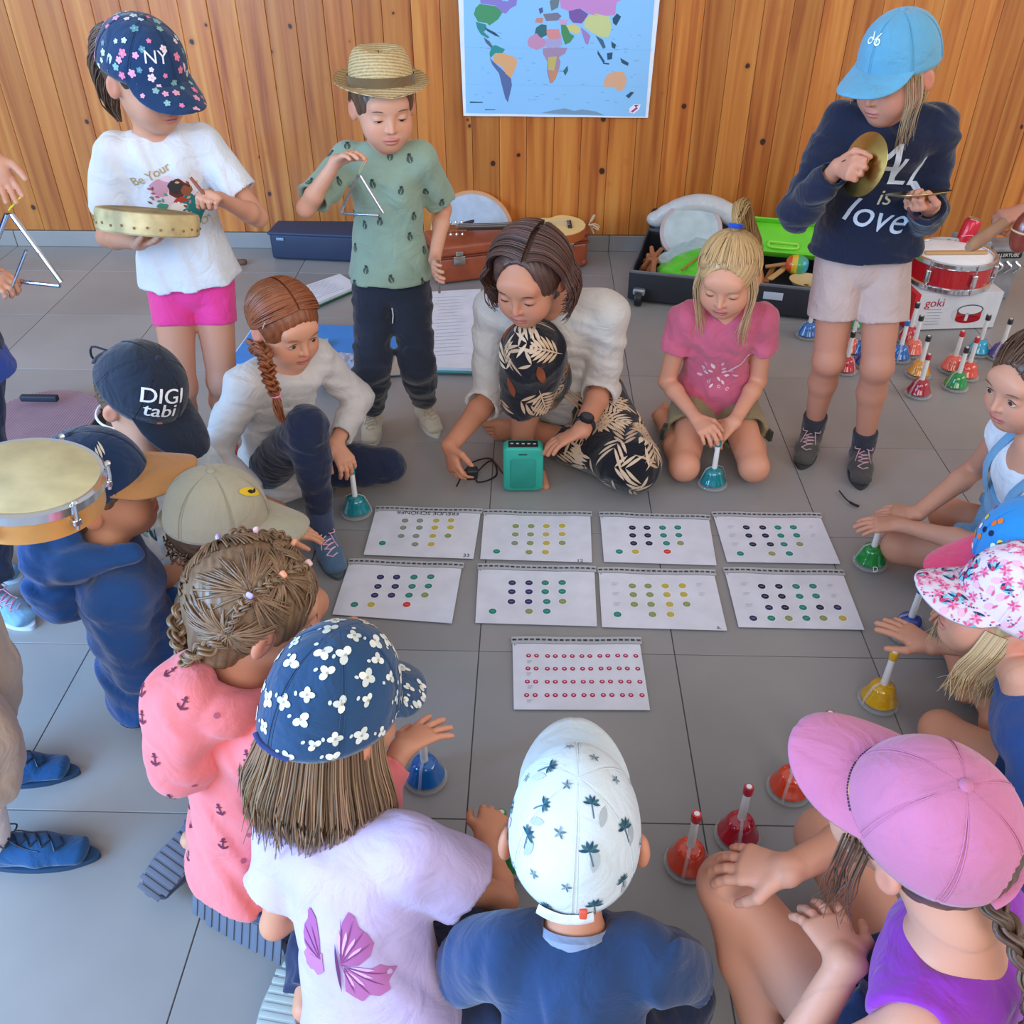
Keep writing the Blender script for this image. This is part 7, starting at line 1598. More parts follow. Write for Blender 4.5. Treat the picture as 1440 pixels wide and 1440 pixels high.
# ---- girl in the flowered cap and lilac t-shirt
def girl_lilac():
    p = Person('person in blue cap with white flowers and lilac t-shirt, from behind', PZ(535, 1405, .12), PZ(490, 1180, .37), HP(472, 1005, 1.33), 16, 22, 1.1, 1.02, (38, -12), skin='d99c7c')
    p.reach('R', PZ(684, 1178, .19), (1, -.6, -.6)); p.reach('L', V(-.26, .86, .17), (-1, -.7, -.5)); p.j['kneR'] = PZ(670, 1250, .06); p.j['ankR'] = PZ(640, 1420, .05); p.j['kneL'] = PZ(470, 1210, .05); p.j['ankL'] = PZ(430, 1420, .05)
    p.report('lilac'); p.hand('R', PZ(708, 1102, .18), (-.2, .2, -1), curl=.75, thumb=.3)
    p.hand('L', p.j['wriL'] + V(.05, .1, -.03), (0, 0, -1))
    p.flesh('down', brows='8a6a48'); PEOPLE['lilac'] = (p,)
    tee = p.garment('t_shirt', fabric('c3b1d6', wr=.4), lambda S: p.top(S, .018, .55, .10, .024, so=.024, s1=.030, neck=.05), amp=.0045, seed=102, wl=.12, fdir=(.5, .3, .6))
    p.garment('trousers', fabric('26304f'), lambda S: p.legs_g(S, 1.9, .016, .016, waist=.02), amp=.003, seed=103)
    bl = MB(); c = p.pel - p.up * .088; bl.tube([c + p.lp * math.cos(a) * .120 + p.fw * math.sin(a) * .098 for a in np.arange(36) * math.pi / 18], .010, 8, closed=True, flat=.5); bl.build('belt', fabric('5a4a72'), p.root)
    D = Decals(bvh_of(tee), .0012, .008); n = -p.fw; u = p.lc; c0 = p.chest - p.up * .12 - p.fw * .11
    wing = [(.006, .0), (.012, .03), (.022, .062), (.030, .060), (.036, .04), (.052, .022), (.066, .002), (.060, -.012), (.068, -.034), (.058, -.046), (.040, -.044), (.020, -.052), (.008, -.040)]
    lw = [(-.012, .030), (-.020, .060), (-.042, .062), (-.056, .052), (-.048, .034), (-.040, .012), (-.026, .000), (-.016, -.004)]
    hind = [(.010, -.006), (.034, -.012), (.056, -.006), (.070, -.022), (.064, -.034), (.066, -.046), (.052, -.054), (.040, -.050), (.030, -.060), (.018, -.052), (.008, -.044)]
    fore = [(.004, -.004), (.006, .030), (.012, .062), (.022, .078), (.030, .070), (.034, .054), (.044, .042), (.050, .026), (.046, .010), (.030, -.002)]
    o = c0 + u * .014 - p.up * .010
    for f_, c_ in ((hind, 'b3689a'), (fore, 'a95f93')): D.put(o, n, u, f_, c_, 1, .08)
    for f_, c_ in (([(x * .72 - .046, y * .9 + .004) for x, y in [(-a, b) for a, b in fore]], 'a95f93'), ([(x * .6 - .040, y * .7 + .014) for x, y in [(-a, b) for a, b in hind]], 'bb76a4')): D.put(o, n, u, [(x + .022, y) for x, y in f_][::-1], c_, 1, .08)
    for a, L_ in ((1.5, .07), (1.25, .07), (.95, .06), (.6, .05), (-.35, .062), (-.6, .066), (-.95, .062), (-1.25, .05)):
        D.put(o + u * .006, n, u, rot2(leaf(L_, .0011), a), '7d3f72', 3, .08); D.put(o + u * .006, n, u, rot2(leaf(L_ * .55, .0030), a + .13, 1, (.012 * math.cos(a), .012 * math.sin(a))), 'd7a3c6', 2, .08)
    for a, L_ in ((1.9, .05), (2.2, .055), (2.6, .04)): D.put(o - u * .026, n, u, rot2(leaf(L_, .001), a), '7d3f72', 3, .08)
    D.put(o, n, u, rot2(leaf(.075, .0028), 1.62, 1, (.003, -.045)), '6a3562', 4, .08)
    D.build('print', tee, 'mauve butterfly print')
    h = PZ(395, 1452, .03); shoe(p, PZ(368, 1490, .06), PZ(420, 1352, .045), ray(400, 1400) + V(.25, 0, 0), fabric('97a3a6'), plain('aab6b2', .7), tread=11, label='pale grey shoe sole of the girl in lilac')
    hc = '86694f'; scalp(p, hc, .006, low=-.06)
    P = []
    for i in range(1300):
        a = rng.uniform(1.15, 2 * math.pi - 1.15); r_ = rng.uniform(.72, 1.0); x, y = .078 * math.sin(a) * r_, -.012 + .09 * math.cos(a) * r_; L_ = rng.uniform(.10, .15); o = rng.normal() * .006
        q0 = p.W(x, y, .02); q1 = p.W(x * 1.22, y * 1.10 - .004, -.035); q2 = q1 + V(0, 0, -L_ * .5) + p.HR @ V(x * .30, y * .20 - .010, 0); q3 = q2 + V(o, o * .6, -L_ * .42) + p.HR @ V(-x * .05, -.006, 0); P.append(spline([q0, q1, q2, q3], 12))
    strands(P, np.tile(np.r_[np.full(8, .0014), np.linspace(.0013, .0005, 4)], (len(P), 1)), hcols(hc, len(P), .5), 'shoulder_length_hair', p.root, label='light brown shoulder-length hair')
    co, crown, fr = cap_hat(p, fabric('27476b'), size=1.04, tilt=-4, brim=.062, label='blue cap with white blossoms', height=.116, button=False, bend=.02, back_low=.03, opening=False)
    blossoms(co, 60, .027); 
    for ch in co.children:
        if ch.name.startswith('brim'): blossoms(ch, 20, .024)
    q = [crown(a, .02, .003)[0] for a in np.linspace(math.pi - .38, math.pi + .38, 16)]; MB().tube(q, .0042, 8, flat=.5).build('elastic', fabric('2d3f7a'), co)
def blossoms(o, N, mind, seed=8):
    D = Decals(bvh_of(o), .0012, .006)
    for i, (c, n) in enumerate(samples(o, N, mind, facing, seed)):
        u = nrm(np.cross(n, [random.random(), random.random(), 1])); a0 = random.uniform(0, 6); k = random.uniform(.8, 1.2)
        for j in range(3 + i % 2): D.put(c, n, u, rot2(ring_poly(.0062 * k, 9, .0048 * k), a0 + j * 1.55, 1, (.0062 * k * math.cos(a0 + j * 1.55), .0062 * k * math.sin(a0 + j * 1.55))), random.choice(['dfe2da', 'cfd3cb', 'e8e8df']), j * .2)
        D.put(c, n, u, ring_poly(.0022, 6), 'a8a58a', 2)
        D.put(c + u * .016, n, u, rot2(ring_poly(.0035, 7, .0024), a0), 'cfd6d2')
    D.build('print', o)
# ---- boy with the pale cap
def boy_palm_cap():
    p = Person('person in pale palm-tree cap and dark blue t-shirt, from behind', PZ(804, 1560, .11), PZ(808, 1335, .32), HP(807, 1178, 1.25), 0, 0, 1.02, 1.03, (2, -6), skin='cf9478', girth=1.05)
    p.ear = 1.16; p.reach('R', V(.18, .80, .10), (1, -.3, -.3)); p.reach('L', V(-.03, .80, .10), (-1, -.3, -.3)); p.crossleg(0, .2, .2)
    p.report('palm'); p.hand('R', p.j['wriR'] + V(-.02, .05, -.04), (0, 0, -1)); p.hand('L', p.j['wriL'] + V(.02, .05, -.04), (0, 0, -1))
    p.flesh('down', brows='7a5c40'); PEOPLE['palm'] = (p,)
    tee = p.garment('t_shirt', fabric('26406a', wr=.4), lambda S: p.top(S, .020, .72, .06, .02, so=.026, s1=.026, neck=.054), amp=.0045, seed=112, wl=.13)
    p.collar(fabric('8796b4'), .056, .0085, .030, tilt=.006)
    p.garment('trousers', fabric('2a3450'), lambda S: p.legs_g(S, 1.9, .016, .016), amp=.003, seed=113)
    short_hair(p, '8a6a50', .001, -.050, 300, .008)
    co, crown, fr = cap_hat(p, fabric('d3dde0', wr=.35), size=1.0, tilt=8, brim=.090, label='pale cap printed with palm trees', height=.112, back_low=.030, bend=.02, button=False, opening=False)
    D = Decals(bvh_of(co), .0012, .005)
    for i, (c, n) in enumerate(samples(co, 30, .036, facing, 12)):
        up = nrm(p.HR[:, 2] - n * (n @ p.HR[:, 2])) if abs(n @ p.HR[:, 2]) < .95 else p.HR[:, 1]; u = np.cross(up, n); k = random.uniform(.8, 1.15); a = random.uniform(-.4, .4)
        if i % 2 == 0:
            D.put(c, n, u, rot2(leaf(.030, .0060), a + 1.2, k, (.004, -.030)), random.choice(['d9bcc4', 'aeb6b8', 'c2c9cc']), 0)
            D.put(c, n, u, rot2([(-.001, -.020), (.001, -.020), (.0012, 0), (-.0008, 0)], a, k), '56707c', 1)
            for j in range(6): D.put(c, n, u, rot2(leaf(.013, .0020), a + .3 + j * .62 - .6, k), ['2f5568', '3d6a6c', '24485f'][j % 3], 2)
        else:
            for j in range(5): D.put(c, n, u, rot2(leaf(.008, .0013), a + j * 1.25, k), ['59717c', '8195a0'][j % 2], 1)
    D.build('print', co, 'small palm trees'); mb = MB()
    for a in np.arange(-.6, .6, .09): mb.tube([crown(a, .06, .0014)[0], crown(a + .065, .06, .0014)[0]], .0013, 4)
    mb.build('dark_stitching', plain('20242c', .8), co, kind='stuff')
    q = [crown(a, .01, .003)[0] for a in np.linspace(math.pi - .28, math.pi + .52, 14)]; q = [x - p.HR[:, 2] * .004 - p.HR[:, 1] * .004 * (i / 13) for i, x in enumerate(q)]
    MB().tube(q, .0095, 8, flat=.28, side=p.HR[:, 1]).build('strap', fabric('d9dfe2'), co); MB().box(crown(math.pi - .13, .04, .003)[0], (.010, .006, .016), p.HR, .002).build('tag', plain('e0573e', .6), co)
# ---- girl in the pink cap
def girl_pink_cap():
    p = Person('person in pink cap with plait and purple vest top, cross-legged at bottom right', V(.57, .58, .13), PZ(1338, 1335, .46), PY(1288, 1158, .64), -46, -50, 1.36, .97, (-48, 10, 12), skin='d7a088')
    p.j['kneL'] = PZ(1028, 1250, .27); p.j['ankL'] = PZ(1085, 1500, .06); p.j['kneR'] = PZ(1160, 1180, .15); p.j['ankR'] = PZ(1260, 1300, .06)
    p.reach('R', PZ(1105, 1225, .385), (.3, .8, -.6)); p.reach('L', PZ(1190, 1352, .39), (-.3, -1, -.5))
    p.report('pinkcap'); p.hand('R', PZ(1020, 1210, .345), (0, .2, -1), curl=.22, thumb=.35); p.hand('L', PZ(1140, 1258, .365), (0, .2, -1), curl=.25, thumb=.1, spread=.15)
    p.flesh('down', brows='6a4a32'); PEOPLE['pinkcap'] = (p,)
    p.garment('vest_top', fabric('8a2fa8', .8), lambda S: (p.top(S, .010, 0, .06, .01, neck=.062), S.ell(p.j['shoR'] + p.lc * .028, (.055, .055, .075), None, .01, 's'), S.ell(p.j['shoL'] - p.lc * .028, (.055, .055, .075), None, .01, 's')), amp=.002, seed=122, wl=.12)
    p.garment('shorts', fabric('2a3f68'), lambda S: p.legs_g(S, .45, .010, .012), amp=.002, seed=123)
    hc = '5f4536'; scalp(p, hc, .006, low=-.055)
    P = []
    for i in range(26): x = -.066 + rng.uniform(-.006, .006); y = rng.uniform(.02, .055); q0 = p.W(x, y, .0); P.append(spline([q0, q0 + p.HR[:, 0] * -.008 + V(0, 0, -.045), q0 + p.HR[:, 0] * -.006 + V(rng.normal() * .005, 0, -.09), q0 + V(rng.normal() * .010, rng.normal() * .008, -.12 - rng.uniform(0, .03))], 10))
    strands(P, np.tile(np.linspace(.0012, .0004, 10), (len(P), 1)), hcols(hc, len(P), .3), 'loose_hair', p.root)
    b0 = p.W(.004, -.098, -.03); path = [b0, p.neck - p.fw * .078 + p.up * .03 - p.lc * .015, p.chest - p.fw * .102 - p.up * .03 - p.lc * .032, p.chest - p.fw * .108 - p.up * .095 - p.lc * .04]
    br = braid(path, .0145, .012, 3.0, hc, p.root, 'plait', m=80); q = path[-1]
    MB().tube([q + V(math.cos(a) * .011, math.sin(a) * .011, 0) for a in np.arange(12) * math.pi / 6], .004, 6, closed=True).build('hair_tie', fabric('3b2c2a'), br)
    strands(bundle([q, q - p.up * .04, q - p.up * .085], 110, [.010, .016, .010]), .0014, hcols(hc, 110, .35), 'plait_end', br)
    co, crown, fr = cap_hat(p, fabric('c27396', wr=.5), size=.98, tilt=0, brim=.082, label='pink cap with stitched panels', height=.108, bend=.026)
    mb = MB()
    for a in np.arange(-.75, 1.0, .045): mb.tube([crown(a, .05, .0012)[0], crown(a + .030, .05, .0012)[0]], .0010, 4)
    mb.build('dark_stitching', plain('3a3040', .8), co, kind='stuff')
    mb = MB(); q, n = crown(math.pi - .35, .05, .004); mb.tube(spline([q, q + V(.02, -.01, -.006), q + V(.035, -.015, -.03), q + V(.04, -.02, -.06)], 12), .0022, 6); mb.tube(spline([q, q + V(.015, -.02, .012), q + V(.03, -.02, -.01), q + V(.028, -.03, -.04)], 12), .0022, 6); mb.build('cord', plain('b9c4cc', .6), co)
# ---- girl in the coral-reef cap
def girl_reef_cap():
    p = Person('person in pink and turquoise patterned cap, blond hair and navy t-shirt', V(1.0, 1.03, .11), V(.885, 1.115, .325), HP(1408, 862, 1.66), -80, -72, 1.15, 1.0, (-82, 12), skin='dca184')
    p.reach('R', PZ(1310, 908, .17), (.4, .8, -.5)); p.reach('L', V(.72, .97, .09), (.4, -1, -.3)); p.crossleg(-75, .19, .22)
    p.report('reef');  p.hand('R', PZ(1224, 862, .17), (0, 0, -1), curl=.10, thumb=.1, size=1.1); p.hand('L', p.j['wriL'] + V(-.08, .08, -.03), (0, 0, -1))
    p.flesh('down', brows='b08f66'); PEOPLE['reef'] = (p,)
    p.garment('t_shirt', fabric('22427a', wr=.4), lambda S: p.top(S, .018, 1.35, .06, .02, so=.016, s1=.020, neck=.046), amp=.004, seed=132, wl=.11)
    p.garment('shorts', fabric('27406e'), lambda S: p.legs_g(S, .5, .012, .014), amp=.002, seed=133)
    hc = 'c9ac80'; scalp(p, hc, .005, low=-.05)
    P = []
    for i in range(330):
        e = -1 if i % 3 else 1; y = rng.uniform(-.09, .045); x = e * .072 * math.sqrt(max(.1, 1 - (y / .095) ** 2)); q = p.W(x, y, .0); P.append(spline([q, p.W(x * 1.12, y + .006, -.045), p.W(x * 1.05, y + .012, -.09) + V(0, 0, -.01), p.W(x * 1.0 + rng.normal() * .01, y + .01, -.12) + V(rng.normal() * .008, rng.normal() * .008, -.035)], 12))
    strands(P, np.tile(np.linspace(.0017, .0004, 12), (len(P), 1)), hcols(hc, len(P), .3), 'loose_hair', p.root, label='fine blond hair hanging loose')
    co, crown, fr = cap_hat(p, fabric('e6d3dc', wr=.3), size=1.06, tilt=0, brim=.068, label='white cap with a pink and turquoise reef pattern', height=.112, bend=.03, button=False, strap_mat=fabric('e0358c'))
    reef(co, 170, .0135); 
    for ch in co.children:
        if ch.name.startswith('brim'): reef(ch, 70, .0125)
def reef(o, N, mind, seed=9):
    D = Decals(bvh_of(o), .0012, .006)
    for i, (c, n) in enumerate(samples(o, N, mind, facing, seed)):
        u = nrm(np.cross(n, [random.random(), random.random(), 1])); a0 = random.uniform(0, 6); k = i % 4
        if k == 0:
            for j in range(5): D.put(c, n, u, rot2(leaf(.022, .0026), a0 + (j - 2) * .35), ['6fb7cf', '1f3f66', '8fd0dd'][j % 3], j * .2)
            D.put(c, n, u, rot2(leaf(.010, .004), a0), 'd33f5c', 3)
        elif k == 1:
            for j in range(7): D.put(c, n, u, rot2(leaf(.011, .0018), a0 + j * .9), ['e0558a', 'f09ab5'][j % 2], 1)
        elif k == 2:
            for j in range(6): D.put(c, n, u, rot2(ring_poly(.0017, 6), 0, 1, (.007 * math.cos(j + a0), .005 * math.sin(j * 1.7))), ['e0506e', '2a4a78', 'd86aa5'][j % 3], 1)
        else: D.put(c, n, u, rot2(ring_poly(.008, 10, .0055), a0), 'f0b3c8', 0); D.put(c, n, u, rot2(leaf(.012, .002), a0, 1, (-.006, 0)), 'd8638c', 1)
    D.build('print', o)
# ---- child under the blue and pink cap, mostly hidden
def child_blue_cap():
    p = Person('person in bright blue cap with pink brim, mostly hidden', PZ(1500, 930, .11), PZ(1478, 865, .32), PY(1445, 795, 1.36), -88, -85, 1.1, 1.0, (-86, -10), skin='dca184')
    p.reach('R', p.pel + V(-.2, .08, .1)); p.reach('L', p.pel + V(-.2, -.08, .1)); p.crossleg(-88)
    p.report('bluecap'); p.hand('R', p.j['wriR'] + V(-.08, .0, -.03), (0, 0, -1)); p.hand('L', p.j['wriL'] + V(-.08, .08, -.03), (0, 0, -1))
    p.flesh('down'); p.garment('t_shirt', fabric('7fa9c9'), lambda S: p.top(S, .016, .7, .06, .02), seed=142)
    p.garment('shorts', fabric('35507a'), lambda S: p.legs_g(S, .6, .014, .016), seed=143); scalp(p, '6d5036', .004, low=-.045)
    co, crown, fr = cap_hat(p, fabric('2a86c9', wr=.3), fabric('e4466f'), size=1.08, tilt=-2, brim=.080, label='bright blue cap with pink brim', height=.108, bend=.022)
    D = Decals(bvh_of(co), .0014, .006)
    for i, (c, n) in enumerate(samples(co, 26, .012, lambda c, n: facing(c, n) and (np.asarray(c) - p.head) @ p.HR[:, 1] > .055, 3)): D.put(c, n, p.HR[:, 0], ring_poly(.006, 8), ['f0d23c', 'e8762c', 'e6e9ee', '1c2a4a', 'e34a78'][i % 5], (i % 3) * .5)
    D.build('print', co, 'multicoloured front print')
# ---- girl in dungarees
def girl_dungarees():
    p = Person('person in white top and denim dungarees sitting at the right edge', PZ(1445, 775, .12), PZ(1456, 650, .45), PY(1452, 538, 1.70), -95, -92, 1.3, .98, (-112, -14), skin='d29a80')
    p.reach('L', PZ(1266, 738, .185), (.2, -.2, -1)); p.reach('R', PZ(1290, 722, .19), (.2, .6, -.8)); p.j['kneL'] = PZ(1268, 768, .075); p.j['ankL'] = PZ(1420, 810, .05); p.j['kneR'] = PZ(1335, 725, .12); p.j['ankR'] = PZ(1440, 760, .05)
    p.report('dung'); p.hand('L', PZ(1200, 737, .165), (0, .1, -1), curl=.20, thumb=.1, size=1.0); p.hand('R', PZ(1240, 718, .17), (0, .1, -1), curl=.2, thumb=.1, size=1.0)
    p.flesh('open', brows='6a4a32', iris='4a3424', lips='b5655c'); PEOPLE['dung'] = (p,)
    p.garment('top', fabric('d5d9e2'), lambda S: p.top(S, .008, .10, .0, .006, neck=.056), amp=.002, seed=152)
    dn = fabric('6f9cc0', wr=.5, var=.2)
    du = p.garment('dungarees', dn, lambda S: (S.ecap(p.chest - p.up * .10 * p.s, p.pel, p.lc, .102, .082, .125, .105, .03, cuta=True), p.legs_g(S, .62, .026, .03, k=.03)), amp=.004, seed=153, wl=.10)
    for e in (1, -1):
        a = p.chest - p.up * .11 + p.fw * .085 + p.lc * .045 * e; b = p.chest + p.up * .045 + p.lc * .062 * e + p.fw * .02; c = p.chest - p.up * .10 - p.fw * .07 + p.lc * .03 * e; MB().tube(spline([a, a * .4 + b * .6 + p.fw * .03, b, b - p.fw * .05, c], 16), .011, 8, flat=.3, side=p.up * .3 + p.fw).build('shoulder_strap', dn, du)
    hc = '5c4030'; scalp(p, hc, .008, low=-.05, fr=(.064, .090, .106), fcz=-.026); P = lay(p, [nrm([math.sin(a) * math.cos(z), math.cos(a) * math.cos(z), math.sin(z)]) for a, z in zip(rng.uniform(-2.8, 2.8, 300), rng.uniform(.05, 1., 300)) if not (abs(a) < 1.1 and z < .42)], (.0, -.95, .1), 12, .011, .004); strands(P, .0015, hcols(hc, len(P), .35), 'combed_hair', p.root)
    strands(bundle([p.W(0, -.10, .01), p.W(0, -.13, -.03), p.W(0, -.13, -.12)], 120, [.014, .022, .010]), .0016, hcols(hc, 120, .3), 'ponytail', p.root)
# ---- standing children cut by the frame
def child_triangle_edge():
    p = Person('person in blue jumper and dark trousers at the left edge', V(-1.33, 1.86, .60), V(-1.35, 1.86, .93), V(-1.33, 1.85, 1.10), 105, 105, 1.22, 1.0, (105, -20), skin='d9a083')
    p.j['elbL'] = V(-1.30, 2.03, .82); p.j['wriL'] = PY(-10, 240, 1.99) + V(0, 0, .03); p.j['elbR'] = V(-1.36, 1.86, .66); p.j['wriR'] = PY(-28, 392, 1.92)
    for e, x in (('R', PZ(-14, 826, .07)), ('L', PZ(-50, 780, .07))): p.j['ank' + e] = x; p.j['kne' + e] = (x + p.j['hip' + e]) / 2 + V(.03, 0, .01); p.j['toe' + e] = x + V(.1, -.02, -.05)
    p.report('tri edge'); g1 = p.hand('L', PY(22, 292, 1.98), (.3, -.6, .1), curl=.35, thumb=.2); g2 = p.hand('R', PY(42, 398, 1.90), (.1, .3, -1), curl=.85, thumb=.5)
    p.flesh('down', feet=False); PEOPLE['edge_tri'] = (p, g1, g2)
    p.garment('jumper', fabric('2c4aa0'), lambda S: p.top(S, .016, 1.9, .08, .016, so=.018, s1=.012), seed=162)
    tr = p.garment('trousers', fabric('26334d'), lambda S: p.legs_g(S, 1.9, .022, .026), amp=.003, seed=163)
    q = PY(12, 578, 1.78); D = Decals(bvh_of(tr), .0016, .006); T = D.t.find_nearest(Vector(q)); nn = nrm(CC - q); c = np.array(T[0]); D.put(c, nn, V(1, 0, 0), ring_poly(.030, 20), 'b08a68', 1, .08); D.build('patch', tr, 'round tan patch')
    foot_shoe(p, 'R', (1, -.6), fabric('7aa3c0'), plain('c9d3da'), plain('e39ab0'), lab='light blue trainer with pink laces'); foot_shoe(p, 'L', (1, -.1), fabric('7aa3c0'), plain('c9d3da'), plain('e39ab0'))
    scalp(p, '5c4433', .010, low=-.08)
def child_drum_edge():
    p = Person('person in beige shorts and blue trainers at the left edge', V(-.99, 1.05, .60), V(-1.14, 1.05, .92), V(-1.14, 1.06, 1.09), 85, 80, 1.22, 1.0, (80, -25), skin='dba083')
    dc = PY(48, 690, 1.10); p.j['elbR'] = V(-1.12, .93, .76); p.j['wriR'] = dc + V(-.17, -.05, -.035); p.j['elbL'] = V(-1.12, 1.18, .76); p.j['wriL'] = dc + V(-.16, .08, -.035)
    for e, x in (('R', PZ(-14, 1176, .07)), ('L', PZ(-32, 1062, .07))): p.j['ank' + e] = x; p.j['kne' + e] = (x + p.j['hip' + e]) / 2 + V(.05, 0, .0); p.j['toe' + e] = x + V(.1, 0, -.05)
    p.report('drum edge'); g1 = p.hand('R', dc + V(-.06, -.03, -.04), (0, 0, 1), curl=.2); g2 = p.hand('L', dc + V(-.06, .06, -.04), (0, 0, 1), curl=.2)
    p.flesh('down', feet=False); PEOPLE['edge_drum'] = (p, g1, g2)
    p.garment('t_shirt', fabric('8fa6b8'), lambda S: p.top(S, .014, .6, .06, .016), seed=172)
    p.garment('shorts', fabric('b3a391', wr=.5), lambda S: p.legs_g(S, 1.15, .028, .034), amp=.003, seed=173)
    for e, y in (('R', .04), ('L', .08)):
        sock(p, e, fabric('cfc6c4'), .09); foot_shoe(p, e, (1, y), fabric('1d4a78'), plain('20405f'), plain('10233c'), L=.25, lab='blue trainer pointing right')
    short_hair(p, '5c4433', .006, -.04, 60)
def child_guiro_edge():
    p = Person('person in white flowered top at the right edge', V(1.62, 2.22, .60), V(1.58, 2.20, .92), V(1.60, 2.18, 1.09), -120, -115, 1.2, 1.0, (-120, -25), skin='c98a70')
    p.reach('R', PY(1440, 296, 2.24), (.3, .6, -1)); p.reach('L', PY(1475, 345, 2.08), (.3, -.3, -1))
    for e, x in (('R', V(1.66, 2.30, .07)), ('L', V(1.66, 2.14, .07))): p.j['ank' + e] = x; p.j['kne' + e] = (x + p.j['hip' + e]) / 2; p.j['toe' + e] = x + V(-.1, -.05, -.05)
    p.report('guiro'); g1 = p.hand('R', PY(1385, 312, 2.22), (-.2, .1, -1), curl=.95, thumb=.6); g2 = p.hand('L', PY(1440, 330, 2.08), (.2, .5, 1), curl=.6)
    p.flesh('down', feet=False); PEOPLE['guiro'] = (p, g1, g2)
    tp = p.garment('top', fabric('d3d7e4'), lambda S: p.top(S, .018, .6, .20, .05), amp=.004, seed=182)
    D = Decals(bvh_of(tp), .0012, .01)
    for i, (c, n) in enumerate(samples(tp, 16, .06, facing, 3)): D.put(c, n, V(1, 0, 0), rot2(ring_poly(.02, 9, .015), i), ['8fbf4a', 'c77fc0', '9ccf6a'][i % 3])
    D.build('print', tp, 'green and mauve flower print')
    p.garment('shorts', fabric('5a6a9a'), lambda S: p.legs_g(S, .5, .012, .014), seed=183)
    for e in 'RL': foot_shoe(p, e, (-1, -.4), fabric('8a8f9a'), plain('d0d0d0'))
    scalp(p, '5c4433', .010, low=-.08)
for f in (girl_drum, boy_triangle, girl_cymbals, teacher, girl_plait, girl_kneeling, boy_black_cap, boy_hoodie, child_khaki, girl_coral, girl_lilac, boy_palm_cap, girl_pink_cap, girl_reef_cap, child_blue_cap, girl_dungarees, child_triangle_edge, child_drum_edge, child_guiro_edge):
    t_ = time.time()
    f(); print(f.__name__, round(time.time() - t_, 2))
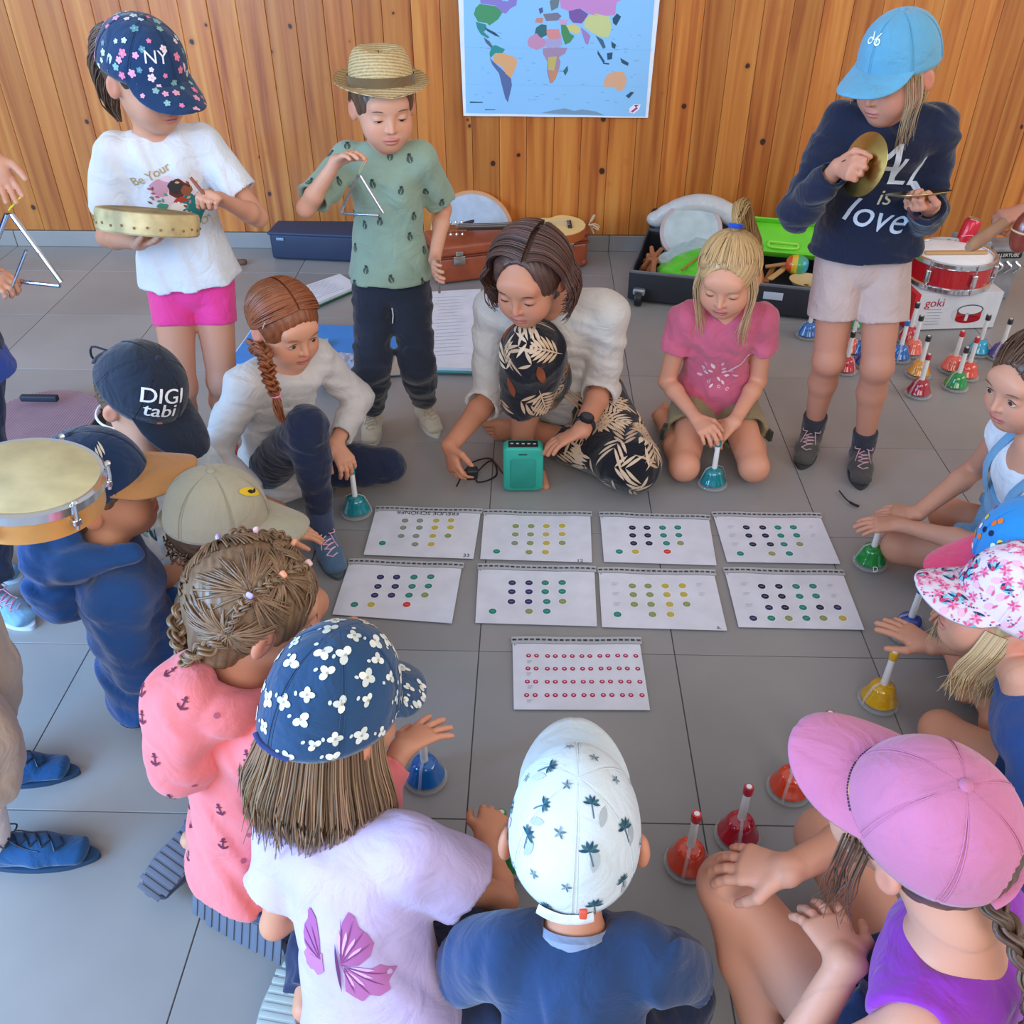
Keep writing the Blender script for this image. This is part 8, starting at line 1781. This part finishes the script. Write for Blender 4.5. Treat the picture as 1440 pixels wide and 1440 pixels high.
# ------------------------------------------------------------------ what the people hold
def held():
    if 'drum' in PEOPLE:
        p, g1, g2 = PEOPLE['drum']; c = PY(208, 308, 2.10); n = nrm(V(.10, .30, 1.)); Rm = frame(n); r = empty('hand_drum', tuple(map(float, c)), 'round hide hand drum held flat by the girl in the flowered cap', 'drum')
        rd = .112; MB().lathe([(rd - .010, -.026), (rd - .002, -.030), (rd + .002, -.026), (rd + .003, .010), (rd, .018), (rd - .008, .020), (rd - .012, .014), (rd - .012, -.024)], c, Rm, 48, cap=False).build('frame', HIDE, r)
        MB().lathe([(rd - .006, .0195), (.001, .0195)], c, Rm, 48).build('drumhead', HIDE, r)
        for i in range(26): a = i * 2 * math.pi / 26; MB().ball(c + Rm @ V(math.cos(a) * (rd + .003), math.sin(a) * (rd + .003), -.014 + .003 * (i % 2)), .0034, 6).build('tack', plain('8a6a3c', .5), r)
        h = g2['palm']; MB().tube(spline([h + V(.01, -.004, -.02), h, PY(268, 250, 2.15)], 8), [.006, .006, .0055, .005, .005, .0045, .0045, .004], 8).build('drum_beater', plain('8a4a38', .5), None, label='reddish wooden beater in the girl\'s left hand', cat='beater')
    g = PEOPLE['teacher'][1]; h = (np.array(g['tips'][0]) + np.array(g['tips'][1]) + g['thumb'] * 2) / 4; h[2] = max(h[2], .032)
    MB().box(h + V(0, -.004, -.004), (.034, .022, .046), frame(V(.1, -.4, .9), V(1, .2, 0)), .005).build('plug', plain('17171b', .45), None, label='black plug held in the adult\'s lowered hand', cat='plug')
    def tri(name_label, top, L, R, rad=.0042, open_=.012, cord='d8c28a', hold=.05):
        r = empty('triangle', tuple(map(float, top)), name_label, 'triangle'); A = top; B = top + R @ V(L, 0, 0) if False else None
        a = A + R @ V(0, 0, 0); b = A + R @ V(L * .5, 0, -L * .866); c = A + R @ V(-L * .5, 0, -L * .866); m = MB()
        pts = []
        def corner(p0, q, p1, k=.10): return [q + (p0 - q) * k, q + (p0 - q) * k * .3 + (p1 - q) * k * .3, q + (p1 - q) * k]
        pts = [c + (a - c) * .06] + corner(c, a, b) + corner(a, b, c) + [c + (b - c) * .06]
        m.tube(pts, rad, 10); m.build('steel_bar', CHROME, r); MB().tube(spline([a + R @ V(0, 0, -.008), a + V(0, -.006, .012), a + V(0, 0, hold), a + V(0, .006, .012), a + R @ V(0, 0, -.008)], 16), .0014, 5).build('cord', plain(cord, .8), r); return r
    if 'tri' in PEOPLE:
        p, g1, g2 = PEOPLE['tri']; a, b, c = PY(505, 244, 2.38), PY(541, 303, 2.36), PY(478, 300, 2.41); r = empty('triangle', tuple(map(float, a)), 'steel triangle hanging from the raised hand of the boy in the straw hat', 'triangle')
        m = MB(); m.tube([b + (a - b) * .06, a + (b - a) * .05, a + (c - a) * .05, c + (a - c) * .06, c + (b - c) * .06, b + (c - b) * .12], .0042, 10); m.build('steel_bar', CHROME, r); t = (np.array(g1['tips'][0]) + g1['thumb']) / 2; MB().tube(spline([a, a * .5 + t * .5 + V(.003, 0, 0), t, a * .5 + t * .5 - V(.003, 0, 0), a], 14), .0013, 5).build('cord', plain('d8c28a', .8), r)
        h = g2['palm']; MB().tube([h + V(0, 0, .03), PY(618, 412, h[1] - .01)], .0035, 8).build('triangle_beater', CHROME, None, label='short steel beater in the lowered hand of the hat boy', cat='beater')
    if 'edge_tri' in PEOPLE:
        p, g1, g2 = PEOPLE['edge_tri']; a, b, c = PY(12, 296, 1.96), PY(90, 402, 1.93), PY(-25, 390, 1.95); r = empty('triangle', tuple(map(float, a)), 'steel triangle on a yellow cord at the left edge', 'triangle'); m = MB(); m.tube([b + (a - b) * .05, a + (b - a) * .05, a + (c - a) * .05, c + (a - c) * .06, c + (b - c) * .06, b + (c - b) * .05], .0058, 10); m.build('steel_bar', CHROME, r)
        t = np.array(g1['tips'][0]); MB().tube(spline([a, t, a + V(.004, 0, .004)], 10), .002, 6).build('cord', plain('d9c82c', .7), r); MB().tube([PY(16, 405, 1.91), PY(37, 352, 1.90)], .0035, 8).build('triangle_beater', CHROME, None, label='thin steel beater in the fist at the left edge', cat='beater')
    def cymbal(c, n, rad, label, back):
        n = nrm(n); Rm = frame(n); r = empty('cymbal', tuple(map(float, c)), label, 'cymbal', 'pair of hand cymbals'); br = BRASS
        MB().lathe([(.001, .019), (.012, .018), (.022, .012), (.028, .005), (.036, .003), (rad * .8, -.001), (rad, -.004), (rad, -.0052), (rad * .8, -.0022), (.036, .0015), (.028, .003), (.020, .010), (.010, .016), (.001, .017)], c, Rm, 56, cap=False).build('disc', br, r)
        MB().tube(spline([c + n * .018, c + n * .03 + Rm[:, 0] * .02, c + n * .055, c + n * .03 - Rm[:, 0] * .02, c + n * .018], 14), .004, 6, flat=.5).build('strap', plain('4a2228', .6), r)
    if 'cym' in PEOPLE:
        p, g1, g2 = PEOPLE['cym']; cymbal(PY(1213, 231, 2.20), V(-.80, -.30, .20), .071, 'brass cymbal held upright in the girl\'s right hand', 1); cymbal(PY(1291, 274, 2.18), V(.10, -.27, -1), .073, 'brass cymbal held flat in the girl\'s left hand', 1)
    # tunable frame drum at the left edge
    c = PY(38, 668, 1.10); n = nrm(V(.14, .04, 1.)); Rm = frame(n); r = empty('frame_drum', tuple(map(float, c)), 'frame drum with yellowed head and steel tension screws at the left edge', 'drum'); rd = .102
    MB().lathe([(rd - .010, -.052), (rd, -.052), (rd, -.006), (rd - .010, -.006)], c, Rm, 56, cap=True).build('wooden_frame', plain('c98f4a', .35, coat=.4, var=.12), r); MB().lathe([(rd - .004, -.016), (rd + .005, -.016), (rd + .006, -.002), (rd + .002, .002), (rd - .004, .0)], c, Rm, 56).build('hoop', CHROME, r); MB().lathe([(rd - .003, .0005), (rd - .006, .002), (.001, .002)], c, Rm, 56).build('drumhead', HIDE2, r)
    for k in range(6):
        a = math.radians(-32 + k * 60); d = Rm @ V(math.cos(a), math.sin(a), 0); lg = MB().tube([c + d * (rd + .007) + n * .004, c + d * (rd + .008) - n * .018, c + d * (rd + .006) - n * .042], .0036, 8); lg.box(c + d * (rd + .004) - n * .030, (.014, .014, .012), np.stack([np.cross(n, d), d, n], 1), .003); lg.ball(c + d * (rd + .008) + n * .004, .005, 8); lg.build('tension_screw', CHROME, r)
    # wooden scraper pair at the right edge
    a, b = PY(1362, 349, 2.13), PY(1414, 312, 2.22); MB().tube(spline([a, a * .6 + b * .4, b, b * 2 - a * 1. * 1.0 if False else b + (b - a) * .3], 12), np.interp(np.linspace(0, 1, 12), [0, .15, 1], [.010, .017, .013]), 12).build('wooden_scraper', plain('a67a5c', .5), None, label='thick light wooden stick pointing at the snare drum', cat='stick')
    c = PY(1442, 325, 2.10); g = empty('guiro', tuple(map(float, c)), 'dark reddish wooden shaker cut by the right edge', 'shaker'); MB().ball(c, (.030, .030, .052), 24, frame(V(.1, 0, 1))).build('body', plain('7c3326', .3, coat=.5, var=.2), g); MB().lathe([(.031, -.002), (.0315, 0), (.031, .002)], c, frame(V(.1, 0, 1)), 24).build('ring', plain('c9a878', .5), g)
HIDE = plain('c4ad7c', .7, var=.35, bump=.5, bscale=60, name='rawhide'); HIDE2 = plain('c9c097', .6, var=.16, name='calfskin')
BRASS = plain('b0975a', .28, 1., var=.18, name='brass')
held()
print('script seconds', round(time.time() - T0, 1))
